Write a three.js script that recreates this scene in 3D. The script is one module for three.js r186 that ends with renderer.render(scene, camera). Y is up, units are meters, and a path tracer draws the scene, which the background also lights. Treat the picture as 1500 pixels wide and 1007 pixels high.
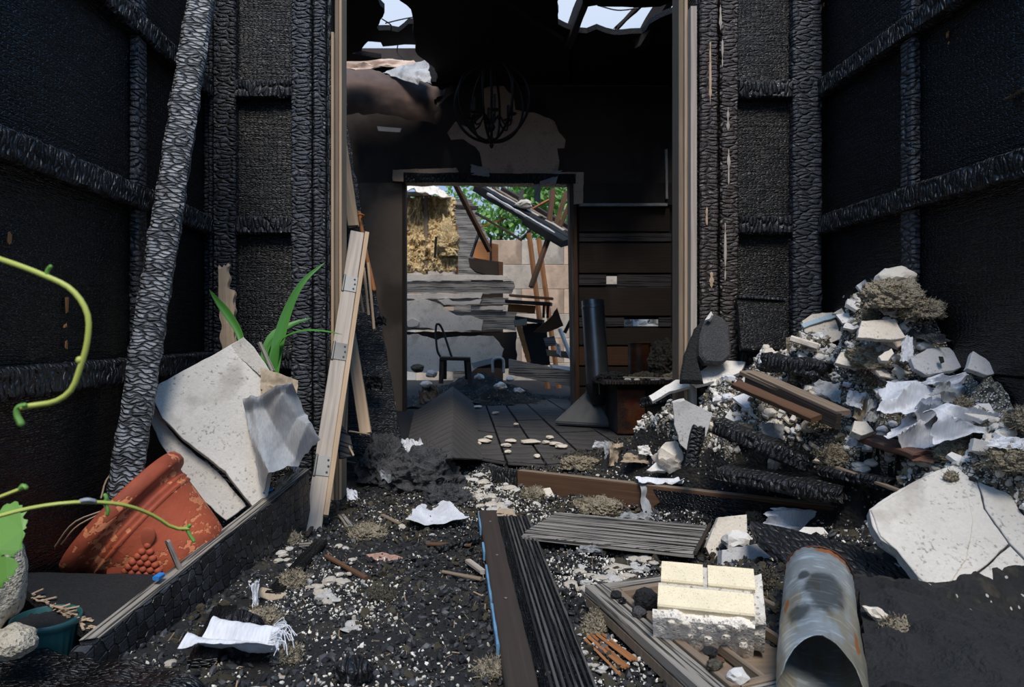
import * as THREE from 'three';
import { mergeGeometries, toCreasedNormals, mergeVertices } from 'three/addons/utils/BufferGeometryUtils.js';

// ------------------------------------------------------------------ camera, sky, sun, exposure
const W = 1500, H = 1007, F = 1050, VX = 695, VY = 485, CY = 0.85;
const scene = new THREE.Scene();
const camera = new THREE.PerspectiveCamera(2 * Math.atan(H / 2 / F) * 180 / Math.PI, W / H, 0.05, 200);
camera.position.set(0, CY, 0);
camera.lookAt(0, CY, -1);
camera.setViewOffset(W, H, W / 2 - VX, H / 2 - VY, W, H);
camera.focus = 2.9; camera.userData.fStop = 6.3;
camera.updateProjectionMatrix();
scene.add(camera);
const renderer = new THREE.WebGLRenderer({ antialias: true });
renderer.toneMapping = THREE.LinearToneMapping;
renderer.toneMappingExposure = 1.3;
renderer.shadowMap.enabled = true;
const SUN_POWER = 2.7, SKY_POWER = 1.0;
const sun = new THREE.DirectionalLight(0xfff6ea, SUN_POWER);
sun.position.set(0.1, 9, 3.1);
sun.target.position.set(0, 0, -3);
sun.castShadow = true;
sun.shadow.radius = 40;                                   // the sun stands behind thin cloud
sun.shadow.mapSize.set(2048, 2048);
Object.assign(sun.shadow.camera, { left: -9, right: 9, top: 14, bottom: -10, near: 0.5, far: 40 });
scene.add(sun, sun.target);

// ------------------------------------------------------------------ seeded randomness and noise
function rng(seed) { let a = seed >>> 0; return () => { a = (a + 0x6D2B79F5) | 0; let t = Math.imul(a ^ (a >>> 15), 1 | a); t = (t + Math.imul(t ^ (t >>> 7), 61 | t)) ^ t; return ((t ^ (t >>> 14)) >>> 0) / 4294967296; }; }
function hash(x, y, z) { let h = Math.imul(x, 374761393) ^ Math.imul(y, 668265263) ^ Math.imul(z, 2147483647 ^ 0x5bd1e995); h = Math.imul(h ^ (h >>> 13), 1274126177); h ^= h >>> 16; h = Math.imul(h, 0x45d9f3b); return ((h ^ (h >>> 15)) >>> 0) / 4294967296; }
const sm = (t) => t * t * (3 - 2 * t), mix = (a, b, t) => a + (b - a) * t, clamp = (x, a = 0, b = 1) => Math.min(b, Math.max(a, x));
const sstep = (a, b, x) => sm(clamp((x - a) / (b - a)));
function n3(x, y, z = 0) {
  const i = Math.floor(x), j = Math.floor(y), k = Math.floor(z), u = sm(x - i), v = sm(y - j), w = sm(z - k);
  const L = (dk) => mix(mix(hash(i, j, k + dk), hash(i + 1, j, k + dk), u), mix(hash(i, j + 1, k + dk), hash(i + 1, j + 1, k + dk), u), v);
  return mix(L(0), L(1), w);
}
function fbm(x, y, z = 0, o = 4) { let s = 0, a = 0.5, t = 0; for (let i = 0; i < o; i++) { s += a * n3(x, y, z + i * 17); t += a; a *= 0.5; x *= 2.03; y *= 2.03; z *= 2.03; } return s / t; }
const mod = (a, n) => ((a % n) + n) % n;
function pn(x, y, px, py, s) { const i = Math.floor(x), j = Math.floor(y), u = sm(x - i), v = sm(y - j), h = (a, b) => hash(mod(a, px), mod(b, py), s); return mix(mix(h(i, j), h(i + 1, j), u), mix(h(i, j + 1), h(i + 1, j + 1), u), v); }
function pf(x, y, px, py, s, o = 4) { let r = 0, a = 0.5, t = 0; for (let i = 0; i < o; i++) { r += a * pn(x * px, y * py, px, py, s + i); t += a; a *= 0.55; px *= 2; py *= 2; } return r / t; }   // x, y in 0..1, tiles
function cells(x, y, px, py, s, jit = 0.8) {             // tiling cellular noise: [nearest, second, id]
  x *= px; y *= py; const i = Math.floor(x), j = Math.floor(y); let f1 = 9, f2 = 9, id = 0;
  for (let a = -1; a < 2; a++) for (let b = -1; b < 2; b++) {
    const ci = mod(i + a, px), cj = mod(j + b, py), dx = i + a + 0.5 + (hash(ci, cj, s) - 0.5) * jit - x, dy = j + b + 0.5 + (hash(ci, cj, s + 7) - 0.5) * jit - y, d = Math.sqrt(dx * dx + dy * dy);
    if (d < f1) { f2 = f1; f1 = d; id = hash(ci, cj, s + 3); } else if (d < f2) f2 = d;
  }
  return [f1, f2, id];
}

// ------------------------------------------------------------------ textures
const toS = (l) => { l = clamp(l); return 255 * (l <= 0.0031308 ? 12.92 * l : 1.055 * Math.pow(l, 1 / 2.4) - 0.055); };
function tex(n, size, fn) {                              // fn(u, v) -> [r, g, b, height, roughness], colours linear
  const c = new Uint8Array(n * n * 4), b = new Uint8Array(n * n * 4), r = new Uint8Array(n * n * 4); let hasR = false;
  for (let j = 0; j < n; j++) for (let i = 0; i < n; i++) {
    const o = (j * n + i) * 4, q = fn((i + 0.5) / n, (j + 0.5) / n);
    c[o] = toS(q[0]); c[o + 1] = toS(q[1]); c[o + 2] = toS(q[2]); b[o] = b[o + 1] = b[o + 2] = 255 * clamp(q[3]); c[o + 3] = b[o + 3] = r[o + 3] = 255;
    if (q[4] !== undefined) { hasR = true; r[o] = r[o + 1] = r[o + 2] = 255 * clamp(q[4]); }
  }
  const mk = (d, s) => { const t = new THREE.DataTexture(d, n, n); t.wrapS = t.wrapT = THREE.RepeatWrapping; t.magFilter = THREE.LinearFilter; t.minFilter = THREE.LinearMipmapLinearFilter; t.generateMipmaps = true; t.repeat.set(1 / size[0], 1 / size[1]); if (s) t.colorSpace = THREE.SRGBColorSpace; t.needsUpdate = true; return t; };
  return { map: mk(c, true), bumpMap: mk(b, false), ...(hasR ? { roughnessMap: mk(r, false) } : {}) };
}
const T = {};
// alligatored char: u runs along the timber, v across it; blocks long across, short along
T.gator = tex(512, [0.48, 0.36], (u, v) => {
  const wu = u + 0.02 * (pf(u, v, 6, 6, 11, 3) - 0.5), wv = v + 0.03 * (pf(u, v, 6, 6, 21, 3) - 0.5);
  const [a, b, id] = cells(wu, wv, 24, 6, 5, 0.85), [a2, b2] = cells(wu, wv, 60, 24, 9, 0.9), e = b - a, e2 = b2 - a2;
  const h = sstep(0.02, 0.5, e) * (0.55 + 0.45 * Math.sqrt(clamp(1 - a * a))) * (0.8 + 0.2 * sstep(0, 0.2, e2)), f = pf(u, v, 40, 90, 31, 3);
  const k = 0.010 + 0.028 * sstep(0.02, 0.4, e) * (0.55 + 0.7 * id) + 0.008 * (f - 0.5);
  return [k * 0.94, k, k * 1.16, h * 0.92 + f * 0.08, 0.5 - 0.18 * h];
});
T.post = tex(512, [0.36, 0.36], (u, v) => {
  const wu = u + 0.03 * (pf(u, v, 6, 6, 11, 3) - 0.5), wv = v + 0.03 * (pf(u, v, 6, 6, 21, 3) - 0.5), [a, b, id] = cells(wu, wv, 26, 8, 5, 0.9), e = b - a, p = pf(u, v, 5, 5, 61, 4), f = pf(u, v, 60, 60, 31, 3);
  const h = sstep(0, 0.4, e), k = 0.03 + 0.34 * h * sstep(0.2, 0.8, p * 0.6 + id * 0.25 + f * 0.3);
  return [k * 0.97, k, k * 1.04, h * 0.85 + f * 0.15];
});
// fine crackle of a charred sheet, lines running along u
T.crackle = tex(512, [0.5, 0.5], (u, v) => {
  const wv = v + 0.012 * (pf(u, v, 5, 5, 3, 3) - 0.5); const [a, b, id] = cells(u, wv, 22, 74, 4, 0.9), g = pf(u, v, 10, 120, 8, 3), p = pf(u, v, 4, 5, 77, 4);
  const ln = sstep(0.38, 0.62, pf(u, wv, 5, 84, 18, 2)), h = sstep(0, 0.35, b - a) * 0.45 + 0.15 * g + 0.4 * ln, k = 0.002 + 0.022 * h * (0.3 + id) * (0.3 + 0.7 * ln) * (0.15 + 1.9 * p * p);
  return [k, k, k * 1.14, h, 0.66];
});
// square-cut char blocks of a heavy board, in rows along u
T.block = tex(512, [0.6, 0.3], (u, v) => {
  const wv = v + 0.02 * (pf(u, v, 5, 4, 3, 3) - 0.5), wu = u + 0.02 * (pf(u, v, 8, 10, 13, 3) - 0.5), [a, b, id] = cells(wu, wv, 15, 8, 6, 0.45), e = b - a, f = pf(u, v, 60, 60, 31, 3), p = pf(u, v, 4, 3, 71, 4), [c2, d2] = cells(wu, wv, 60, 26, 8, 0.9);
  const h = sstep(0.015, 0.14, e) * (0.75 + 0.25 * id), g = sstep(0, 0.2, d2 - c2);
  const k = 0.005 + 0.036 * h * (0.35 + 0.9 * id) * (0.55 + 0.8 * p) * (0.85 + 0.15 * g) + 0.01 * (f - 0.5);
  return [k * 0.94, k, k * 1.16, h * 0.85 + 0.1 * f + 0.05 * g, 0.36 + 0.2 * id];
});
// rough black ash and char for the ground
T.ash = tex(1024, [1.3, 1.3], (u, v) => {
  const p = pf(u, v, 7, 7, 3, 5), q = pf(u, v, 60, 60, 9, 3), [a, b, id] = cells(u, v, 90, 90, 5, 0.9), [a3, , id3] = cells(u, v, 46, 46, 15, 0.9);
  let k = 0.005 + 0.024 * q * p, r = k, g = k * 0.97, bl = k * 0.98, h = 0.3 * p + 0.3 * q + 0.4 * (1 - a);
  const ochre = sstep(0.55, 0.72, pf(u, v, 23, 23, 44, 4)) * 0.4; r = mix(r, 0.085 * (0.4 + q), ochre); g = mix(g, 0.072 * (0.4 + q), ochre); bl = mix(bl, 0.045 * (0.4 + q), ochre);
  const wz = pf(u, v, 6, 6, 64, 3), wh = id > 0.95 - 0.2 * sstep(0.5, 0.8, wz) && a < 0.3 ? 1 : 0;
  if (wh) { const s = 0.25 + 0.4 * q; r = s; g = s * 0.95; bl = s * 0.87; h = 0.95; }
  return [r, g, bl, h];
});
// neutral wood grain along u, tinted by the material
T.grain = tex(512, [0.9, 0.28], (u, v) => {
  const w = v + 0.05 * (pf(u, v, 2, 3, 5, 3) - 0.5), g = pf(u, w, 3, 60, 8, 3), r = 0.5 + 0.5 * Math.sin(2 * Math.PI * (w * 9 + 1.3 * pf(u, v, 2, 2, 9, 2))), p = pf(u, v, 5, 5, 55, 4);
  const k = 0.55 + 0.28 * g + 0.1 * r + 0.22 * (p - 0.5);
  return [k, k, k, 0.6 * g + 0.2 * r + 0.2];
});
// weathered board with dark gaps of grain
T.weather = tex(512, [0.7, 0.22], (u, v) => {
  const w = v + 0.03 * (pf(u, v, 2, 3, 5, 3) - 0.5), g = pf(u, w, 3, 46, 18, 4), p = pf(u, v, 5, 4, 35, 4), s = sstep(0.33, 0.5, g);
  const k = mix(0.06, 0.62 + 0.3 * p, s); return [k, k * 0.97, k * 0.93, s * 0.8 + 0.2 * g];
});
// plasterboard face: near white with grey fibre specks
T.plaster = tex(512, [0.5, 0.5], (u, v) => {
  const p = pf(u, v, 4, 4, 3, 5), q = pf(u, v, 80, 80, 5, 3), s = sstep(0.62, 0.8, pf(u, v, 50, 50, 25, 3)) * sstep(0.3, 0.6, pf(u, v, 6, 6, 35, 3));
  const st = sstep(0.56, 0.75, pf(u, v, 3, 3, 83, 5)); const k = (0.78 + 0.22 * p - 0.14 * (q - 0.5)) * (1 - 0.5 * s) * (1 - 0.28 * st);
  return [k, k * (0.975 - 0.02 * st), k * (0.94 - 0.04 * st), 0.5 * p + 0.4 * q];
});
// sooted wall
T.soot = tex(512, [1.6, 1.6], (u, v) => {
  const p = pf(u, v, 3, 3, 3, 5), q = pf(u, v, 40, 40, 5, 3), s = sstep(0.45, 0.7, pf(u, v, 4, 3, 25, 5));
  const k = (0.6 + 0.6 * p + 0.12 * (q - 0.5)) * (1 - 0.45 * s); return [k, k, k, 0.5 * q + 0.5 * p];
});
// galvanised sheet, heat stained
T.metal = tex(512, [0.5, 0.5], (u, v) => {
  const p = pf(u, v, 3, 4, 3, 5), q = pf(u, v, 60, 60, 5, 3), [, , id] = cells(u, v, 26, 26, 8, 0.9), st = sstep(0.46, 0.6, pf(u, v, 3, 5, 25, 4)), ru = sstep(0.70, 0.8, pf(u, v, 4, 4, 45, 5)), bk = sstep(0.5, 0.66, pf(u, v, 3, 3, 65, 5));
  let k = 0.16 + 0.34 * p * p + 0.07 * id, r = k * 0.95, g = k * 1.02, b = k * 1.06;
  r = mix(r, 0.26, st * 0.7); g = mix(g, 0.235, st * 0.7); b = mix(b, 0.17, st * 0.7); r = mix(r, 0.22, ru); g = mix(g, 0.085, ru); b = mix(b, 0.03, ru);
  const d = 1 - 0.82 * bk * (0.5 + q * 0.7); return [r * d, g * d, b * d, 0.5 * q + 0.5 * p, 0.36 + 0.3 * ru + 0.2 * bk + 0.12 * p];
});
T.duct = tex(512, [0.6, 0.528], (u, v) => {
  const p = pf(u, v, 4, 4, 3, 5), q = pf(u, v, 60, 60, 5, 3), vv = v > 0.5 ? v - 1 : v, sw = pf(u + v * 0.35, v, 3, 9, 25, 4), sc = sstep(0.55, 0.75, pf(u, v, 70, 14, 35, 3));
  let k = 0.22 + 0.16 * p + 0.05 * q, r = k * 0.9, g = k, b = k * 1.04; const st = sstep(0.48, 0.62, sw) * sstep(0.2, 0.5, u); r = mix(r, 0.24, st * 0.7); g = mix(g, 0.205, st * 0.7); b = mix(b, 0.13, st * 0.7);
  const g2 = (a, c, w, h) => Math.exp(-(((u - a) / w) ** 2) - ((vv - c) / h) ** 2), nz = pf(u, v, 9, 12, 91, 4), so = sstep(0.22, 0.62, Math.max(g2(0.45, -0.02, 0.2, 0.09), 0.8 * g2(0.3, 0.07, 0.05, 0.035), 0.8 * g2(0.62, 0.1, 0.12, 0.07)) * (0.1 + 1.6 * nz)) * 0.9, ru = sstep(0.3, 0.5, Math.max(g2(0.52, 0.16, 0.07, 0.02), g2(0.02, -0.1, 0.03, 0.12), 0.8 * g2(0.75, -0.15, 0.1, 0.02)) * (0.1 + 1.5 * nz)), bl = sstep(0.3, 0.6, g2(0.1, 0.05, 0.04, 0.14) * (0.4 + p));
  r = mix(r, 0.3, ru); g = mix(g, 0.11, ru); b = mix(b, 0.035, ru); r = mix(r, 0.4, bl * 0.6); g = mix(g, 0.47, bl * 0.6); b = mix(b, 0.52, bl * 0.6); const d = (1 - 0.85 * so) * (1 + 0.5 * sc * (1 - ru)); return [r * d, g * d, b * d, 0.5 * q + 0.5 * p, 0.38 + 0.25 * ru + 0.15 * so + 0.12 * p];
});
// plaster rubble, wool and char mixed
T.rubble = tex(768, [0.7, 0.7], (u, v) => {
  const q = pf(u, v, 60, 60, 9, 3), p = pf(u, v, 6, 6, 19, 4), [a, b, id] = cells(u, v, 56, 56, 5, 0.95), [a2, b2, id2] = cells(u, v, 120, 120, 25, 0.95), s = p * 0.9 + id * 0.5;
  let c = [0.02, 0.019, 0.019], h = 0.2; const e = sstep(0.03, 0.2, b - a), e2 = sstep(0.03, 0.2, b2 - a2);
  if (s > 0.84) { const k = (0.12 + 0.28 * id) * (0.5 + 1.0 * q) * e; c = [k, k * 0.96, k * 0.9]; h = 0.4 + 0.6 * e; } else if (id2 > 0.72) { const k = (0.2 + 0.4 * id2) * e2; c = [k, k * 0.96, k * 0.9]; h = 0.5 + 0.3 * e2; } else if (s > 0.52) { const k = 0.06 + 0.14 * q; c = [k, k * 0.87, k * 0.62]; h = 0.2 + 0.5 * q; }
  return [...c, h];
});
T.terra = tex(512, [0.5, 0.5], (u, v) => {
  const p = pf(u, v, 4, 4, 3, 5), q = pf(u, v, 50, 50, 5, 3), fl = sstep(0.59, 0.62, pf(u, v, 24, 30, 25, 4) * 0.6 + 0.4 * pf(u, v, 4, 4, 26, 2)), dk = sstep(0.5, 0.75, pf(u, v, 3, 3, 45, 5));
  let r = 0.33 + 0.14 * p, g = 0.058 + 0.04 * p, b = 0.024 + 0.014 * p; const d = 1 - 0.3 * dk; r *= d; g *= d; b *= d;
  r = mix(r, 0.62, fl); g = mix(g, 0.21, fl); b = mix(b, 0.09, fl);
  return [r, g, b, 0.5 * p + 0.2 * q + 0.3 * (1 - fl)];
});
T.mortar = tex(512, [0.3, 0.3], (u, v) => {
  const p = pf(u, v, 5, 5, 3, 5), q = pf(u, v, 70, 70, 5, 3), [a, , id] = cells(u, v, 34, 34, 8, 0.9), pit = id > 0.8 && a < 0.3 ? 1 : 0;
  const k = (0.7 + 0.4 * p + 0.25 * (q - 0.5)) * (1 - 0.35 * pit); return [k, k * 0.98, k * 0.94, clamp(0.5 * p + 0.5 * q - 0.5 * pit)];
});
T.brick = tex(512, [0.25, 0.25], (u, v) => {
  const p = pf(u, v, 5, 5, 3, 4), q = pf(u, v, 90, 90, 5, 3), [a, , id] = cells(u, v, 60, 60, 8, 0.9), sp = id > 0.86 && a < 0.28 ? 1 : 0;
  const k = (0.86 + 0.16 * p + 0.2 * (q - 0.5)) * (1 - 0.3 * sp); return [k, k * (0.99 - 0.06 * sp), k * (0.97 - 0.12 * sp), 0.5 * q + 0.3 * p];
});
T.fuzz = tex(512, [0.25, 0.25], (u, v) => {
  const p = pf(u, v, 6, 6, 3, 5), q = pf(u, v, 40, 40, 5, 4), r = Math.abs(2 * pf(u, v, 18, 18, 15, 4) - 1), k = 0.35 + 0.75 * q * (0.5 + p) + 0.3 * r;
  return [k, k, k, clamp(0.5 * q + 0.8 * r)];
});
T.fleck = tex(512, [0.3, 0.3], (u, v) => { const q = pf(u, v, 110, 110, 5, 2), p = pf(u, v, 6, 6, 2, 4), k = 0.4 + 1.1 * sstep(0.5, 0.75, q) + 0.3 * p; return [k, k, k, q]; });
T.cloth = tex(512, [0.4, 0.4], (u, v) => { const p = pf(u, v, 4, 4, 3, 5), q = pf(u, v, 120, 30, 5, 3), k = 0.75 + 0.3 * p + 0.3 * (q - 0.5); return [k, k, k, 0.6 * q + 0.4 * p]; });

function mat(t, color, o = {}) {
  const { rgb, bump = 0.002, ...rest } = o, m = new THREE.MeshStandardMaterial({ roughness: 0.9, ...(t || {}), ...(t ? { bumpScale: bump } : {}), ...rest });
  if (Array.isArray(color)) m.color.setRGB(...color); else m.color.set(color);
  if (t && t.roughnessMap && rest.roughness === undefined) m.roughness = 1;
  return m;
}
const M = {
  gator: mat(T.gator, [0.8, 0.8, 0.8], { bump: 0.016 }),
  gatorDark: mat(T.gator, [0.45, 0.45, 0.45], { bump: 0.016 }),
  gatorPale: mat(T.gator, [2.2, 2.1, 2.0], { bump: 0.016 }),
  crackle: mat(T.crackle, [0.31, 0.31, 0.34], { bump: 0.006, roughness: 0.55 }),
  block: mat(T.block, [1, 1, 1], { bump: 0.014 }),
  post: mat(T.post, [1, 1, 1], { bump: 0.018, roughness: 0.55 }),
  rubble: mat(T.rubble, [1, 1, 1], { bump: 0.02 }),
  gatorLit: mat(T.gator, [1.5, 1.55, 1.65], { bump: 0.016 }),  // brighter, bluer copy of gator; sky sheen is put into its colour
  ash: mat(T.ash, [0.7, 0.7, 0.7], { bump: 0.016 }),
  black: mat(T.fuzz, [0.012, 0.012, 0.013], { bump: 0.006 }),
  charBrown: mat(T.gator, [1.6, 1.1, 0.85], { bump: 0.01 }),
  pine: mat(T.grain, [0.60, 0.43, 0.28], { bump: 0.0012 }),
  pineGrey: mat(T.grain, [0.52, 0.45, 0.38], { bump: 0.0012 }),
  pineDull: mat(T.grain, [0.27, 0.20, 0.14], { bump: 0.0012 }),
  orange: mat(T.grain, [0.42, 0.17, 0.055], { bump: 0.0012 }),
  brown: mat(T.grain, [0.13, 0.062, 0.03], { bump: 0.0015 }),
  darkWood: mat(T.grain, [0.045, 0.03, 0.022], { bump: 0.0015 }),
  greyBoard: mat(T.weather, [0.34, 0.32, 0.30], { bump: 0.004 }),
  rail: mat(T.weather, [0.10, 0.095, 0.095], { bump: 0.004 }),
  edgeWood: mat(T.weather, [0.36, 0.33, 0.29], { bump: 0.002 }),
  slab: mat(T.plaster, [0.60, 0.575, 0.535], { bump: 0.004 }),
  plaster: mat(T.plaster, [0.76, 0.745, 0.725], { bump: 0.003 }),
  plasterWarm: mat(T.plaster, [0.74, 0.675, 0.585], { bump: 0.003 }),
  plasterGrey: mat(T.plaster, [0.52, 0.52, 0.53], { bump: 0.003 }),
  paper: mat(T.cloth, [0.72, 0.73, 0.77], { bump: 0.001 }),
  paperGrey: mat(T.cloth, [0.33, 0.34, 0.35], { bump: 0.001 }),
  cardboard: mat(T.cloth, [0.42, 0.33, 0.23], { bump: 0.001 }),
  soot: mat(T.soot, [0.17, 0.135, 0.108], { bump: 0.003 }),
  sootDark: mat(T.soot, [0.062, 0.048, 0.042], { bump: 0.003 }),
  sootPale: mat(T.plaster, [0.72, 0.54, 0.43], { bump: 0.004 }),
  metal: mat(T.duct, [1, 1, 1], { bump: 0.0012, metalness: 0.45 }),
  steel: mat(T.soot, [0.22, 0.235, 0.25], { bump: 0.0006, metalness: 0.8, roughness: 0.32 }),
  steelDull: mat(T.soot, [0.20, 0.195, 0.185], { bump: 0.0008, metalness: 0.5, roughness: 0.5 }),
  rust: mat(T.metal, [0.42, 0.14, 0.06], { bump: 0.003, roughness: 0.85 }),
  terra: mat(T.terra, [1, 1, 1], { bump: 0.004, roughness: 0.75 }),
  terraPlain: mat(T.soot, [0.42, 0.085, 0.036], { bump: 0.003, roughness: 0.75 }),
  mortar: mat(T.mortar, [0.64, 0.60, 0.54], { bump: 0.008 }),
  charDull: mat(T.gator, [0.3, 0.3, 0.3], { bump: 0.016, roughness: 0.9 }),
  brick: mat(T.brick, [0.80, 0.69, 0.48], { bump: 0.0015 }),
  wool: mat(T.fuzz, [0.34, 0.285, 0.20], { bump: 0.012 }),
  woolDark: mat(T.fuzz, [0.10, 0.085, 0.06], { bump: 0.012 }),
  sootBrown: mat(T.soot, [0.15, 0.097, 0.078], { bump: 0.003 }), mortarBed: mat(T.mortar, [0.86, 0.80, 0.72], { bump: 0.008 }),  // mortarBed: lighter mortar, bounce light on the shaded face put into its colour
  batt: mat(T.fuzz, [1.3, 1.0, 0.54], { bump: 0.03 }),
  fleck: mat(T.fleck, [0.07, 0.07, 0.075], { bump: 0.004 }),
  vine: mat(null, [0.40, 0.43, 0.08], { roughness: 0.5 }),
  leaf: mat(null, [0.055, 0.2, 0.03], { roughness: 0.42 }),
  leafPale: mat(null, [0.12, 0.27, 0.045], { roughness: 0.5 }),
  teal: mat(T.soot, [0.025, 0.115, 0.115], { bump: 0.001, roughness: 0.45 }),
  stucco: mat(T.mortar, [0.52, 0.47, 0.38], { bump: 0.012 }),
  iron: mat(T.soot, [0.03, 0.026, 0.024], { bump: 0.001, roughness: 0.5, metalness: 0.6 }),
  blue: mat(T.cloth, [0.14, 0.30, 0.46], { bump: 0.001, roughness: 0.6 }),
  paleBlue: mat(T.cloth, [0.42, 0.55, 0.62], { bump: 0.001, roughness: 0.7 }),
  concreteTan: mat(T.soot, [0.66, 0.47, 0.33], { bump: 0.006 }),
  blueTag: mat(null, [0.02, 0.2, 0.55], { roughness: 0.5 }),
  cable: mat(null, [0.02, 0.02, 0.022], { roughness: 0.6 }),
  cord: mat(null, [0.42, 0.13, 0.03], { roughness: 0.6 }),
  backBoard: mat(T.weather, [0.46, 0.43, 0.40], { bump: 0.004 }), backPlaster: mat(T.plaster, [0.86, 0.77, 0.68], { bump: 0.004 }),  // raised colours stand in for the brighter light of the back room
  concrete: mat(T.soot, [0.62, 0.52, 0.42], { bump: 0.006 }),
  bark: mat(T.gator, [2.4, 1.9, 1.4], { bump: 0.012 }),
};
// sky: thin cloud with pale blue between, brightening softly to the zenith
{
  const w = 512, h = 256, d = new Float32Array(w * h * 4);
  for (let j = 0; j < h; j++) for (let i = 0; i < w; i++) {
    const th = (1 - (j + 0.5) / h) * Math.PI, ph = (i + 0.5) / w * 2 * Math.PI, y = Math.cos(th), x = Math.sin(th) * Math.cos(ph), z = Math.sin(th) * Math.sin(ph);
    const e = Math.max(0, y), k = 1 / (0.25 + e), o = (j * w + i) * 4; let c = sstep(0.46, 0.74, fbm(x * k * 1.5 + 9, z * k * 1.5 + 4, 2, 5));
    c = Math.max(c, 1 - sstep(0.05, 0.34, e)); const a = y < 0 ? [0.16, 0.15, 0.14] : [mix(0.13, 0.50, c), mix(0.33, 0.58, c), mix(0.66, 0.72, c)].map((q) => q * (0.72 + 0.75 * e));
    for (let q = 0; q < 3; q++) d[o + q] = a[q] * SKY_POWER;
    d[o + 3] = 1;
  }
  const t = new THREE.DataTexture(d, w, h, THREE.RGBAFormat, THREE.FloatType);
  t.mapping = THREE.EquirectangularReflectionMapping; t.magFilter = THREE.LinearFilter; t.needsUpdate = true;
  scene.background = t; scene.environment = t;
}

// ------------------------------------------------------------------ placing and naming
const V = (x, y, z) => new THREE.Vector3(x, y, z);
const P = (px, py, d) => V((px - VX) / F * d, CY - (py - VY) / F * d, -d);       // a point d metres in front of the camera's plane
const PX = (px, py, x) => P(px, py, x * F / (px - VX));                           // where that sight line meets the plane x
const PY = (px, py, y) => P(px, py, (CY - y) * F / (py - VY));                    // ... and the plane y
const used = new Map();
function numbered(n) { const k = (used.get(n) ?? -1) + 1; used.set(n, k); return k ? n + '_' + String(k).padStart(3, '0') : n; }
function tag(o, label, category, group, kind) { if (label) o.userData.label = label; if (category) o.userData.category = category; if (group) o.userData.group = group; if (kind) o.userData.kind = kind; return o; }
function mesh(name, geo, m, parent) { const o = new THREE.Mesh(geo, m); o.name = name; o.castShadow = o.receiveShadow = true; if (parent) parent.attach(o); return o; }
function put(o, g) {                                       // g: geometry with an own matrix (see fit)
  if (g.userData.at) g.userData.at.decompose(o.position, o.quaternion, o.scale);
  return o;
}
function part(name, geo, m, parent, label) { const o = put(new THREE.Mesh(geo, m), geo); o.name = name; o.castShadow = o.receiveShadow = true; if (label) o.userData.label = label; parent.updateWorldMatrix(true, false); parent.attach(o); return o; }
function one(name, geo, m, label, category, group, kind) { const o = put(mesh(numbered(name), geo, m), geo); scene.add(o); return tag(o, label, category, group, kind); }
function base(name, p, label, category, group, kind) { const o = new THREE.Group(); o.name = numbered(name); if (p) o.position.copy(p); scene.add(o); return tag(o, label, category, group, kind); }
function fit(geo, pos, x, y, z) { geo.userData.at = new THREE.Matrix4().makeBasis(x, y, z).setPosition(pos); return geo; }
function along(geo, A, B, up = V(0, 1, 0)) {               // local x from A to B, local y near up
  const x = B.clone().sub(A).normalize(), z = x.clone().cross(up).normalize(), y = z.clone().cross(x); return fit(geo, A, x, y, z);
}

// ------------------------------------------------------------------ shapes
function boxUV(g) {                                         // uv in metres, each face from its own side
  if (g.index) { const ud = g.userData; g = g.toNonIndexed(); g.userData = ud; }
  const p = g.attributes.position, uv = new Float32Array(p.count * 2), a = V(), b = V(), c = V();
  for (let i = 0; i < p.count; i += 3) {
    a.fromBufferAttribute(p, i); b.fromBufferAttribute(p, i + 1); c.fromBufferAttribute(p, i + 2);
    const n = b.clone().sub(a).cross(c.clone().sub(a)), ax = Math.abs(n.x), ay = Math.abs(n.y), az = Math.abs(n.z);
    [a, b, c].forEach((q, k) => { const o = (i + k) * 2; if (az >= ax && az >= ay) { uv[o] = q.x; uv[o + 1] = q.y; } else if (ay >= ax) { uv[o] = q.x; uv[o + 1] = q.z; } else { uv[o] = q.z; uv[o + 1] = q.y; } });
  }
  g.setAttribute('uv', new THREE.BufferAttribute(uv, 2)); return g;
}
function crease(g, deg = 35) { const ud = g.userData; const r = toCreasedNormals(g.index ? g.toNonIndexed() : g, deg * Math.PI / 180); r.userData = ud; return r; }
let SEED = 1;
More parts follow.
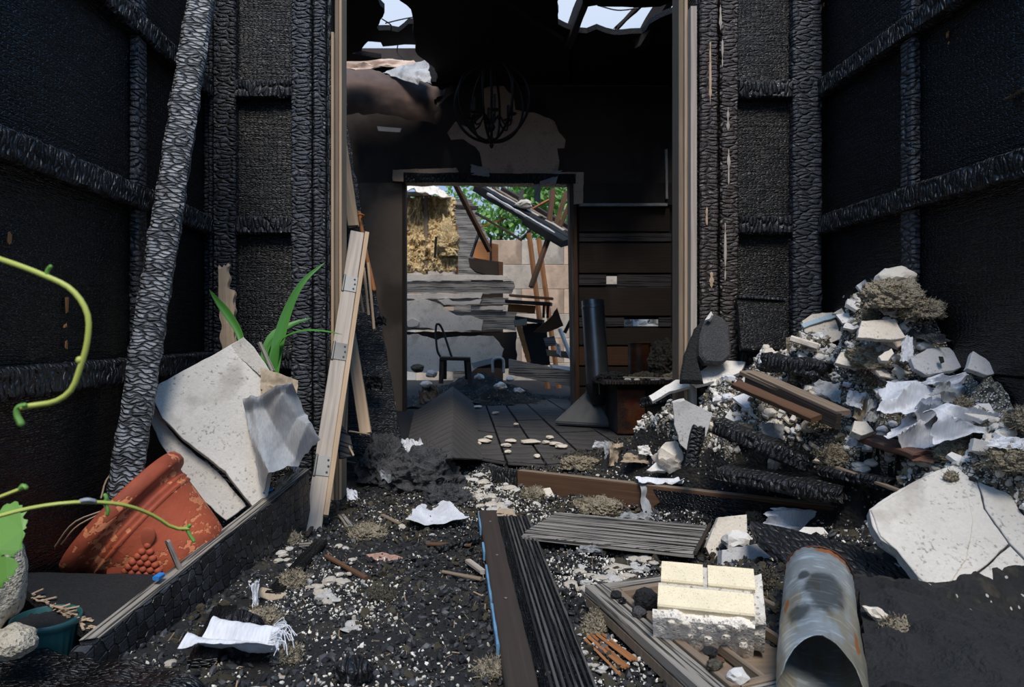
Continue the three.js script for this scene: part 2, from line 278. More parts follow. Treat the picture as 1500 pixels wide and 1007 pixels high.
// a timber: length along x, width w along z, thickness t along y, chamfered, with rough faces and ragged ends
function barGeo(L, w, t, o = {}) {
  const { ch = 0.003, rough = 0.0015, freq = 30, rag0 = 0, rag1 = 0, seg, side = 1, bend = 0, twist = 0, taper = null, seed = SEED++, deg = 40 } = o;
  const n = Math.min(seg ?? Math.max(2, Math.ceil(L / 0.06)), 220), hw = w / 2, ht = t / 2, pr = [];
  const edge = (a, b) => { for (let k = 0; k < side; k++) pr.push([mix(a[0], b[0], k / side), mix(a[1], b[1], k / side)]); pr.push(b); };
  const co = [[-hw + ch, -ht], [hw - ch, -ht], [hw, -ht + ch], [hw, ht - ch], [hw - ch, ht], [-hw + ch, ht], [-hw, ht - ch], [-hw, -ht + ch]];
  for (let k = 0; k < 8; k += 2) edge(co[k], co[k + 1]);
  const m = pr.length, pos = [], uv = [], idx = []; let per = [0];
  for (let k = 0; k < m; k++) { const a = pr[k], b = pr[(k + 1) % m]; per.push(per[k] + Math.hypot(a[0] - b[0], a[1] - b[1])); }
  for (let i = 0; i <= n; i++) for (let k = 0; k <= m; k++) {
    const q = pr[k % m]; let x = L * i / n, s = taper ? taper(i / n) : 1, z = q[0] * s, y = q[1] * s;
    const d = rough * 2 * (fbm(x * freq + seed * 3.1, y * freq * 1.3 + 7, z * freq * 1.3, 3) - 0.5), r = Math.hypot(y, z) || 1; z += d * z / r; y += d * y / r;
    if (twist) { const a = twist * i / n, c = Math.cos(a), si = Math.sin(a); [y, z] = [y * c - z * si, y * si + z * c]; }
    const f = i / n; if (rag0) x += rag0 * fbm(z * 60 + seed, y * 60, 3, 3) * Math.pow(1 - f, 4); if (rag1) x -= rag1 * fbm(z * 60 + seed, y * 60, 9, 3) * Math.pow(f, 4);
    y += bend * 4 * f * (1 - f);
    pos.push(x, y, z); uv.push(L * i / n + seed * 0.37, per[k] + seed * 0.21);
  }
  const st = m + 1;
  for (let i = 0; i < n; i++) for (let k = 0; k < m; k++) { const a = i * st + k, b = a + 1, c = a + st, d = c + 1; idx.push(a, c, b, b, c, d); }
  for (const i of [0, n]) {
    const c0 = pos.length / 3; let cx = 0, cy = 0, cz = 0; for (let k = 0; k < m; k++) { const o2 = (i * st + k) * 3; cx += pos[o2]; cy += pos[o2 + 1]; cz += pos[o2 + 2]; }
    pos.push(cx / m + (i ? -1 : 1) * (i ? rag1 : rag0) * 0.25, cy / m, cz / m); uv.push(0, 0);
    for (let k = 0; k <= m; k++) { const o2 = (i * st + k) * 3; pos.push(pos[o2], pos[o2 + 1], pos[o2 + 2]); uv.push(pos[o2 + 2], pos[o2 + 1]); }
    for (let k = 0; k < m; k++) i ? idx.push(c0, c0 + 2 + k, c0 + 1 + k) : idx.push(c0, c0 + 1 + k, c0 + 2 + k);
  }
  const g = new THREE.BufferGeometry(); g.setAttribute('position', new THREE.Float32BufferAttribute(pos, 3)); g.setAttribute('uv', new THREE.Float32BufferAttribute(uv, 2)); g.setIndex(idx);
  return crease(fixWinding(g), deg);
}
function fixWinding(g) {                                    // turn every face outward when the volume comes out negative
  const p = g.attributes.position, ix = g.index.array; let v = 0; const a = V(), b = V(), c = V();
  for (let i = 0; i < ix.length; i += 3) { a.fromBufferAttribute(p, ix[i]); b.fromBufferAttribute(p, ix[i + 1]); c.fromBufferAttribute(p, ix[i + 2]); v += a.dot(b.cross(c)); }
  if (v < 0) for (let i = 0; i < ix.length; i += 3) { const t = ix[i + 1]; ix[i + 1] = ix[i + 2]; ix[i + 2] = t; }
  return g;
}
const bar = (A, B, w, t, o = {}) => along(barGeo(A.distanceTo(B), w, t, o), A, B, o.up);
// a broken slab: outline given by points in space, thickness going away from the viewer
function plate(pts, th, o = {}) {
  const { jag = 0, sub = 0.03, bev = 0.002, seed = SEED++, holes = [], freq = 40 } = o;
  const c = V(); pts.forEach((p) => c.add(p)); c.divideScalar(pts.length);
  const n = V(); pts.forEach((p, i) => { const q = pts[(i + 1) % pts.length]; n.x += (p.y - q.y) * (p.z + q.z); n.y += (p.z - q.z) * (p.x + q.x); n.z += (p.x - q.x) * (p.y + q.y); }); n.normalize();
  const eye = V(0, CY, 0); if (n.dot(eye.sub(c)) < 0) n.negate();
  let u = V(1, 0, 0).addScaledVector(n, -n.x); if (u.length() < 0.2) u = V(0, 0, -1).addScaledVector(n, n.z); u.normalize(); const v = n.clone().cross(u);
  const flat = (q) => { const d = q.clone().sub(c); return [d.dot(u), d.dot(v)]; };
  const ring = (list, s) => {
    let f = list.map(flat); if (THREE.ShapeUtils.area(f.map(([x, y]) => new THREE.Vector2(x, y))) < 0 !== s) f = f.reverse();
    const out = []; f.forEach((a, i) => { const b = f[(i + 1) % f.length], L = Math.hypot(a[0] - b[0], a[1] - b[1]), k = jag ? Math.max(1, Math.round(L / sub)) : 1; for (let q = 0; q < k; q++) { const x = mix(a[0], b[0], q / k), y = mix(a[1], b[1], q / k); out.push(new THREE.Vector2(x + jag * 2 * (fbm(x * freq + seed * 5, y * freq, seed, 3) - 0.5), y + jag * 2 * (fbm(x * freq + 50, y * freq + seed * 5, seed + 9, 3) - 0.5))); } });
    return out;
  };
  const sh = new THREE.Shape(ring(pts, false)); holes.forEach((h) => sh.holes.push(new THREE.Path(ring(h, true))));
  const dep = Math.max(th - 2 * bev, 0.0005), g = new THREE.ExtrudeGeometry(sh, { depth: dep, bevelEnabled: bev > 0, bevelThickness: bev, bevelSize: bev, bevelOffset: -bev, bevelSegments: 1, steps: 1 });
  g.translate(0, 0, -(dep + bev)); return fit(crease(boxUV(g), 30), c, u, v, n);
}
const plateP = (list, th, o) => plate(list.map((q) => P(...q)), th, o);
// a bent, creased sheet over four corners; fn(u, v) lifts it along its normal
function sheet(c00, c10, c11, c01, o = {}) {
  const { nu = 24, nv = 24, th = 0.0025, rag = 0, fn = null, amp = 0.01, freq = 9, seed = SEED++, ridge = 0 } = o, c = c00.clone().add(c10).add(c11).add(c01).multiplyScalar(0.25);
  let n = c10.clone().sub(c00).cross(c01.clone().sub(c00)).normalize(); if (n.dot(V(0, CY, 0).sub(c)) < 0) n.negate();
  let ux = c10.clone().sub(c00).normalize(); const vy = n.clone().cross(ux).normalize(); ux = vy.clone().cross(n);
  const grid = [];
  for (let j = 0; j <= nv; j++) for (let i = 0; i <= nu; i++) {
    let u = i / nu, v = j / nv; const eu = (x) => rag * 2 * (fbm(x * 7 + seed, seed * 3, 1, 4) - 0.5);
    if (rag) { const du = mix(eu(v + 3), -eu(v + 9), u) * (Math.abs(u - 0.5) * 2), dv = mix(eu(u + 15), -eu(u + 21), v) * (Math.abs(v - 0.5) * 2); u += du; v += dv; }
    const q = c00.clone().multiplyScalar((1 - u) * (1 - v)).addScaledVector(c10, u * (1 - v)).addScaledVector(c11, u * v).addScaledVector(c01, (1 - u) * v).sub(c);
    let h = amp * 2 * (fbm(u * freq + seed * 7, v * freq, 2, 4) - 0.5); if (ridge) h += ridge * (0.5 - Math.abs(2 * fbm(u * 1.9 + seed, v * 1.9, 5, 1) - 1) * 1.6); if (fn) h += fn(u, v);
    grid.push(q.addScaledVector(n, h));
  }
  const st = nu + 1, pos = [], uv = [], idx = [], N = grid.length;
  const nor = grid.map((q, k) => { const i = k % st, j = (k / st) | 0, a = grid[j * st + Math.min(i + 1, nu)].clone().sub(grid[j * st + Math.max(i - 1, 0)]), b = grid[Math.min(j + 1, nv) * st + i].clone().sub(grid[Math.max(j - 1, 0) * st + i]); const m = a.cross(b).normalize(); return m.dot(n) < 0 ? m.negate() : m; });
  const loc = (q) => [q.dot(ux), q.dot(vy), q.dot(n)];
  for (const s of [0, -th]) grid.forEach((q, k) => { const l = loc(q.clone().addScaledVector(nor[k], s)); pos.push(...l); uv.push(l[0], l[1]); });
  for (let j = 0; j < nv; j++) for (let i = 0; i < nu; i++) { const a = j * st + i, b = a + 1, d = a + st, e = d + 1; idx.push(a, b, d, b, e, d, N + a, N + d, N + b, N + b, N + d, N + e); }
  const rim = []; for (let i = 0; i < nu; i++) rim.push(i); for (let j = 0; j < nv; j++) rim.push(j * st + nu); for (let i = nu; i > 0; i--) rim.push(nv * st + i); for (let j = nv; j > 0; j--) rim.push(j * st);
  rim.forEach((a, k) => { const b = rim[(k + 1) % rim.length]; idx.push(a, N + a, b, b, N + a, N + b); });
  const g = new THREE.BufferGeometry(); g.setAttribute('position', new THREE.Float32BufferAttribute(pos, 3)); g.setAttribute('uv', new THREE.Float32BufferAttribute(uv, 2)); g.setIndex(idx);
  return fit(crease(fixWinding(g), 50), c, ux, vy, n);
}
// tufted wool-like clump, base near y = 0
function clump(rx, ry, rz, o = {}) {
  const { det = 16, amp = 0.45, freq = 5, seed = SEED++, fib = 160, fl = 0.02, flat = 0.35 } = o, g = mergeVertices(new THREE.IcosahedronGeometry(1, det).deleteAttribute('uv').deleteAttribute('normal')), p = g.attributes.position, R = rng(seed * 77 + 5);
  for (let i = 0; i < p.count; i++) {
    const q = V().fromBufferAttribute(p, i), mr = (rx + ry + rz) / 3, X = q.x * rx / mr * freq, Y = q.y * ry / mr * freq, Z = q.z * rz / mr * freq, a = fbm(X * 0.4 + seed * 9, Y * 0.4, Z * 0.4, 3) - 0.5, b = Math.abs(2 * fbm(X + seed, Y + 4, Z, 3) - 1), c = fbm(X * 3, Y * 3 + seed, Z * 3, 2) - 0.5;
    const r = 1 + amp * (1.6 * a - 0.9 * b + 0.28 * c + 0.15); p.setXYZ(i, q.x * r * rx, Math.max(q.y * r, -flat) * ry, q.z * r * rz);
  }
  g.computeVertexNormals(); const parts = [boxUV(g)]; parts[0].computeVertexNormals();
  { const s = mergeVertices(parts[0].clone().deleteAttribute('uv').deleteAttribute('normal')); s.computeVertexNormals(); }
  if (fib) {
    const pos = [], uv = []; for (let k = 0; k < fib; k++) {
      const i = (R() * p.count) | 0, q = V().fromBufferAttribute(p, i), d = V(R() - 0.5, R() - 0.3, R() - 0.5).normalize().add(q.clone().normalize().multiplyScalar(0.7)).normalize(), s = V(R() - 0.5, R() - 0.5, R() - 0.5).normalize().multiplyScalar(0.0016), L = fl * (0.5 + R()), m = q.clone().addScaledVector(d, L * 0.5).add(V(R() - 0.5, R() - 0.5, R() - 0.5).multiplyScalar(L * 0.5)), e = q.clone().addScaledVector(d, L), s2 = s.clone().multiplyScalar(0.3);
      for (const t of [q.clone().sub(s), q.clone().add(s), m.clone().add(s), q.clone().sub(s), m.clone().add(s), m.clone().sub(s), m.clone().sub(s), m.clone().add(s), e.clone().add(s2)]) { pos.push(t.x, t.y, t.z); uv.push(t.x, t.y); }
    }
    const f = new THREE.BufferGeometry(); f.setAttribute('position', new THREE.Float32BufferAttribute(pos, 3)); f.setAttribute('uv', new THREE.Float32BufferAttribute(uv, 2)); f.computeVertexNormals(); parts.push(f);
  }
  return mergeGeometries(parts);
}
// angular lump
function chunk(rx, ry, rz, o = {}) {
  const { det = 1, amp = 0.5, freq = 1.6, seed = SEED++, deg = 28 } = o, g = mergeVertices(new THREE.IcosahedronGeometry(1, det).deleteAttribute('uv').deleteAttribute('normal')), p = g.attributes.position;
  for (let i = 0; i < p.count; i++) { const q = V().fromBufferAttribute(p, i), r = 1 + amp * 2 * (fbm(q.x * freq + seed * 9, q.y * freq, q.z * freq, 3) - 0.5); p.setXYZ(i, q.x * r * rx, q.y * r * ry, q.z * r * rz); }
  return crease(boxUV(g), deg);
}
function tube(pts, r, o = {}) {                             // r: number or function of 0..1
  const { n = 24, rad = 8 } = o, c = new THREE.CatmullRomCurve3(pts), g = new THREE.TubeGeometry(c, n, 1, rad, false), p = g.attributes.position, uv = g.attributes.uv, L = c.getLength();
  for (let i = 0; i <= n; i++) { const q = c.getPointAt(i / n), rr = typeof r === 'function' ? r(i / n) : r; for (let k = 0; k <= rad; k++) { const j = i * (rad + 1) + k; p.setXYZ(j, q.x + (p.getX(j) - q.x) * rr, q.y + (p.getY(j) - q.y) * rr, q.z + (p.getZ(j) - q.z) * rr); uv.setXY(j, i / n * L, k / rad * 6.28 * rr); } }
  g.computeVertexNormals();
  const caps = []; for (const [t, s] of [[0, -1], [1, 1]]) { const q = c.getPointAt(t), d = c.getTangentAt(t), rr = typeof r === 'function' ? r(t) : r; const s2 = new THREE.SphereGeometry(rr * 0.98, rad, 5); s2.translate(q.x, q.y, q.z); caps.push(s2); }
  return mergeGeometries([g, ...caps]);
}
function boxGeo(w, h, d, ch = 0.003, o = {}) { const g = barGeo(w, d, h, { ch, rough: 0, seg: 1, ...o }); g.translate(-w / 2, 0, 0); return g; }
// a strap leaf along points, folded a little at the midrib, with thickness
function leafGeo(pts, width, o = {}) {
  const { n = 22, fold = 0.25, up = V(0, 0, 1), th = 0.0012 } = o, c = new THREE.CatmullRomCurve3(pts), top = [], bot = [], idx = [], pos = [], uv = [];
  for (let i = 0; i <= n; i++) {
    const t = i / n, q = c.getPointAt(t), d = c.getTangentAt(t), s = d.clone().cross(up).normalize(), m = s.clone().cross(d).normalize(), w = typeof width === 'function' ? width(t) : width * Math.min(1, 0.35 + 1.6 * t) * Math.pow(Math.max(0, 1 - t), 0.55);
    for (const k of [-1, -0.5, 0, 0.5, 1]) { const a = q.clone().addScaledVector(s, k * w / 2).addScaledVector(m, Math.abs(k) * w * fold * 0.5); top.push(a); bot.push(a.clone().addScaledVector(m, -th)); }
  }
  const N = top.length; [...top, ...bot].forEach((q, k) => { pos.push(q.x, q.y, q.z); uv.push((k % 5) / 4, ((k % N) / 5 | 0) / n); });
  for (let i = 0; i < n; i++) for (let k = 0; k < 4; k++) { const a = i * 5 + k, b = a + 1, d = a + 5, e = d + 1; idx.push(a, d, b, b, d, e, N + a, N + b, N + d, N + b, N + e, N + d); }
  for (let i = 0; i < n; i++) for (const k of [0, 4]) { const a = i * 5 + k, d = a + 5; k ? idx.push(a, d, N + a, d, N + d, N + a) : idx.push(a, N + a, d, d, N + a, N + d); }
  const g = new THREE.BufferGeometry(); g.setAttribute('position', new THREE.Float32BufferAttribute(pos, 3)); g.setAttribute('uv', new THREE.Float32BufferAttribute(uv, 2)); g.setIndex(idx); g.computeVertexNormals(); return g;
}

// ------------------------------------------------------------------ the ground and the rubble heap as height fields
const heap = [];
for (const q of [
  [1312, 396, 2.80], [1338, 418, 2.76], [1290, 408, 2.86], [1300, 425, 2.74], [1255, 440, 2.96], [1290, 470, 2.82], [1370, 460, 2.76], [1405, 480, 2.66], [1440, 518, 2.52], [1478, 545, 2.38], [1500, 610, 2.25], [1185, 490, 3.2], [1130, 515, 3.35], [1060, 550, 3.45], [990, 590, 3.6],
  [1200, 560, 3.02], [1300, 545, 2.8], [1400, 585, 2.5], [1335, 640, 2.5], [1455, 650, 2.2], [1240, 640, 2.75], [1120, 590, 3.25], [1060, 632, 3.22], [1010, 610, 3.4], [1120, 655, 3.1], [1180, 680, 2.98], [1250, 692, 2.75], [1310, 690, 2.55], [1100, 520, 3.6], [1180, 490, 3.6],
  [960, 615, 3.8], [925, 645, 4.05], [880, 665, 4.6], [1500, 700, 2.1], [1400, 700, 2.35],
]) { const p = P(...q); heap.push([p.x, p.z, p.y]); }
for (const [x, z, y] of [[0.95, -3.2, 0.06], [1.1, -3.0, 0.06], [1.25, -2.75, 0.06], [1.4, -2.45, 0.08], [1.55, -2.1, 0.1], [1.7, -1.8, 0.08], [1.3, -2.2, 0.04], [1.5, -1.7, 0.03], [1.1, -2.5, 0.02], [0.85, -3.5, 0.05], [0.7, -3.9, 0.05], [0.5, -4.3, 0.02], [0.6, -4.9, 0.0], [1.2, -4.9, 0.05], [1.7, -4.6, 0.1], [1.5, -4.2, 0.35], [1.1, -4.3, 0.2], [1.6, -1.3, 0]]) heap.push([x, z, y]);
for (let x = -1.2; x < 0.9; x += 0.35) for (let z = -1.2; z > -5; z -= 0.4) if (x < 0.25 || z > -2.6 && x < 0.75) heap.push([x, z, 0]);
const XR0 = 1.75;
{ const A = P(714, 684, 3.98), B = P(1278, 748, 2.72); for (let k = 0; k <= 12; k++) { const q = A.clone().lerp(B, k / 12); heap.push([q.x, q.z + 0.07, 0.02], [q.x - 0.02, q.z + 0.16, 0.01], [q.x, q.z - 0.06, 0.035]); } }
for (const q of [[764, 784, 2.9], [818, 755, 3.3], [930, 790, 2.8], [1016, 812, 2.6], [1040, 780, 2.9], [900, 760, 3.2]]) { const p = P(...q); heap.push([p.x, p.z, 0.0]); }
const GX0 = -1.5, GZ0 = -5.3, GS = 0.015, GNX = 250, GNZ = 330, grid = new Float32Array(GNX * GNZ);
for (let j = 0; j < GNZ; j++) for (let i = 0; i < GNX; i++) grid[j * GNX + i] = moundAt(GX0 + i * GS, GZ0 + j * GS);
function mound(x, z) { const u = clamp((x - GX0) / GS, 0, GNX - 1.001), v = clamp((z - GZ0) / GS, 0, GNZ - 1.001), i = u | 0, j = v | 0, k = j * GNX + i; return mix(mix(grid[k], grid[k + 1], u - i), mix(grid[k + GNX], grid[k + GNX + 1], u - i), v - j); }
function moundAt(x, z) { let s = 0, w = 0; for (const [a, b, y] of heap) { const d = (a - x) ** 2 + (b - z) ** 2 + 1e-4, k = 1 / Math.pow(d + 0.0012, 1.8); s += k * y; w += k; } return s / w; }
const baseY = (x, z) => 0.035 * (fbm(x * 3.1, z * 3.1, 1, 3) - 0.5) + 0.03 * (fbm(x * 14, z * 14, 5, 3) - 0.5) + 0.016 * (fbm(x * 46, z * 46, 8, 2) - 0.5);
const G = (x, z) => { const m = mound(x, z); return m + baseY(x, z) * (1 + 1.6 * sstep(0.05, 0.3, m)); };
function hit(px, py, lo = 1.2, hi = 6) {                     // where a sight line meets the ground or the heap
  let d = lo; for (; d < hi; d += 0.02) { const p = P(px, py, d); if (p.y <= G(p.x, p.z) || p.x > XR0 - 0.09 || (p.z < -3.52 && p.x > 1.0)) break; }
  const p = P(px, py, d); p.y = G(p.x, p.z); return p;
}
function field(x0, x1, z0, z1, step, fn, skip) {
  const nx = Math.round((x1 - x0) / step), nz = Math.round((z1 - z0) / step), pos = [], uv = [], idx = [];
  for (let j = 0; j <= nz; j++) for (let i = 0; i <= nx; i++) { const x = mix(x0, x1, i / nx), z = mix(z0, z1, j / nz); pos.push(x, fn(x, z), z); uv.push(x, z); }
  for (let j = 0; j < nz; j++) for (let i = 0; i < nx; i++) { const a = j * (nx + 1) + i, b = a + 1, c = a + nx + 1, d = c + 1; if (!(skip && skip(pos[a * 3], pos[a * 3 + 2]))) idx.push(a, c, b, b, c, d); }
  const g = new THREE.BufferGeometry(); g.setAttribute('position', new THREE.Float32BufferAttribute(pos, 3)); g.setAttribute('uv', new THREE.Float32BufferAttribute(uv, 2)); g.setIndex(idx); g.computeVertexNormals(); return g;
}
one('floor', field(-1.5, 1.9, -5.2, 0.6, 0.014, (x, z) => baseY(x, z)), M.ash, 'black ash and trampled char covering the ground', null, null, 'structure');
one('rubble_heap', crease(boxUV(field(0.2, 1.735, -4.9, -1.1, 0.016, (x, z) => { const m = mound(x, z); return m < 0.035 ? -0.08 : G(x, z); }, (x, z) => (x > 1.0 && z < -3.58 && z > -3.82) || mound(x, z) < 0.33)), 50), M.rubble, 'heap of fine plaster rubble and wool against the charred side wall', 'rubble', null, 'stuff');
one('ash_bank', crease(boxUV(field(0.2, 1.735, -4.9, -1.1, 0.016, (x, z) => { const m = mound(x, z); return m < 0.035 ? -0.08 : G(x, z); }, (x, z) => (x > 1.0 && z < -3.58 && z > -3.82) || mound(x, z) < 0.02 || mound(x, z) >= 0.33)), 50), M.ash, 'black ash bank sloping down from the rubble heap', 'ash', null, 'stuff');
{ const g = boxUV(new THREE.BoxGeometry(60, 0.3, 60)); g.translate(0, -0.32, -10); one('ground', g, M.ash, 'bare dark soil around and below the burnt rooms', null, null, 'structure'); }

// ------------------------------------------------------------------ the burnt walls of the porch
const ZF = -3.6, XL = -1.35, XR = 1.75, TOP = 2.9, RAILS = [0.70, 1.375, 2.05, 2.72];
function panelGeo(A, B, y0, y1, th = 0.012, seed = SEED++) {   // an upright charred sheet from A to B (both at floor level)
  return along(barGeo(A.distanceTo(B), th, y1 - y0, { ch: 0.002, rough: 0.004, freq: 9, side: 8, seg: 12, seed }), A.clone().setY((y0 + y1) / 2), B.clone().setY((y0 + y1) / 2));
}
function charWall(name, label, A, B, n, posts, o = {}) {      // A to B along the wall face at floor level, n into the room
  const root = base(name, null, label, null, null, 'structure'), dir = B.clone().sub(A).normalize(), at = (s, h = 0, out = 0) => A.clone().addScaledVector(dir, s).addScaledVector(n, out).setY(h), L = A.distanceTo(B);
  part('core', panelGeo(at(0, 0, -0.06), at(L, 0, -0.06), -0.15, TOP, 0.09), M.black, root);
  const ys = [-0.12, ...RAILS, TOP];
  const cuts = [0, ...posts.filter((p) => p.main).map((p) => p.s), L];
  for (let i = 0; i + 1 < cuts.length; i++) for (let k = 0; k + 1 < ys.length; k++) if (cuts[i + 1] - cuts[i] > 0.06) part('panel', panelGeo(at(cuts[i] + 0.004), at(cuts[i + 1] - 0.004), ys[k] + 0.004, ys[k + 1] - 0.004), M.crackle, root);
  for (const y of o.rails ?? RAILS) for (let i = 0; i + 1 < (o.railCuts ?? [0, L]).length; i += 2) {
    const a = (o.railCuts ?? [0, L])[i], b = (o.railCuts ?? [0, L])[i + 1];
    part('rail', bar(at(a, y, 0.028), at(b, y, 0.028), 0.055, 0.092, { ch: 0.01, rough: 0.010, freq: 26, side: 5, seg: Math.ceil((b - a) / 0.018) }), o.railM ?? M.gator, root);
  }
  for (const p of posts) {
    const h = p.out ?? 0.022, ch = p.ch ?? 0.008;
    const runs = p.split ? ys.slice(0, -1).map((y, k) => [y + (k ? 0.05 : 0), ys[k + 1] - 0.05]) : [[-0.12, TOP]];
    for (const [y0, y1] of runs) part('stud', bar(at(p.s, y0, h / 2 + 0.004), at(p.s, y1, h / 2 + 0.004), p.w, h, { ch, rough: 0.006, freq: 34, side: 5, seg: Math.ceil((y1 - y0) / 0.02), up: n }), p.m ?? M.gator, root);
  }
  return root;
}
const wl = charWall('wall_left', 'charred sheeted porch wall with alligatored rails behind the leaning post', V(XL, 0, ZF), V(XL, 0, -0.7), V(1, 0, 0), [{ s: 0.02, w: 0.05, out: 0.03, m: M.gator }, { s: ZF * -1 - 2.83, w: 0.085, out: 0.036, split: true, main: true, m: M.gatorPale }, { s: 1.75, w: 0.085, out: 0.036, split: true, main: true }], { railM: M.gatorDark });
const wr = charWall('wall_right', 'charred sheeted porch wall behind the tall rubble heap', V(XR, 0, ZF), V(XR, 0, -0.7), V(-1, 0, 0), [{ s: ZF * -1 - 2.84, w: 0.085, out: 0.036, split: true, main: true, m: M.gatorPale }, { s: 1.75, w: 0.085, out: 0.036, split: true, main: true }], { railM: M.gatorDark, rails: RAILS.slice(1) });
const fx = (px) => (px - VX) / F * 3.6;                       // a column of the photo on the facing wall
{
  const s = (px) => fx(px) - XL;
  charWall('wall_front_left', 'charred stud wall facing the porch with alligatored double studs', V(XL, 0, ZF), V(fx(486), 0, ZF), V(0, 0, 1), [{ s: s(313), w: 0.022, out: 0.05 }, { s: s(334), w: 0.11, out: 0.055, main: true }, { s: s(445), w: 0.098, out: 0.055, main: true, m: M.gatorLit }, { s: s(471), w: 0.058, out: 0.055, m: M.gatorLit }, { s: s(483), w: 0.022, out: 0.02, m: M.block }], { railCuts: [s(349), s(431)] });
}
{
  const a = V(fx(1020), 0, ZF), s = (px) => fx(px) - a.x;
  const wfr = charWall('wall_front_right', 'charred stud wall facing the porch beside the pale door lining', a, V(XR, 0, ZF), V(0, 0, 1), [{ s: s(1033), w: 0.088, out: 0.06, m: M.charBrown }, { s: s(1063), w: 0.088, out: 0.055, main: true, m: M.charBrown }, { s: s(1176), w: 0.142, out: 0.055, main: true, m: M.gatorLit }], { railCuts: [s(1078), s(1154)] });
  // fresh wood showing through the char
  for (const [px, y0, y1, w, z] of [[1034, 60, 170, 5, 0.066], [1049, 12, 60, 5, 0.064], [1060, 160, 205, 5, 0.062], [1061, 220, 285, 4, 0.062], [1036, 395, 430, 6, 0.066], [1052, 60, 110, 3, 0.062], [1029, 300, 340, 3, 0.066], [1056, 320, 420, 3, 0.062]]) { const q = (y) => P(px, y, 3.6).setZ(ZF + z); part('raw_streak', bar(q(y0), q(y1), w / 290, 0.004, { ch: 0.0006, rough: 0.005, freq: 24, side: 3, rag0: 0.05, rag1: 0.05, seg: 24, taper: (t) => Math.pow(Math.sin(Math.PI * clamp(t, 0.02, 0.98)), 0.6) * (0.5 + 0.7 * n3(t * 9, px, 2)), up: V(0, 0, 1) }), px < 1040 ? M.pine : M.pineGrey, wfr, 'streak of raw wood'); }
}
for (const [w, x, l] of [[wl, XL + 0.014, [[98, 430, 462, 0.012], [96, 468, 486, 0.012], [97, 492, 516, 0.014], [14, 346, 352, 0.02]]], [wr, XR - 0.014, [[1388, 40, 58, 0.01], [1390, 56, 70, 0.008], [1206, 0, 14, 0.014]]]]) for (const [px, y0, y1, t] of l) part('raw_scar', along(barGeo(PX(px, y0, x).distanceTo(PX(px, y1, x)), t, 0.004, { ch: 0.001, rough: 0.006, freq: 40, side: 2, rag0: 0.03, rag1: 0.03 }), PX(px, y0, x), PX(px, y1, x), V(x < 0 ? 1 : -1, 0, 0)), M.orange, w, 'scar of raw orange wood');
for (const [px0, y0, px1, y1] of [[1470, 148, 1504, 128], [1450, 250, 1482, 240]]) part('raw_scar', bar(PX(px0, y0, XR - 0.016), PX(px1, y1, XR - 0.016), 0.02, 0.006, { rough: 0.006, rag0: 0.04, rag1: 0.02 }), y0 < 200 ? M.pineDull : M.brown, wr, 'torn pale splinter');
// pale timber linings left and right of the opening
{
  const r = base('trim_1', null, 'pale pine door lining on the hinged jamb side of the opening', null, null, 'structure');
  const b = (px0, px1, z0, z1, y0, y1, m, ch = 0.002) => part('lining_board', bar(V(fx((px0 + px1) / 2), y0, (z0 + z1) / 2), V(fx((px0 + px1) / 2), y1, (z0 + z1) / 2), Math.abs(z1 - z0), fx(px1) - fx(px0), { ch, rough: 0.001, up: V(1, 0, 0) }), m, r);
  b(486.6, 490.5, -3.70, -3.57, -0.1, 2.34, M.pine); b(490.5, 496, -3.73, -3.60, -0.1, 2.9, M.pineDull); b(496, 500, -3.75, -3.61, -0.1, 2.9, M.pine);
}
{
  const r = base('trim_2', null, 'pale pine door lining beside the brown charred stud', null, null, 'structure');
  const b = (px0, px1, z0, z1, y0, y1, m) => part('lining_board', bar(V(fx((px0 + px1) / 2), y0, (z0 + z1) / 2), V(fx((px0 + px1) / 2), y1, (z0 + z1) / 2), Math.abs(z1 - z0), fx(px1) - fx(px0), { ch: 0.002, rough: 0.001, up: V(1, 0, 0) }), m, r);
  b(1007.5, 1016.5, -3.68, -3.55, -0.1, 2.46, M.pineGrey); b(1003, 1007.5, -3.72, -3.60, -0.1, 2.9, M.pine); b(996, 1003, -3.74, -3.62, -0.1, 2.9, M.pineDull); b(1016.5, 1019.5, -3.72, -3.57, -0.1, 2.9, M.gator);
}

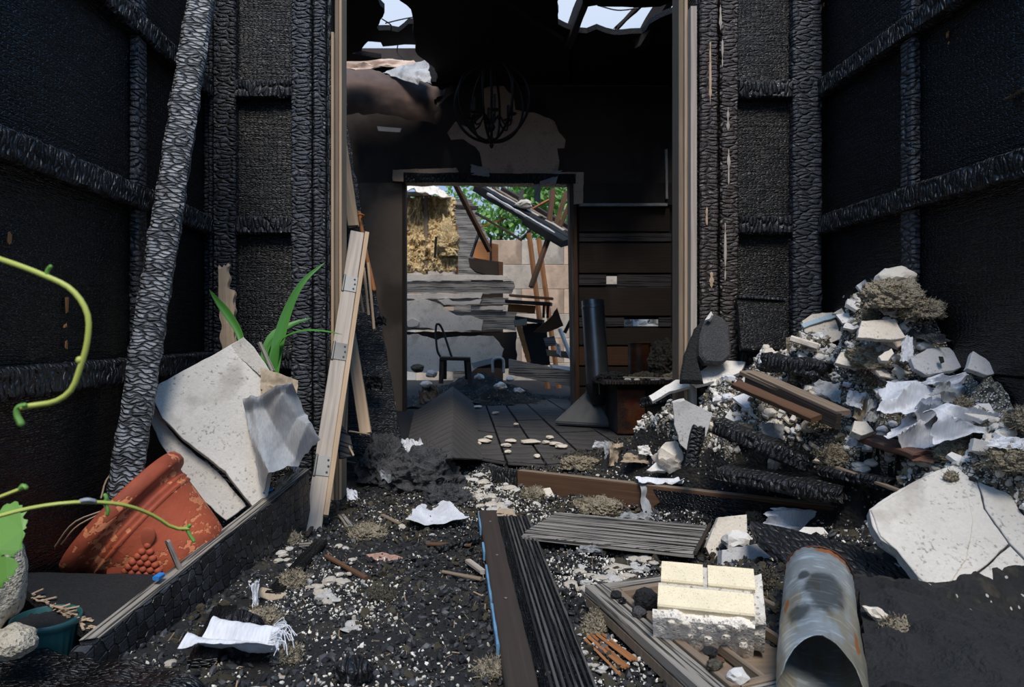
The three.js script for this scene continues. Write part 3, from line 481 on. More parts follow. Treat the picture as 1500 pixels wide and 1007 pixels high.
// ------------------------------------------------------------------ the inner room
const ZB = -7.5, K = F / 7.5, bx = (px) => (px - VX) / K, by = (py) => CY - (py - VY) / K;   // the far wall's plane
const wallBox = (name, x0, x1, y0, y1, z0, z1, m, parent, label) => { const g = boxUV(new THREE.BoxGeometry(x1 - x0, y1 - y0, z1 - z0)); g.translate((x0 + x1) / 2, (y0 + y1) / 2, (z0 + z1) / 2); return part(name, g, m, parent, label); };
const IL = -1.75, IR = 2.13, CEIL = 3.41, DY0 = by(268), DX0 = bx(592), DX1 = bx(840);
{
  const r = base('wall_back', null, 'sooted brown plaster wall with a wide doorway and bare plank section', null, null, 'structure');
  wallBox('plaster_side', IL, DX0, -0.1, DY0 + 0.0, ZB - 0.13, ZB, M.soot, r); wallBox('plaster_head', IL, IR + 0.06, DY0, CEIL + 0.4, ZB - 0.13, ZB, M.sootDark, r);
  wallBox('plaster_side', bx(848), IR + 0.06, by(300), DY0, ZB - 0.13, ZB, M.sootDark, r);
  // planks left where the plaster has fallen
  const rows = [[303, 339, M.darkWood, 849, 982], [341, 354, M.rail, 849, 984], [356, 400, M.darkWood, 849, 984], [402, 418, M.rail, 849, 889], [402, 424, M.rail, 905, 984], [421, 463, M.darkWood, 849, 984], [465, 479, M.rail, 849, 915], [481, 506, M.darkWood, 849, 984], [508, 536, M.brown, 849, 984], [538, 566, M.darkWood, 849, 984], [568, 600, M.darkWood, 849, 984], [465, 479, M.rail, 966, 984]];
  for (const [y0, y1, m, x0, x1] of rows) part('plank', bar(V(bx(x0), by((y0 + y1) / 2), ZB - 0.04), V(bx(x1), by((y0 + y1) / 2), ZB - 0.04 + (y0 % 3) * 0.006), 0.025, (y1 - y0) / K - 0.004, { ch: 0.003, rough: 0.002 }), m, r);
  for (const [y0, y1, x0, x1] of [[298, 404, 843, 996], [416, 468, 843, 996], [400, 420, 843, 884], [400, 420, 909, 996], [462, 482, 843, 912], [462, 482, 968, 996], [478, 602, 843, 996]]) part('lap_board', bar(V(bx(x0), by((y0 + y1) / 2), ZB - 0.068), V(bx(x1), by((y0 + y1) / 2), ZB - 0.068), 0.02, (y1 - y0) / K, { rough: 0.001 }), M.black, r);
  for (const [px, m] of [[852, M.brown], [909, M.darkWood], [967, M.darkWood]]) part('stud', bar(V(bx(px), 0, ZB - 0.09), V(bx(px), by(298), ZB - 0.09), 0.05, 0.06, { rough: 0.002 }), m, r);
  part('ledge', bar(V(bx(846), by(301), ZB + 0.02), V(bx(976), by(301), ZB + 0.02), 0.05, 0.03, { rough: 0.006, rag0: 0.03 }), M.plasterGrey, r);
  part('ledge', bar(V(bx(976), by(292), ZB + 0.02), V(bx(975), by(212), ZB + 0.02), 0.03, 0.025, { rough: 0.006, rag1: 0.1 }), M.plasterGrey, r);
  part('cornice_line', bar(V(bx(770), by(126), ZB + 0.02), V(bx(978), by(127), ZB + 0.02), 0.03, 0.012, { rough: 0.001 }), M.soot, r);
  part('picture_rail', bar(V(bx(745), by(94), ZB + 0.1), V(bx(958), by(99), ZB + 0.1), 0.05, 0.04, { rough: 0.012, freq: 10 }), M.rail, r);
  // fallen paint showing paler plaster
  const Pb = (l, z) => l.map(([x, y]) => V(bx(x), by(y), ZB + z));
  part('bare_patch', plate(Pb([[655, 195], [668, 180], [690, 188], [706, 172], [708, 130], [735, 122], [752, 140], [756, 160], [790, 168], [812, 178], [820, 192], [829, 205], [826, 216], [816, 218], [818, 245], [814, 262], [790, 268], [745, 266], [712, 262], [706, 250], [703, 225], [698, 214], [680, 206], [662, 204]], 0.008), 0.012, { jag: 0.025, sub: 0.06, freq: 12 }), M.sootPale, r);
  part('bare_patch', plate(Pb([[660, 120], [664, 108], [675, 102], [716, 100], [712, 116], [700, 122], [676, 124]], 0.008), 0.012, { jag: 0.02, sub: 0.06, freq: 12 }), M.soot, r);
  part('loose_flake', sheet(V(bx(690), by(242), ZB + 0.02), V(bx(718), by(248), ZB + 0.04), V(bx(716), by(262), ZB + 0.10), V(bx(690), by(258), ZB + 0.08), { nu: 10, nv: 8, rag: 0.1, amp: 0.02 }), M.plasterGrey, r);
  part('loose_flake', sheet(V(bx(796), by(256), ZB + 0.02), V(bx(822), by(250), ZB + 0.04), V(bx(812), by(272), ZB + 0.12), V(bx(788), by(274), ZB + 0.10), { nu: 10, nv: 8, rag: 0.1, amp: 0.02 }), M.plasterGrey, r);
  part('loose_flake', sheet(V(bx(781), by(262), ZB + 0.03), V(bx(792), by(262), ZB + 0.03), V(bx(790), by(302), ZB + 0.12), V(bx(782), by(298), ZB + 0.10), { nu: 6, nv: 12, rag: 0.1, amp: 0.015 }), M.plasterGrey, r);
}
{
  const r = base('door_frame', null, 'scorched architrave around the far doorway with pale corner pieces', null, null, 'structure');
  part('head_casing', plateP([[575, 249, 7.44], [668, 246, 7.44], [672, 252, 7.44], [640, 256, 7.44], [604, 262, 7.44], [592, 266, 7.44], [575, 265, 7.44]], 0.03, { jag: 0.006, sub: 0.04 }), M.sootPale, r);
  part('head_casing', plateP([[820, 252, 7.44], [855, 252, 7.44], [855, 268, 7.44], [854, 298, 7.44], [838, 300, 7.44], [838, 268, 7.44], [820, 264, 7.44]], 0.03, { jag: 0.006, sub: 0.04 }), M.sootPale, r);
  part('burnt_head', bar(V(bx(592), by(262), ZB - 0.03), V(bx(842), by(264), ZB - 0.03), 0.2, 0.10, { rough: 0.02, freq: 8, side: 3 }), M.gator, r);
  part('jamb', bar(V(bx(592), 0, ZB - 0.06), V(bx(592), DY0, ZB - 0.06), 0.18, 0.035, { up: V(1, 0, 0) }), M.darkWood, r);
  part('jamb', bar(V(bx(843.5), 0, ZB - 0.05), V(bx(838), DY0, ZB - 0.05), 0.2, 0.07, { up: V(1, 0, 0), rough: 0.004 }), M.brown, r);
  part('jamb_edge', bar(V(bx(840), 0, ZB + 0.055), V(bx(837), DY0 - 0.02, ZB + 0.055), 0.015, 0.03, { up: V(1, 0, 0) }), M.rail, r);
}
{
  const r = base('wall_inner_left', null, 'sooted side wall of the inner room behind the leaning boards', null, null, 'structure');
  wallBox('plaster', IL - 0.12, IL, -0.1, CEIL + 0.5, ZB, ZF - 0.12, M.sootDark, r);
  wallBox('return', IL - 0.12, XL + 0.02, -0.1, CEIL + 0.5, ZF - 0.18, ZF - 0.11, M.black, r);
}
{
  const r = base('wall_inner_right', null, 'sooted side wall of the inner room behind the stove', null, null, 'structure');
  wallBox('plaster', IR, IR + 0.12, -0.1, CEIL + 0.5, ZB - 0.1, ZF - 0.12, M.sootDark, r);
  wallBox('return', XR - 0.02, IR + 0.12, -0.1, CEIL + 0.5, ZF - 0.18, ZF - 0.11, M.black, r);
  const Pr = (x, y) => PX(x, y, IR - 0.015);
  part('batten', bar(PX(983, 282, IR - 0.02), PX(981, 420, IR - 0.02), 0.03, 0.03, { rough: 0.012, freq: 12 }), M.plasterGrey, r);
  part('plank', bar(PX(982, 420, IR - 0.01), PX(1000, 412, IR - 0.01), 0.03, 0.10), M.darkWood, r);
}
// the ceiling: charred boards with holes burnt through, below charred rafters
{
  const r = base('ceiling', null, 'charred ceiling with ragged holes open to the sky', null, null, 'structure'), C = (x, y, h = CEIL) => PY(x, y, h);
  const pl = (name, l, o = {}, h = CEIL, m = M.black) => part(name, plate(l.map(([x, y]) => C(x, y, h)), 0.05, { jag: 0.035, sub: 0.08, freq: 9, ...o }), m, r);
  pl('ceiling_board', [[380, -230], [556, -230], [560, -40], [553, 0], [564, 14], [558, 30], [552, 47], [540, 60], [534, 66], [527, 74], [516, 78], [508, 88], [470, 92]]);
  pl('ceiling_board', [[617, -230], [830, -230], [826, -20], [815, 10], [817, 36], [838, 45], [838, 124], [640, 126], [640, 104], [612, 80], [606, 60], [606, 30], [600, 14], [588, 0], [590, -40]]);
  pl('ceiling_board', [[833, 48], [862, 50], [876, 44], [900, 52], [940, 50], [960, 30], [990, 18], [1020, 22], [1010, 124], [833, 124]]);
  pl('ceiling_board', [[846, -230], [1160, -230], [1060, 0], [985, 2], [966, 10], [940, 12], [872, 8], [858, 10], [852, -10], [842, -60]]);
  pl('ceiling_board', [[520, 50], [545, 44], [585, 46], [600, 36], [616, 34], [616, 66], [590, 66], [562, 68], [556, 62], [520, 62]], {}, CEIL + 0.12);
  pl('ceiling_board', [[500, 84], [512, 78], [534, 82], [560, 86], [530, 90], [500, 91]], {}, CEIL + 0.02);
  const rf = (a, b, w, t, m) => part('rafter', bar(C(...a), C(...b), w, t, { rough: 0.012, freq: 9, side: 3, rag1: 0.15 }), m, r);
  rf([862, -20, CEIL + 0.25], [826, 75, CEIL - 0.1], 0.06, 0.14, M.darkWood); rf([988, -20, CEIL + 0.25], [928, 76, CEIL - 0.1], 0.06, 0.14, M.darkWood);
  rf([945, 0, CEIL + 0.3], [893, 52, CEIL + 0.05], 0.035, 0.035, M.darkWood); rf([700, -30, CEIL + 0.02], [840, 70, CEIL - 0.05], 0.035, 0.035, M.darkWood);
  for (const px of [560, 690, 760, 1000]) part('joist', bar(V((px - VX) / F * 6.2, CEIL + 0.12, -3.75), V((px - VX) / F * 6.2, CEIL + 0.12, px === 560 ? -5.4 : -7.4), 0.06, 0.14, { rough: 0.012, freq: 9, side: 3 }), M.black, r);
  part('wall_plate', bar(V(IL, by(112), ZB + 0.06), V(IR, by(112), ZB + 0.06), 0.12, 0.20, { rough: 0.02, freq: 7, side: 3 }), M.black, r);
}
for (const [a, b, c, lab] of [[[565, 34], [590, 28], [606, 25], 'thin sagging cable across the smaller sky hole'], [[560, 28], [572, 36], [571, 48], 'short curled cable hanging in the smaller sky hole'], [[876, 8], [905, 15], [935, 12], 'thin cable sagging across the wider sky hole'], [[583, 64], [582, 76], [592, 88], 'curled cable end below the charred strip']]) { one('cable', tube([PY(...a, CEIL + 0.15), PY(...b, CEIL + 0.13), PY(...c, CEIL + 0.15)], 0.006, { n: 10, rad: 6 }), M.cable, lab, 'cable'); }
// sagging plasterboard under the hole
{
  const Q = (x, y, d) => P(x, y, d);
  const sag = one('plasterboard_sheet', sheet(Q(503, 102, 7.2), Q(646, 122, 7.3), Q(634, 182, 7.22), Q(505, 172, 7.1), { nu: 30, nv: 24, rag: 0.10, amp: 0.025, freq: 3, fn: (u, v) => 0.12 * Math.sin(v * 2.6) + 0.05 * Math.sin(u * 5) , th: 0.012 }), M.sootBrown, 'brown scorched plasterboard sheet sagging below the smaller sky hole', 'plasterboard');
  one('plasterboard_sheet', sheet(Q(498, 87, 7.35), Q(606, 86, 7.4), Q(622, 100, 7.35), Q(500, 100, 7.3), { nu: 20, nv: 8, rag: 0.1, amp: 0.05, freq: 4, th: 0.012 }), M.sootPale, 'pale torn ceiling board edge caught along the wall top', 'plasterboard');
  one('plasterboard_sheet', sheet(Q(560, 104, 7.2), Q(626, 88, 7.2), Q(632, 124, 7.0), Q(606, 120, 7.0), { nu: 14, nv: 10, rag: 0.1, amp: 0.06, freq: 4, th: 0.006 }), M.plasterGrey, 'grey crumpled lining paper hanging under the ceiling hole', 'paper');
  part('plaster_lip', plateP([[552, 185, 7.0], [588, 188, 7.0], [586, 194, 7.0], [554, 192, 7.0]], 0.02), M.plasterGrey, sag, 'small pale plaster strip');
  one('plasterboard_sheet', sheet(Q(632, 140, 7.3), Q(664, 124, 7.35), Q(664, 136, 7.3), Q(636, 160, 7.2), { nu: 10, nv: 6, rag: 0.1, amp: 0.03, th: 0.008 }), M.soot, 'narrow torn board flap beside the chandelier', 'plasterboard');
}
// chandelier: a globe of iron hoops around candle arms
{
  const d = 6.3, c = P(720, 150, d), R = 0.335, root = base('chandelier', P(720, 214, d), 'dark iron globe chandelier hanging before the peeled wall', 'chandelier');
  for (let k = 0; k < 4; k++) { const a = 0.25 + k * Math.PI / 4, pts = []; for (let i = 0; i <= 40; i++) { const t = i / 40 * 2 * Math.PI; pts.push(V(c.x + Math.sin(t) * R * Math.cos(a), c.y - Math.cos(t) * R * 1.04, c.z + Math.sin(t) * R * Math.sin(a))); } part('hoop', tube(pts, 0.012, { n: 48, rad: 6 }), M.iron, root); }
  part('stem', tube([c.clone().add(V(0, 1.5, 0)), c.clone().add(V(0, 0.2, 0)), c.clone().add(V(0, -0.36, 0))], 0.012, { n: 8 }), M.iron, root);
  const fin = new THREE.LatheGeometry([[0, -0.06], [0.012, -0.05], [0.02, -0.03], [0.012, -0.015], [0.03, 0], [0.05, 0.02], [0.02, 0.035], [0, 0.04]].map((q) => new THREE.Vector2(...q)), 16); fin.translate(c.x, c.y - R * 1.04, c.z); part('finial', fin, M.iron, root);
  const hub = new THREE.LatheGeometry([[0, -0.1], [0.02, -0.09], [0.035, -0.06], [0.02, -0.03], [0.03, 0], [0.015, 0.03], [0, 0.05]].map((q) => new THREE.Vector2(...q)), 16); hub.translate(c.x, c.y - 0.16, c.z); part('hub', hub, M.iron, root);
  for (let k = 0; k < 6; k++) {
    const a = 0.4 + k * Math.PI / 3, q = (r, y) => V(c.x + Math.cos(a) * r, c.y + y, c.z + Math.sin(a) * r);
    const arm = part('arm', tube([q(0.02, -0.18), q(0.07, -0.12), q(0.12, -0.2), q(0.17, -0.22), q(0.19, -0.14)], 0.008, { n: 20, rad: 6 }), M.iron, root);
    const cup = new THREE.LatheGeometry([[0, 0], [0.03, 0.005], [0.045, 0.02], [0.04, 0.02], [0.02, 0.012], [0, 0.012]].map((v) => new THREE.Vector2(...v)), 14); cup.translate(...q(0.19, -0.14).toArray()); part('drip_cup', cup, M.iron, arm);
    const can = new THREE.CylinderGeometry(0.013, 0.013, 0.14, 10); can.translate(...q(0.19, -0.06).toArray()); part('candle', can, M.sootDark, arm);
  }
}
// floor boards of the inner room, lifted and dark
{
  const r = base('floor_inner', null, 'dark wide floor boards of the inner room, partly lifted', null, null, 'structure'), y = 0.045, Q = (x, py, h = y) => PY(x, py, h);
  const pc = (l, m = M.rail, label) => part('floor_board', plate(l.map((q) => Q(...q)), 0.025, { jag: 0.004, sub: 0.12 }), m, r, label);
  const g = boxUV(new THREE.BoxGeometry(4, 0.06, 9)); g.translate(0.2, -0.02, -9.4); part('subfloor', g, M.black, r);
  const E = [[690, 668, 684, 578], [742, 676, 706, 578], [800, 680, 730, 578], [862, 676, 756, 578], [930, 668, 796, 582], [990, 660, 832, 586]];
  for (let i = 0; i + 1 < E.length; i++) { const [a, b, c, d] = E[i], [e, f, g2, h] = E[i + 1]; const m1 = 0.42 + 0.1 * (i % 3), X = (s, k) => mix(s[0], s[2], k), Yp = (s, k) => mix(s[1], s[3], k); const L = E[i], R2 = E[i + 1];
    pc([[X(L, 0) + 2, Yp(L, 0)], [X(R2, 0) - 2, Yp(R2, 0)], [X(R2, m1) - 1.5, Yp(R2, m1)], [X(L, m1) + 1.5, Yp(L, m1)]]);
    pc([[X(L, m1) + 1.5, Yp(L, m1) - 1], [X(R2, m1) - 1.5, Yp(R2, m1) - 1], [X(R2, 1) - 1, Yp(R2, 1)], [X(L, 1) + 1, Yp(L, 1)]]); }
  // a sheet buckled into a ridge
  part('buckled_sheet', plate([Q(592, 668, 0.06), Q(662, 672, 0.20), Q(664, 566, 0.26), Q(606, 604, 0.06)], 0.012, { jag: 0.006, sub: 0.1 }), M.rail, r);
  part('buckled_sheet', plate([Q(662, 672, 0.20), Q(708, 672, 0.06), Q(694, 590, 0.05), Q(664, 566, 0.26)], 0.012, { jag: 0.006, sub: 0.1 }), M.rail, r);
}

// ------------------------------------------------------------------ beside the left wall
{ // leaning charred post, ash-white
  const A = P(174, 770, 2.50), B = P(304, -60, 3.08);
  const g = barGeo(A.distanceTo(B), 0.105, 0.085, { ch: 0.014, rough: 0.011, freq: 22, side: 6, seg: 150, rag0: 0.05 });
  one('charred_post', along(g, A, B, V(0.35, 0.2, 1)), M.post, 'ash-grey alligatored post leaning against the charred wall', 'post');
}
{ // heavy charred board standing on edge with a weathered top edge
  const A = P(120, 950, 1.74), B = P(447, 690, 3.05), dn = V(0, -0.135, 0), r = base('charred_beam', A.clone().setY(0), 'long charred board on edge, blocks of char below its pale top edge', 'beam');
  part('char_face', bar(A.clone().add(dn), B.clone().add(dn), 0.045, 0.27, { ch: 0.006, rough: 0.008, freq: 24, side: 6, seg: 90 }), M.block, r);
  part('top_edge', bar(A.clone().add(V(-0.002, 0.004, 0)), B.clone().add(V(-0.002, 0.004, 0)), 0.042, 0.01, { ch: 0.002, rough: 0.0015, rag0: 0.06 }), M.edgeWood, r, 'pale weathered top edge');
  part('tape_scrap', bar(P(228, 848, 2.03), P(237, 842, 2.06), 0.02, 0.012, { ch: 0.003 }), M.blueTag, r, 'small blue tape scrap');
  part('tape_scrap', bar(P(384, 723, 2.72), P(397, 717, 2.78), 0.02, 0.008, { ch: 0.003 }), M.blueTag, r, 'small blue tape scrap');
}
{ // terracotta planter lying on its side
  const d = 2.38, c = P(174, 742, d), m = P(285, 834, d + 0.02), ax = c.clone().sub(m).normalize(), Hh = c.distanceTo(m), root = base('terracotta_planter', m, 'large terracotta planter with peeling paint tipped on its side', 'planter');
  const prof = [[0, 0], [0.135, 0], [0.15, 0.012], [0.165, 0.06], [0.192, Hh * 0.55], [0.2, Hh * 0.66], [0.206, Hh * 0.665], [0.206, Hh * 0.69], [0.201, Hh * 0.70], [0.208, Hh * 0.72], [0.208, Hh * 0.75], [0.203, Hh * 0.76], [0.212, Hh * 0.82], [0.234, Hh * 0.84], [0.243, Hh * 0.87], [0.246, Hh * 0.93], [0.24, Hh * 0.985], [0.228, Hh], [0.214, Hh * 0.985], [0.208, Hh * 0.92], [0.19, Hh * 0.6], [0.15, 0.03], [0, 0.025]].map((q) => new THREE.Vector2(...q));
  const lg = new THREE.LatheGeometry(prof, 72); { const p = lg.attributes.position, uv = lg.attributes.uv; for (let i = 0; i < p.count; i++) { const x = p.getX(i), y = p.getY(i), z = p.getZ(i), r = Math.hypot(x, z), k = 1 + 0.012 * (fbm(x * 20, y * 20, z * 20, 2) - 0.5); p.setX(i, x * k); p.setZ(i, z * k); uv.setXY(i, Math.atan2(z, x) * 0.2, y + r); } lg.computeVertexNormals(); }
  const q = new THREE.Quaternion().setFromUnitVectors(V(0, 1, 0), ax);
  const body = part('body', fit(lg, m, V(1, 0, 0).applyQuaternion(q), ax, V(0, 0, 1).applyQuaternion(q)), M.terra, root);
  // a moulded bunch of grapes with two leaves
  const front = V(0, 0, 1).addScaledVector(ax, -ax.z).normalize(), side = front.clone().cross(ax), bumps = [];
  const on = (s, h) => { const r = 0.158 + h / Hh * 0.052, a = s / r; return m.clone().addScaledVector(ax, h).addScaledVector(front, Math.cos(a) * r).addScaledVector(side, Math.sin(a) * r); };
  const R = rng(9); for (let j = 0; j < 6; j++) for (let i = 0; i < 6 - j; i++) { const g = new THREE.SphereGeometry(0.0125, 10, 8), p = on((i - (5 - j) / 2) * 0.021 + 0.0 + (R() - 0.5) * 0.004, 0.155 - j * 0.019); g.translate(p.x, p.y, p.z); bumps.push(g); }
  part('grape_relief', boxUV(mergeGeometries(bumps)), M.terraPlain, body);
  for (const s of [-1, 1]) { const g = new THREE.SphereGeometry(1, 14, 10); g.scale(0.045, 0.03, 0.008); const p = on(s * 0.06, 0.175); part('leaf_relief', fit(boxUV(g), p, side.clone().multiplyScalar(1), ax.clone(), side.clone().cross(ax).negate().multiplyScalar(-1)), M.terraPlain, body); }
}
{ // plasterboard leaning behind the planter, two broken layers
  one('plasterboard_slab', plateP([[225, 572, 2.80], [357, 492, 2.97], [372, 508, 2.96], [408, 556, 2.93], [418, 600, 2.9], [392, 728, 2.74], [372, 748, 2.70], [330, 690, 2.70], [268, 640, 2.70], [238, 612, 2.73], [226, 592, 2.77]], 0.03, { jag: 0.004, sub: 0.03 }), M.slab, 'large off-white plasterboard slab leaning behind the tipped planter', 'plasterboard');
  one('plasterboard_slab', plateP([[219, 578, 2.84], [232, 604, 2.80], [258, 642, 2.77], [318, 690, 2.76], [362, 742, 2.74], [332, 764, 2.70], [300, 735, 2.70], [236, 652, 2.74], [222, 620, 2.80]], 0.016, { jag: 0.005, sub: 0.025 }), M.slab, 'cracked lower layer of plasterboard showing under the slab by the planter', 'plasterboard');
  one('plasterboard_slab', plateP([[330, 512, 2.955], [356, 494, 2.955], [372, 509, 2.945], [396, 545, 2.92], [380, 550, 2.92], [360, 532, 2.93]], 0.006, { jag: 0.003, sub: 0.02 }), M.slab, 'thin torn corner flake at the top of the leaning slab', 'plasterboard');
  one('wooden_stake', bar(P(380, 502, 3.02), P(400, 544, 3.0), 0.02, 0.012, {}), M.edgeWood, 'narrow grey batten end behind the leaning plasterboard', 'batten');
  one('cardboard_piece', sheet(P(382, 538, 2.90), P(437, 558, 2.90), P(430, 620, 2.86), P(382, 585, 2.86), { nu: 16, nv: 16, amp: 0.012, rag: 0.02, th: 0.004 }), M.cardboard, 'stained brown cardboard flap above the grey cloth', 'cardboard');
  const tri = (x) => Math.abs(2 * (x - Math.floor(x)) - 1), fold = (u, v) => 0.13 * tri(u * 1.25 - v * 0.35 + 0.1) * (0.3 + 0.7 * v) + 0.08 * tri(u * 0.7 + v * 1.4 + 0.3) * sstep(0.2, 0.7, u) + 0.05 * sstep(0.12, 0, v) - 0.05 * sstep(0.2, 0.0, u);
  one('grey_cloth', sheet(P(358, 592, 2.83), P(436, 582, 2.86), P(474, 664, 2.88), P(386, 724, 2.66), { nu: 46, nv: 46, amp: 0.016, freq: 3, rag: 0.04, fn: fold, th: 0.003 }), M.paperGrey, 'crumpled grey lining sheet draped over the leaning plasterboard', 'sheet');
  one('cardboard_piece', sheet(P(402, 708, 2.80), P(424, 690, 2.86), P(436, 684, 2.88), P(404, 726, 2.78), { nu: 10, nv: 10, amp: 0.03, rag: 0.06, th: 0.003 }), M.cardboard, 'small curled brown card under the grey cloth', 'cardboard');
  one('paper_curl', sheet(P(424, 678, 2.86), P(436, 674, 2.88), P(438, 692, 2.86), P(430, 690, 2.84), { nu: 8, nv: 8, amp: 0.03, th: 0.002 }), M.paper, 'small white paper curl at the foot of the grey cloth', 'paper');
}
{ // splintered raw timber
  const A = P(337, 690, 3.2), B = P(331, 374, 3.42), g = barGeo(A.distanceTo(B), 0.075, 0.03, { ch: 0.004, rough: 0.008, freq: 12, side: 5, seg: 80, rag1: 0.09 });
  { const p = g.attributes.position, L = A.distanceTo(B); for (let i = 0; i < p.count; i++) { const f = p.getX(i) / L, z = p.getZ(i); const cut = f > 0.825 ? 0.012 : 0.036; if (z > cut) p.setZ(i, cut + (z - cut) * 0.1 + 0.006 * Math.sin(f * 80)); if (z < -0.02 && f < 0.77) p.setZ(i, -0.026 + 0.006 * Math.sin(f * 60)); } g.computeVertexNormals(); }
  one('splintered_timber', along(g, A, B, V(0, 0, 1)), M.pine, 'raw splintered pine end standing against the charred stud', 'timber');
}
{ // strap-leaved plant
  const root = base('strap_leaf_plant', P(405, 640, 3.0).setY(0.05), 'green strap-leaved plant growing behind the leaning plasterboard', 'plant');
  const lf = (l, w, up) => part('leaf', leafGeo(l.map((q) => P(...q)), w, { up }), M.leaf, root);
  const wid = (w, a = 0.55) => (t) => w * (t < a ? mix(0.35, 1, sm(t / a)) : Math.pow(Math.max(0, 1 - (t - a) / (1 - a)), 0.7));
  lf([[404, 640, 2.98], [402, 540, 3.02], [420, 460, 3.05], [445, 412, 3.06], [477, 384, 3.08]], wid(0.052, 0.5), V(0, 0, 1));
  lf([[360, 560, 3.05], [352, 492, 3.12], [335, 462, 3.14], [318, 440, 3.15], [306, 424, 3.15]], wid(0.038, 0.75), V(0, 0, 1));
  lf([[398, 640, 3.0], [400, 540, 3.02], [412, 500, 3.0], [440, 486, 2.95], [470, 485, 2.9], [501, 490, 2.86]], wid(0.036, 0.5), V(0.2, 0.9, 0.5));
  lf([[392, 640, 3.05], [388, 530, 3.1], [402, 492, 3.12], [432, 474, 3.14], [457, 466, 3.16]], wid(0.048, 0.7), V(0.1, 0.7, 0.7));
  lf([[394, 640, 3.04], [386, 540, 3.08], [392, 510, 3.1], [410, 488, 3.1], [422, 482, 3.1]], wid(0.034, 0.5), V(0, 0.3, 0.9));
}
{ // vines hanging into the picture from beyond its edge
  const pt = (l) => l.map((q) => P(...q));
  const r1 = base('vine_tendril', P(-60, 360, 0.95), 'yellow-green vine tendril curling down before the charred wall', 'vine');
  part('stem', tube([V(-1.31, 1.02, -1.5), V(-0.98, 1.02, -1.2)].concat(pt([[-60, 362, 0.95], [0, 380, 0.93], [60, 402, 0.92], [105, 425, 0.92], [128, 460, 0.92], [128, 500, 0.92], [117, 540, 0.92], [104, 572, 0.92], [82, 588, 0.92], [50, 594, 0.92], [32, 597, 0.91]])), (t) => mix(0.0042, 0.0036, t), { n: 110, rad: 10 }), M.vine, r1);
  part('bud', tube(pt([[68, 405, 0.92], [70, 396, 0.92], [74, 391, 0.92]]), 0.0028, { n: 6 }), M.leafPale, r1);
  part('tip', tube(pt([[36, 594, 0.91], [26, 598, 0.91], [25, 608, 0.91], [31, 621, 0.91]]), (t) => 0.0034 + 0.0012 * t, { n: 12 }), M.leafPale, r1);
  part('node', (() => { const g = new THREE.SphereGeometry(0.0052, 12, 8), p = P(117, 528, 0.92); g.translate(p.x, p.y, p.z); return g; })(), M.vine, r1);
  const r2 = base('vine_tendril', P(-60, 780, 1.0), 'thin vine tendril arching across the tipped planter', 'vine');
  part('stem', tube([V(-1.31, 0.2, -1.5), V(-1.05, 0.48, -1.25)].concat(pt([[-60, 778, 1.05], [0, 756, 1.08], [60, 742, 1.12], [120, 736, 1.15], [180, 740, 1.2], [225, 756, 1.25], [255, 774, 1.28], [276, 775, 1.3]])), (t) => mix(0.0036, 0.0032, t), { n: 60, rad: 8 }), M.vine, r2);
  for (const l of [[[153, 738, 1.18], [156, 730, 1.18], [154, 726, 1.18]], [[156, 740, 1.18], [158, 748, 1.18], [157, 754, 1.18]], [[274, 776, 1.3], [278, 784, 1.3], [284, 793, 1.3]], [[268, 776, 1.3], [276, 772, 1.3], [278, 770, 1.3]]]) part('bud', tube(pt(l), 0.0035, { n: 6 }), M.leafPale, r2);
  part('node', tube(pt([[118, 735, 1.15], [128, 733, 1.15], [138, 735, 1.16]]), 0.004, { n: 6 }), M.paperGrey, r2);
  const r3 = base('vine_tendril', P(-60, 740, 1.0), 'short vine shoot tip poking in above the vine leaves', 'vine');
  part('stem', tube([V(-1.31, 0.24, -1.46), V(-1.02, 0.5, -1.2)].concat(pt([[-60, 752, 1.0], [0, 728, 1.0], [20, 720, 1.0], [32, 716, 1.0]])), 0.0026, { n: 20 }), M.vine, r3);
  part('bud', tube(pt([[30, 716, 1.0], [34, 712, 1.0], [38, 715, 1.0]]), 0.0035, { n: 6 }), M.leafPale, r3);
  // lobed vine leaves on the same plant
  const lobed = (c, s, turn, tilt) => { const sh = new THREE.Shape(), n = 50; for (let i = 0; i <= n; i++) { const a = i / n * 2 * Math.PI, r = s * (0.62 + 0.22 * Math.abs(Math.cos(a * 2.5)) + 0.05 * Math.sin(a * 17)) * (a > 5.9 || a < 0.38 ? 0.75 : 1); const x = Math.sin(a) * r, y = -Math.cos(a) * r; i ? sh.lineTo(x, y) : sh.moveTo(x, y); } const g = new THREE.ExtrudeGeometry(sh, { depth: 0.0012, bevelEnabled: false, curveSegments: 4 }), p = g.attributes.position; for (let i = 0; i < p.count; i++) { const x = p.getX(i), y = p.getY(i); p.setZ(i, p.getZ(i) - 1.2 * x * x / s * 0.3 + 0.15 * Math.abs(x) - 0.5 * y * y / s * 0.3); } g.computeVertexNormals(); g.rotateZ(turn); g.rotateX(tilt); g.translate(c.x, c.y, c.z); return g; };
  const lv = base('vine_leaf', P(-10, 790, 1.3), 'bright green lobed vine leaf over the pale stucco lump', 'leaf'); part('blade', lobed(P(6, 776, 1.30), 0.062, 1.9, -0.5), M.leafPale, lv); part('stalk', tube([V(-1.06, 0.47, -1.26)].concat(pt([[-60, 790, 1.3], [-20, 775, 1.31], [4, 776, 1.31]])), 0.002, { n: 10 }), M.vine, lv);
  const lv2 = base('vine_leaf', P(-20, 850, 1.28), 'lower vine leaf hanging before the pale stucco lump', 'leaf'); part('blade', lobed(P(-14, 838, 1.28), 0.055, 0.6, -0.1), M.leafPale, lv2); part('stalk', tube([V(-1.06, 0.46, -1.26)].concat(pt([[-70, 800, 1.3], [-40, 815, 1.29], [-14, 830, 1.29]])), 0.002, { n: 10 }), M.vine, lv2);
}
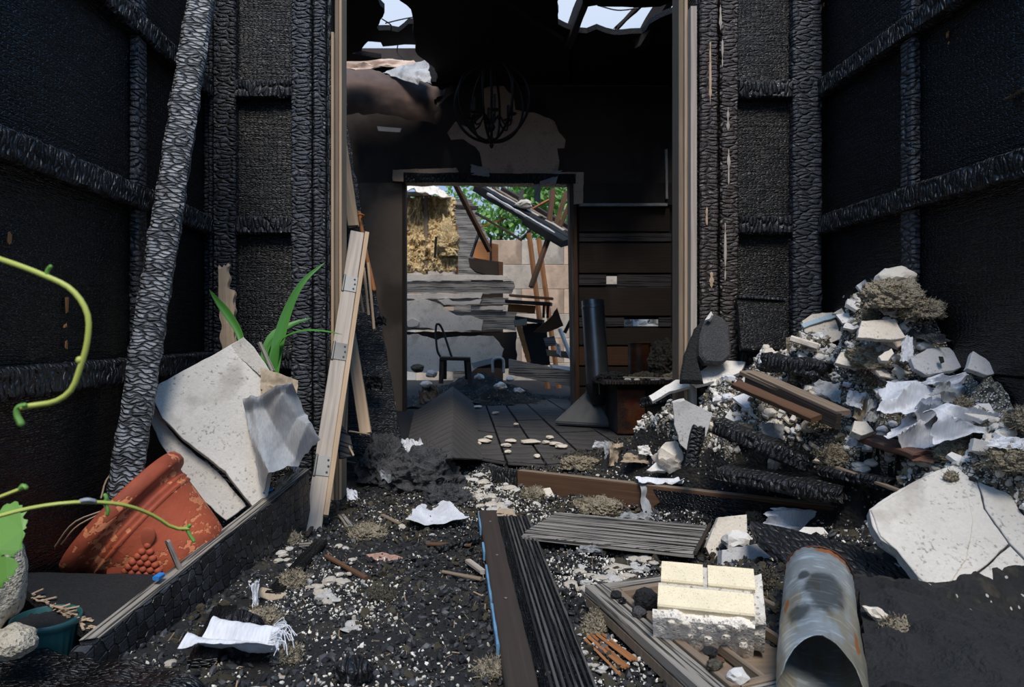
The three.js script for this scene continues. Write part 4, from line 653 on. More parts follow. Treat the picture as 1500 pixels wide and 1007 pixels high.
{ // things in the lower corner
  const c = P(-2, 845, 1.62), g = chunk(0.055, 0.115, 0.06, { det: 6, amp: 0.28, freq: 1.7, deg: 60, seed: 33 }); g.translate(c.x, c.y, c.z); one('stucco_lump', g, M.stucco, 'pale rough stucco lump standing beside the teal pot', 'lump');
  const c2 = P(14, 942, 1.58), g2 = chunk(0.058, 0.035, 0.05, { det: 5, amp: 0.35, freq: 1.7, deg: 50, seed: 35 }); g2.translate(c2.x, c2.y, c2.z); one('stucco_lump', g2, M.stucco, 'broken pale stucco piece lying in front of the teal pot', 'lump');
  const pc = P(68, 905, 1.86).setY(0.0), r = base('ribbed_pot', pc, 'small teal ribbed plant pot half hidden below the splintered board', 'pot');
  const top = P(68, 906, 1.86).y, prof = [[0, 0.0], [0.06, 0], [0.064, 0.01], [0.078, top - 0.02], [0.082, top - 0.018], [0.085, top - 0.008], [0.083, top], [0.077, top], [0.074, top - 0.02], [0.058, 0.02], [0, 0.02]].map((q) => new THREE.Vector2(...q)), lg = new THREE.LatheGeometry(prof, 96), p = lg.attributes.position;
  for (let i = 0; i < p.count; i++) { const x = p.getX(i), y = p.getY(i), z = p.getZ(i), a = Math.atan2(z, x); if (y < top - 0.021) { const k = 1 + 0.03 * Math.cos(a * 24); p.setX(i, x * k); p.setZ(i, z * k); } } lg.computeVertexNormals(); lg.translate(pc.x, 0.005, pc.z); part('pot_body', lg, M.teal, r); { const g = field(-0.08, 0.08, -0.08, 0.08, 0.008, (x, z) => top - 0.012 + 0.012 * fbm(x * 60, z * 60, 3, 2), (x, z) => Math.hypot(x, z) > 0.076); g.translate(pc.x, 0, pc.z); part('soil', g, M.black, r); }
  // splintered charred board below the planter
  const root = base('char_or_shade_board', P(120, 890, 1.95), 'charred board with torn orange splinters below the planter', 'board');
  part('board', plateP([[30, 838, 2.1], [236, 842, 2.18], [214, 866, 2.06], [150, 930, 1.84], [128, 925, 1.84], [96, 900, 1.9], [60, 880, 1.95], [34, 862, 2.02]], 0.03, { jag: 0.008, sub: 0.02 }), M.black, root);
  const R = rng(4); for (let k = 0; k < 46; k++) { const t = R(), q = P(mix(42, 140, t), mix(866, 920, t) + R() * 8, mix(1.98, 1.83, t)), e = q.clone().add(V(0.012 + R() * R() * 0.06, (R() - 0.55) * 0.03, (R() - 0.4) * 0.05)); part('splinter', bar(q, e, 0.006 + R() * 0.004, 0.003, { ch: 0.001, seg: 2, rag1: 0.01 }), M.pine, root); }
  part('splinter', bar(P(130, 848, 2.12), P(228, 852, 2.16), 0.012, 0.006, { rough: 0.003 }), M.pine, root);
  // black charred mass along the bottom edge
  const g4 = field(-1.25, -0.38, -2.0, -1.15, 0.012, (x, z) => { const f = (x + 1.25) / 0.87, u = (z + 1.98 - 0.30 * f) / 0.6; const edge = 1 - sstep(0.72, 1.0, f + 0.10 * fbm(x * 9, z * 9, 3, 3)); return -0.14 + 0.20 * edge * sstep(0.04, 0.22, u + 0.12 * (fbm(x * 8, z * 8, 4, 2) - 0.5)) + 0.03 * (fbm(x * 12, z * 30, 2, 4) - 0.5); });
  one('char_or_shade_board', g4, M.crackle, 'broad fibrous charred board at the very bottom edge', 'board');
  one('wooden_stake', bar(P(245, 792, 2.12), P(263, 834, 2.14), 0.026, 0.014, { ch: 0.002, rag0: 0.01 }), M.edgeWood, 'short grey stake leaning on the terracotta planter', 'stake');
  for (const [a, b, c2] of [[[78, 805, 2.3], [110, 765, 2.25], [152, 748, 2.25]], [[90, 798, 2.3], [115, 770, 2.25], [150, 752, 2.25]], [[95, 720, 2.5], [108, 712, 2.5], [120, 700, 2.5]], [[134, 690, 2.6], [142, 676, 2.6], [150, 660, 2.6]], [[148, 730, 2.5], [158, 700, 2.55], [196, 668, 2.6]]]) one('dry_stalk', tube([P(...a), P(...b), P(...c2)], 0.003, { n: 8, rad: 5 }), M.pine, 'thin dry stalk in the dark behind the planter', 'stalk', 'dry stalks behind the planter');
}

// ------------------------------------------------------------------ leaning joinery at the doorway
{
  const A = P(457, 783, 3.02), B = P(523, 342, 3.82), r = base('door_jamb', A.clone().setY(0), 'long pale pine jamb with steel hinges leaning at the doorway', 'jamb');
  const up = V(0.25, 0.15, 1);
  part('face', bar(A, B, 0.072, 0.032, { ch: 0.003, rough: 0.001, up }), M.pineGrey, r);
  const o = V(0.048, 0, -0.025); part('edge_strip', bar(A.clone().add(o).add(V(0.004, 0.07, 0)), B.clone().add(o), 0.022, 0.04, { ch: 0.002, rough: 0.001, up }), M.pine, r);
  for (const t of [0.185, 0.545, 0.79]) {
    const c = A.clone().lerp(B, t), dir = B.clone().sub(A).normalize(), s = dir.clone().cross(up).normalize(), n = s.clone().cross(dir), p0 = c.clone().addScaledVector(n, 0.018).addScaledVector(s, 0.006);
    const h = part('hinge', bar(p0.clone().addScaledVector(dir, -0.045), p0.clone().addScaledVector(dir, 0.045), 0.062, 0.004, { ch: 0.001, rough: 0, up: n }), M.steelDull, r);
    const k = t > 0.7 ? -1 : -1; part('hinge_pin', tube([p0.clone().addScaledVector(dir, -0.046).addScaledVector(s, k * 0.036), p0.clone().addScaledVector(dir, 0.046).addScaledVector(s, k * 0.036)], 0.007, { n: 4 }), M.steelDull, h);
    for (const [u, v] of [[-0.028, 0.016], [0, 0.02], [0.028, 0.016]]) { const g = new THREE.CylinderGeometry(0.005, 0.005, 0.003, 10); g.rotateX(Math.PI / 2); const q = p0.clone().addScaledVector(dir, u).addScaledVector(s, v).addScaledVector(n, 0.003); part('screw_hole', fit(boxUV(g), q, s, dir, n), M.iron, h); }
  }
}
one('charred_door', plateP([[496, 178, 4.35], [509, 178, 4.35], [586, 640, 4.15], [578, 652, 4.1], [508, 668, 4.0], [500, 500, 4.15]], 0.04, { jag: 0.01, sub: 0.05 }), M.crackle, 'black charred door leaf leaning behind the pale jamb', 'door');
one('pine_board', bar(P(497, 186, 4.25), P(519, 338, 4.1), 0.062, 0.025, { up: V(0, 0, 1), rag1: 0.05 }), M.pine, 'short nailed pine board slanting from the lining, knots showing', 'board');
one('pine_board', bar(P(513, 490, 3.98), P(536, 636, 3.72), 0.06, 0.025, { up: V(0, 0, 1) }), M.pine, 'pine board leaning behind the hinged jamb above the burnt fabric', 'board');
one('pine_board', bar(P(505, 520, 3.9), P(502, 640, 3.66), 0.045, 0.02, { up: V(0, 0, 1) }), M.pineDull, 'dull narrow board tucked close behind the hinged jamb', 'board');
one('pine_board', bar(P(574, 590, 4.6), P(572, 640, 4.5), 0.05, 0.02, { up: V(0, 0, 1) }), M.pineDull, 'short board stub standing at the foot of the charred door', 'board');
for (const [a, b, l] of [[[533, 392, 4.0], [540, 462, 3.98], 'first thin lath beside the charred door'], [[524, 410, 4.02], [532, 458, 4.0], 'second thin lath beside the charred door, nearer the jamb'], [[518, 424, 4.03], [525, 456, 4.01], 'shortest thin lath beside the charred door'], [[539, 385, 4.05], [548, 482, 4.0], 'longest thin lath beside the charred door']]) one('lath', bar(P(...a), P(...b), 0.014, 0.008, { up: V(0, 0, 1) }), M.pine, l, 'lath');
one('orange_pole', tube([P(526, 312, 4.2), P(534, 360, 4.16), P(548, 425, 4.1)], 0.012, { n: 12 }), M.orange, 'orange-brown pole leaning on the charred door edge', 'pole');
one('orange_rope', tube([P(521, 318, 4.16), P(527, 314, 4.14), P(533, 316, 4.16), P(530, 320, 4.18)], 0.006, { n: 14 }), M.cord, 'orange rope knotted around the leaning pole', 'rope');
one('charred_block', bar(P(512, 352, 4.05), P(528, 352, 4.05), 0.06, 0.06, { rough: 0.006, freq: 20, side: 3 }), M.block, 'charred timber block at the jamb top', 'block');
for (const [px, py, d, rx, ry, l] of [[548, 560, 4.05, 0.05, 0.03, 'curled charred ply shred on the charred door'], [558, 470, 4.1, 0.03, 0.02, 'small charred curl at the door edge']]) { const c = P(px, py, d); one('charred_shred', sheet(c.clone().add(V(-rx, ry, 0)), c.clone().add(V(rx, ry, 0.02)), c.clone().add(V(rx, -ry, 0.05)), c.clone().add(V(-rx, -ry, 0.04)), { nu: 12, nv: 10, amp: 0.05, rag: 0.1 }), M.black, l, 'debris'); }
one('plywood_scrap', plateP([[500, 620, 3.5], [512, 640, 3.5], [520, 668, 3.45], [498, 672, 3.4], [494, 640, 3.45]], 0.015, { jag: 0.004 }), M.rail, 'dark plywood scrap at the foot of the leaning boards', 'board');
one('lath', bar(P(512, 632, 3.55), P(541, 637, 3.7), 0.01, 0.008, {}), M.pine, 'thin lath lying across the foot of the leaning boards', 'lath');
one('lath', bar(P(506, 644, 3.5), P(518, 668, 3.42), 0.01, 0.006, { up: V(0, 0, 1) }), M.pine, 'pale lath edging the dark plywood scrap', 'lath');

// ------------------------------------------------------------------ on the ground
function rest(o, p, turn, tilt = 0, roll = 0) { o.position.copy(p); o.rotation.set(tilt, turn, roll, 'YXZ'); return o; }
{ // burnt bundle of cloth
  const mk = (px, py, rx, ry, rz, turn, seed, l, lift = 0) => { const p = hit(px, py); p.y += lift; rest(one('burnt_fabric', clump(rx, ry, rz, { amp: 0.6, freq: 3.2, seed, fib: 500, fl: 0.035, det: 20 }), M.fleck, l, 'fabric'), p, turn); };
  mk(562, 706, 0.14, 0.2, 0.14, 0.3, 3, 'ragged burnt fabric heap by the leaning boards', 0.08); mk(615, 716, 0.22, 0.15, 0.13, -0.45, 5, 'rolled burnt fabric bundle in front of the buckled sheet', 0.05); mk(655, 738, 0.12, 0.08, 0.1, 0.2, 7, 'frayed end of burnt cloth above the white paper');
}
{ const c = hit(632, 790); one('white_paper', sheet(P(594, 772, 3.05), P(688, 772, 3.04), P(650, 742, 3.42), P(618, 745, 3.40), { nu: 20, nv: 16, amp: 0.02, freq: 3, rag: 0.05, fn: (u, v) => 0.03 * Math.abs(u - 0.38) * 2 }), M.paper, 'folded white paper sheet lying below the burnt fabric', 'paper'); }
one('white_paper', sheet(P(584, 664, 4.5), P(624, 662, 4.5), P(618, 646, 4.7), P(590, 645, 4.7), { nu: 14, nv: 10, amp: 0.05, rag: 0.06 }), M.paper, 'small white crumpled paper behind the burnt fabric', 'paper');
one('white_paper', sheet(P(558, 702, 3.42), P(573, 706, 3.42), P(572, 694, 3.44), P(556, 690, 3.46), { nu: 8, nv: 8, amp: 0.03, rag: 0.06 }), M.paperGrey, 'grey paper tuft caught in the burnt fabric', 'paper');
one('cloth_scrap', sheet(P(508, 733, 3.35), P(524, 730, 3.35), P(523, 720, 3.4), P(508, 715, 3.4), { nu: 8, nv: 8, amp: 0.02 }), M.paper, 'white scrap beside the foot of the jamb', 'paper');
{ // long grooved black board with a blue painted edge
  const A = P(738, 770, 3.16), B = P(812, 1050, 1.62), r = base('grooved_board', B.clone(), 'long burnt grooved board with flaking blue paint on its edge', 'board'), dir = B.clone().sub(A).normalize(), s = V(0, 1, 0).cross(dir).normalize(), L = A.distanceTo(B);
  part('board', bar(A.clone().add(V(0.02, 0.03, 0)), B.clone().add(V(0.02, 0.03, 0)), 0.17, 0.022, { ch: 0.003, rough: 0.003, freq: 14, side: 3 }), M.crackle, r);
  part('rail', bar(A.clone().addScaledVector(s, -0.072).add(V(0, 0.05, 0)), B.clone().addScaledVector(s, -0.072).add(V(0, 0.05, 0)), 0.075, 0.035, { ch: 0.005, rough: 0.003, freq: 14, side: 2 }), M.darkWood, r);
  for (let k = 0; k < 8; k++) { const o = -0.02 + k * 0.0145; part('ridge', bar(A.clone().addScaledVector(s, o).add(V(0.02, 0.044, 0)).addScaledVector(dir, 0.02), B.clone().addScaledVector(s, o).add(V(0.02, 0.044, 0)), 0.007, 0.009, { ch: 0.002, rough: 0.002, freq: 20, bend: 0 }), k % 3 ? M.rail : M.black, r); }
  for (const [t0, t1] of [[0.02, 0.17], [0.30, 0.37], [0.46, 0.66], [0.68, 0.86]]) part('paint_edge', bar(A.clone().lerp(B, t0).addScaledVector(s, -0.113).add(V(0, 0.05, 0)), A.clone().lerp(B, t1).addScaledVector(s, -0.113).add(V(0, 0.05, 0)), 0.007, 0.032, { ch: 0.002, rough: 0.004, freq: 30, side: 3 }), M.blue, r, 'flaking blue painted edge');
  for (const t of [0.12, 0.4, 0.66]) { const g = new THREE.SphereGeometry(0.006, 10, 6); g.scale(1, 0.4, 1); const q = A.clone().lerp(B, t).addScaledVector(s, -0.07).add(V(0, 0.069, 0)); g.translate(q.x, q.y, q.z); part('nail_head', g, M.steelDull, r); }
  const e = bar(P(716, 760, 3.22), P(731, 732, 3.5), 0.03, 0.02, {}); part('stile_end', e, M.edgeWood, r);
}
{ // weathered plank of narrow grooves
  const c = [[764, 784, 0.045], [818, 751, 0.05], [1038, 770, 0.07], [1016, 812, 0.06]].map((q) => PY(...q)), r = base('weathered_plank', c[0].clone(), 'wide weathered grey plank with fine grooves lying on the ash', 'plank');
  part('plank', plate(c, 0.018, { jag: 0.003, sub: 0.05 }), M.greyBoard, r);
  const n = V(0, 0.004, 0); for (let k = 1; k < 9; k++) { const a = c[0].clone().lerp(c[1], k / 9).add(n), b = c[3].clone().lerp(c[2], k / 9).add(n); part('groove_ridge', bar(a, b, 0.026, 0.005, { ch: 0.0015, rough: 0.002, freq: 14 }), M.greyBoard, r); }
  part('end_trim', bar(c[3].clone().add(V(0.005, 0.003, 0)), c[2].clone().add(V(0.005, 0.003, 0)), 0.012, 0.014, { rough: 0.002 }), M.darkWood, r);
}
{ // long fallen joist
  const A = P(714, 684, 3.98), B = P(1278, 748, 2.72), m = A.clone().lerp(B, 0.16), r = base('fallen_joist', A.clone().setY(0), 'long fallen brown joist charred at one end', 'joist');
  const dn = V(0, -0.058, 0.0), C = A.clone().lerp(B, 0.12);
  part('joist', bar(C.clone().add(dn), B.clone().add(dn), 0.045, 0.118, { ch: 0.004, rough: 0.002, freq: 14 }), M.brown, r);
  part('top_edge', bar(C.clone().add(V(0, 0.002, 0)), B.clone().add(V(0, 0.002, 0)), 0.044, 0.004, { ch: 0.001, rough: 0.001 }), M.pineDull, r, 'paler top edge');
  part('charred_end', bar(A.clone().add(dn), C.clone().add(dn), 0.047, 0.11, { ch: 0.006, rough: 0.012, freq: 14, side: 4, seg: 20, rag0: 0.1 }), M.gator, r, 'charred end');
  part('charred_face', bar(A.clone().lerp(B, 0.5).add(V(0, -0.064, 0.026)), B.clone().add(V(0, -0.064, 0.026)), 0.008, 0.105, { ch: 0.002, rough: 0.004, freq: 12, side: 4, rag0: 0.12 }), M.crackle, r, 'charred lower face');
  const c = (u) => A.clone().lerp(B, u); const h = c(0.52); one('torn_lining', sheet(h.clone().add(V(-0.055, 0.014, -0.03)), h.clone().add(V(0.06, 0.014, -0.03)), h.clone().add(V(0.025, -0.19, 0.085)), h.clone().add(V(-0.045, -0.19, 0.085)), { nu: 14, nv: 24, amp: 0.02, freq: 4, rag: 0.08, fn: (u, v) => 0.025 * Math.sin(Math.min(1, v * 3) * Math.PI) }), M.paperGrey, 'grey torn lining strip hanging over the fallen joist', 'paper');
  one('white_paper', sheet(h.clone().add(V(-0.06, 0.02, -0.06)), h.clone().add(V(0.16, 0.03, -0.03)), h.clone().add(V(0.14, 0.02, 0.03)), h.clone().add(V(-0.05, 0.02, 0.02)), { nu: 14, nv: 8, amp: 0.025, freq: 4, rag: 0.1 }), M.paper, 'white curled paper resting on the fallen joist', 'paper');
}
{ // raised panel door with round knots lying on the ground
  const y = 0.06, q = (x, py, h = y) => PY(x, py, h), O = q(858, 868), U = q(1005, 846).sub(O), Vv = q(1075, 1045).sub(O);
  const ux = U.clone().normalize(), n = V(0, 1, 0), r = base('panelled_door', O.clone().setY(0), 'brown panelled door lying flat under the brick block', 'door');
  const far = q(1062, 838), x = q(980, 850).sub(O).normalize(), z = q(1010, 1007).sub(O).normalize();
  const w = 0.54, at = (a, b, h = 0) => O.clone().addScaledVector(x, a).addScaledVector(z, b).add(V(0, h, 0)), L = 0.84;
  const bd = (name, a0, b0, a1, b1, wd, t, h, m, l) => part(name, bar(at(a0, b0, h), at(a1, b1, h), wd, t, { ch: 0.003, rough: 0.0015 }), m, r, l);
  part('slab', plate([at(0, 0, -0.012), at(w, 0, -0.012), at(w, L, -0.012), at(0, L, -0.012)], 0.03), M.pineDull, r);
  bd('stile', 0.03, 0, 0.03, L, 0.06, 0.03, 0.005, M.edgeWood); bd('stile', w - 0.03, 0, w - 0.03, L, 0.06, 0.03, 0.005, M.edgeWood);
  bd('rail', 0.06, 0.025, w - 0.06, 0.025, 0.05, 0.03, 0.005, M.edgeWood); bd('rail', 0.06, 0.7, w - 0.06, 0.7, 0.06, 0.03, 0.005, M.edgeWood);
  bd('moulding', 0.078, 0.06, 0.078, 0.66, 0.022, 0.03, 0.008, M.pineDull); bd('moulding', w - 0.078, 0.06, w - 0.078, 0.66, 0.022, 0.03, 0.008, M.pineDull); bd('moulding', 0.09, 0.066, w - 0.09, 0.066, 0.02, 0.03, 0.006, M.pineDull); bd('moulding', 0.09, 0.655, w - 0.09, 0.655, 0.022, 0.03, 0.008, M.pineDull);
  bd('moulding', 0.17, 0.10, 0.17, 0.64, 0.014, 0.026, 0.006, M.pineDull); bd('moulding', w - 0.2, 0.10, w - 0.2, 0.64, 0.014, 0.026, 0.006, M.pineDull);
  for (const [a, b] of [[0.125, 0.30], [0.125, 0.52], [0.125, 0.11], [w - 0.125, 0.60], [w - 0.15, 0.50]]) { const g = new THREE.CylinderGeometry(0.018, 0.018, 0.004, 20); const p = at(a, b, 0.007); g.translate(p.x, p.y, p.z); part('knot', boxUV(g), M.brown, r, 'dark round knot'); }
}

// ------------------------------------------------------------------ brick block, duct, slabs by the panelled door
{ // three bricks still mortared together, bed face turned to the front
  const A = P(963, 887, 1.765), B = P(1106, 902, 1.70), D = P(994, 828, 1.86), x = B.clone().sub(A), L = x.length(); x.normalize(); const bk = D.clone().sub(A); bk.addScaledVector(x, -bk.dot(x)).normalize(); const z = bk.clone().negate(), y = z.clone().cross(x);
  const r = base('brick_block', A.clone().setY(0.07), 'cream bricks mortared together lying on the panelled door', 'bricks');
  const at = (g, cx, cy, cz) => { g.translate(cx, cy, cz); return fit(g, A, x, y, z); }, bx3 = (w, h, d2, cx, cy, cz, o) => at(boxUV(barGeo(w, d2, h, { ch: 0.004, rough: 0.0008, seg: 8, ...o }).translate(-w / 2, 0, 0)), cx, cy, cz), bw = 0.066;
  part('brick', bx3(L, 0.10, bw, L / 2, -0.05, -bw / 2), M.brick, r);
  const h0 = L * 0.455, z2 = -bw - 0.010 - bw / 2; part('brick', bx3(h0, 0.1, bw, 0.006 + h0 / 2, -0.047, z2), M.brick, r); part('brick', bx3(L - h0 - 0.012, 0.1, bw, h0 + 0.018 + (L - h0 - 0.012) / 2, -0.047, z2), M.brick, r);
  part('mortar_joint', bx3(L, 0.09, 0.016, L / 2, -0.052, -bw - 0.005, { rough: 0.003, freq: 60 }), M.mortar, r); part('mortar_joint', bx3(0.02, 0.09, bw - 0.004, h0 + 0.012, -0.05, z2), M.mortar, r);
  const m = barGeo(L + 0.012, 0.026, 0.135, { ch: 0.008, rough: 0.012, freq: 26, seg: 60, side: 14 }); m.translate(-0.012, -0.083, 0.004); part('mortar_bed', fit(boxUV(m), A, x, y, z), M.mortarBed, r);
  const e = barGeo(0.035, 0.15, 0.125, { ch: 0.012, rough: 0.014, freq: 24, seg: 12, side: 14 }); e.translate(L - 0.010, -0.075, -0.07); part('mortar_end', fit(boxUV(e), A, x, y, z), M.mortar, r);
  const nub = (u, v, s, k) => { const g = chunk(s, s, s * 0.7, { det: 3, amp: 0.3, seed: 60 + k, deg: 60 }); g.translate(u, v, 0.018); part('mortar_nub', fit(g, A, x, y, z), k < 2 ? M.plasterWarm : M.mortarBed, r); };
  [[0.035, -0.04, 0.013], [0.067, -0.04, 0.013], [0.148, -0.036, 0.01], [0.182, -0.034, 0.011], [0.16, -0.07, 0.012], [0.1, -0.05, 0.008], [0.075, -0.082, 0.01], [0.12, -0.085, 0.012], [0.2, -0.09, 0.012]].forEach((q, k) => nub(q[0], q[1], q[2], k));
}
{ // heat-stained duct, torn open at the near end
  const A = P(1199, 846, 1.95), B = P(1205, 1030, 1.40), ax = B.clone().sub(A).normalize(), s = ax.clone().cross(V(0, 1, 0)).normalize(), up = s.clone().cross(ax), L = A.distanceTo(B), R = 0.084, na = 64, nl = 50, pos = [], uv = [], idx = [];
  for (const rr of [0, -0.0018]) for (let i = 0; i <= nl; i++) for (let k = 0; k <= na; k++) {
    const a = k / na * 2 * Math.PI, top = Math.cos(a); let t = i / nl; const cut = 0.10 * Math.exp(-(((a > Math.PI ? a - 2 * Math.PI : a) - 0.1) ** 2) / 0.7) - 0.05 * Math.exp(-((a - 4.9) ** 2) / 0.05) + 0.008 * fbm(a * 6, 3, 1, 3);
    let l = t * L - (t > 0.55 ? cut * (t - 0.55) / 0.45 : 0); const dent = 0.006 * (fbm(t * 4, Math.cos(a) * 2, Math.sin(a) * 2, 3) - 0.5) * 2 + 0.004 * sstep(0.1, 0, t) * Math.sin(a * 40) * 0.4, seam = 0.002 * sstep(0.012, 0, Math.abs(t - 0.1 - 0.03 * Math.sin(a + 1)));
    const q = R + rr + dent + seam, yy = top * q * (top < 0 ? 0.6 : 1), zz = Math.sin(a) * q, p = A.clone().addScaledVector(ax, l).addScaledVector(up, yy).addScaledVector(s, zz); pos.push(p.x, p.y, p.z); uv.push(l, a * R);
  }
  const st = na + 1, N = (nl + 1) * st; for (let i = 0; i < nl; i++) for (let k = 0; k < na; k++) { const a = i * st + k, b = a + 1, c = a + st, d = c + 1; idx.push(a, b, c, b, d, c, N + a, N + c, N + b, N + b, N + c, N + d); }
  for (const i of [0, nl]) for (let k = 0; k < na; k++) { const a = i * st + k, b = a + 1; i ? idx.push(a, b, N + a, b, N + b, N + a) : idx.push(a, N + a, b, b, N + a, N + b); }
  const g = new THREE.BufferGeometry(); g.setAttribute('position', new THREE.Float32BufferAttribute(pos, 3)); g.setAttribute('uv', new THREE.Float32BufferAttribute(uv, 2)); g.setIndex(idx); g.computeVertexNormals();
  const r = base('metal_duct', A.clone().setY(0.07), 'heat-stained galvanised duct with a torn mouth beside the brick block', 'duct'); part('duct_shell', g, M.metal, r);
  const rim = []; for (let k = 0; k <= 40; k++) { const a = -1.5 + k / 40 * 3.4; rim.push(A.clone().addScaledVector(ax, -0.003).addScaledVector(up, Math.cos(a) * R * 1.005).addScaledVector(s, Math.sin(a) * R * 1.005)); } part('rusty_rim', tube(rim, 0.0025, { n: 60, rad: 6 }), M.rust, r, 'rusty crimped rim');
}
{ // large broken plaster slab in three cracked pieces
  const r = base('plaster_slab', P(1400, 900, 2.0).setY(0.1), 'large cracked white plaster slab leaning at the foot of the rubble heap', 'plaster');
  const C = P(1400, 800, 2.02), n = P(1273, 745, 2.14).sub(C).cross(P(1445, 944, 1.80).sub(C)).normalize(); if (n.z < 0) n.negate();
  const pr = (x, y, off = 0) => { const e = V(0, CY, 0), d = P(x, y, 1).sub(e); const t = C.clone().addScaledVector(n, off).sub(e).dot(n) / d.dot(n); return e.addScaledVector(d, t); };
  const pl = (l, th, off, o) => plate(l.map(([x, y]) => pr(x, y, off)), th, { jag: 0.003, sub: 0.02, ...o });
  part('slab_piece', pl([[1274, 746], [1300, 727], [1345, 702], [1380, 687], [1396, 682], [1424, 690], [1436, 722], [1441, 745], [1462, 775], [1477, 797], [1440, 832], [1420, 846], [1391, 881], [1368, 872], [1346, 848], [1316, 808], [1290, 790], [1278, 772]], 0.035, 0), M.slab, r);
  part('slab_piece', pl([[1426, 690], [1460, 688], [1506, 697], [1506, 822], [1480, 797], [1465, 775], [1444, 745], [1439, 722]], 0.035, 0.002), M.slab, r);
  part('slab_piece', pl([[1394, 882], [1423, 847], [1442, 834], [1479, 800], [1506, 826], [1506, 912], [1470, 925], [1446, 943], [1420, 925]], 0.035, -0.002), M.slab, r);
  part('skin_layer', pl([[1276, 747], [1345, 704], [1386, 690], [1402, 700], [1420, 730], [1426, 765], [1416, 820], [1395, 850], [1370, 868], [1345, 845], [1314, 806], [1290, 786]], 0.004, 0.0045, { jag: 0.002 }), M.slab, r);
  const e = P(0, 0, 1); part('grey_edge', pl([[1368, 874], [1392, 884], [1420, 927], [1443, 945], [1430, 944], [1400, 920], [1374, 890]], 0.02, -0.03), M.plasterGrey, r);
  one('wool_tuft', (() => { const c = pr(1393, 700, 0.012), g = clump(0.02, 0.02, 0.012, { seed: 91, fib: 80, fl: 0.012, det: 8 }); g.translate(c.x, c.y, c.z); return g; })(), M.wool, 'small wool tuft stuck near the top of the cracked slab', 'insulation');
}
one('char_or_shade_board', plateP([[1098, 768, 2.44], [1160, 775, 2.4], [1262, 796, 2.3], [1312, 824, 2.2], [1366, 880, 2.06], [1300, 866, 2.0], [1250, 848, 2.02], [1160, 828, 2.14], [1112, 792, 2.3]], 0.03, { jag: 0.005, sub: 0.03 }), M.gator, 'charred board slanting from behind the duct to the cracked slab', 'board');
one('char_or_shade_board', sheet(PY(1270, 1010, 0.13), PY(1600, 1040, 0.18), PY(1520, 900, 0.2), PY(1258, 858, 0.17), { nu: 60, nv: 60, amp: 0.035, freq: 5, rag: 0.02, th: 0.02 }), M.black, 'added black sheet standing in for shade in the hollow below the cracked slab', 'board');  // black sheet added so the hollow under the slab reads as shaded
one('charred_stick', bar(P(1376, 920, 1.78), P(1432, 1040, 1.52), 0.03, 0.02, { rough: 0.006, freq: 18, side: 3 }), M.darkWood, 'dark weathered stick standing under the cracked slab', 'stick');

// ------------------------------------------------------------------ pieces on the rubble heap
const eye = V(0, CY, 0);
function onPlane(px, py, c, n) { const d = P(px, py, 1).sub(eye), t = c.clone().sub(eye).dot(n) / d.dot(n); return eye.clone().addScaledVector(d, t); }
function fragPts(l, n, lift) { const mx = l.reduce((s, q) => s + q[0], 0) / l.length, my = l.reduce((s, q) => s + q[1], 0) / l.length, c = hit(mx, my, 1.5, 5.5).add(V(0, lift, lift * 0.8)); return l.map(([x, y]) => onPlane(x, y, c, n)); }
function frag(l, th, m, label, category = 'plasterboard', o = {}) { const n = V(...(o.n ?? [0, 0.72, 0.7])).normalize(); return one(o.name ?? 'plasterboard_piece', plate(fragPts(l, n, o.lift ?? 0.045), th, { jag: o.jag ?? 0.004, sub: 0.018, bev: 0.0015 }), m, label, category, o.group); }
function crumple(l, m, label, category = 'paper', o = {}) { const n = V(...(o.n ?? [0, 0.72, 0.7])).normalize(), p = fragPts(l, n, o.lift ?? 0.045); return one(o.name ?? 'paper_sheet', sheet(p[0], p[1], p[2], p[3], { nu: 30, nv: 26, amp: o.amp ?? 0.02, freq: o.freq ?? 4, ridge: o.ridge ?? 0, rag: o.rag ?? 0.08, th: 0.002, seed: o.seed ?? SEED++ }), m, label, category, o.group); }
function wool(px, py, w, h, label, o = {}) { const p = o.d ? P(px, py + h * 0.42, o.d) : hit(px, py + h * 0.42, 1.5, 5.5), d = -p.z, k = d / F; const g = clump(w * 0.5 * k, h * 0.62 * k, (o.dz ?? 0.7) * w * 0.5 * k, { seed: o.seed ?? SEED++, fib: o.fib ?? 500, fl: Math.min(0.016, 0.22 * w * k), det: 22, amp: 0.5, freq: 4.5 }); const ob = one('wool_clump', g, o.m ?? M.wool, label, 'insulation', o.group); ob.position.copy(p).add(V(0, h * 0.14 * k, mound(p.x, p.z) > 0.25 ? 0.045 : 0)); ob.rotation.z = o.roll ?? 0; return ob; }
function rock(px, py, w, h, m, label, o = {}) { const p = o.d ? P(px, py + h * 0.3, o.d) : hit(px, py + h * 0.4, 1.5, 5.5), k = -p.z / F; const g = chunk(w * 0.5 * k, h * 0.52 * k, (o.dz ?? 0.8) * w * 0.5 * k, { seed: o.seed ?? SEED++, det: o.det ?? 2, amp: o.amp ?? 0.5 }); const ob = one('plaster_lump', g, m, label, 'plaster', o.group); ob.position.copy(p).add(V(0, h * 0.3 * k, 0)); ob.rotation.z = o.roll ?? 0; return ob; }

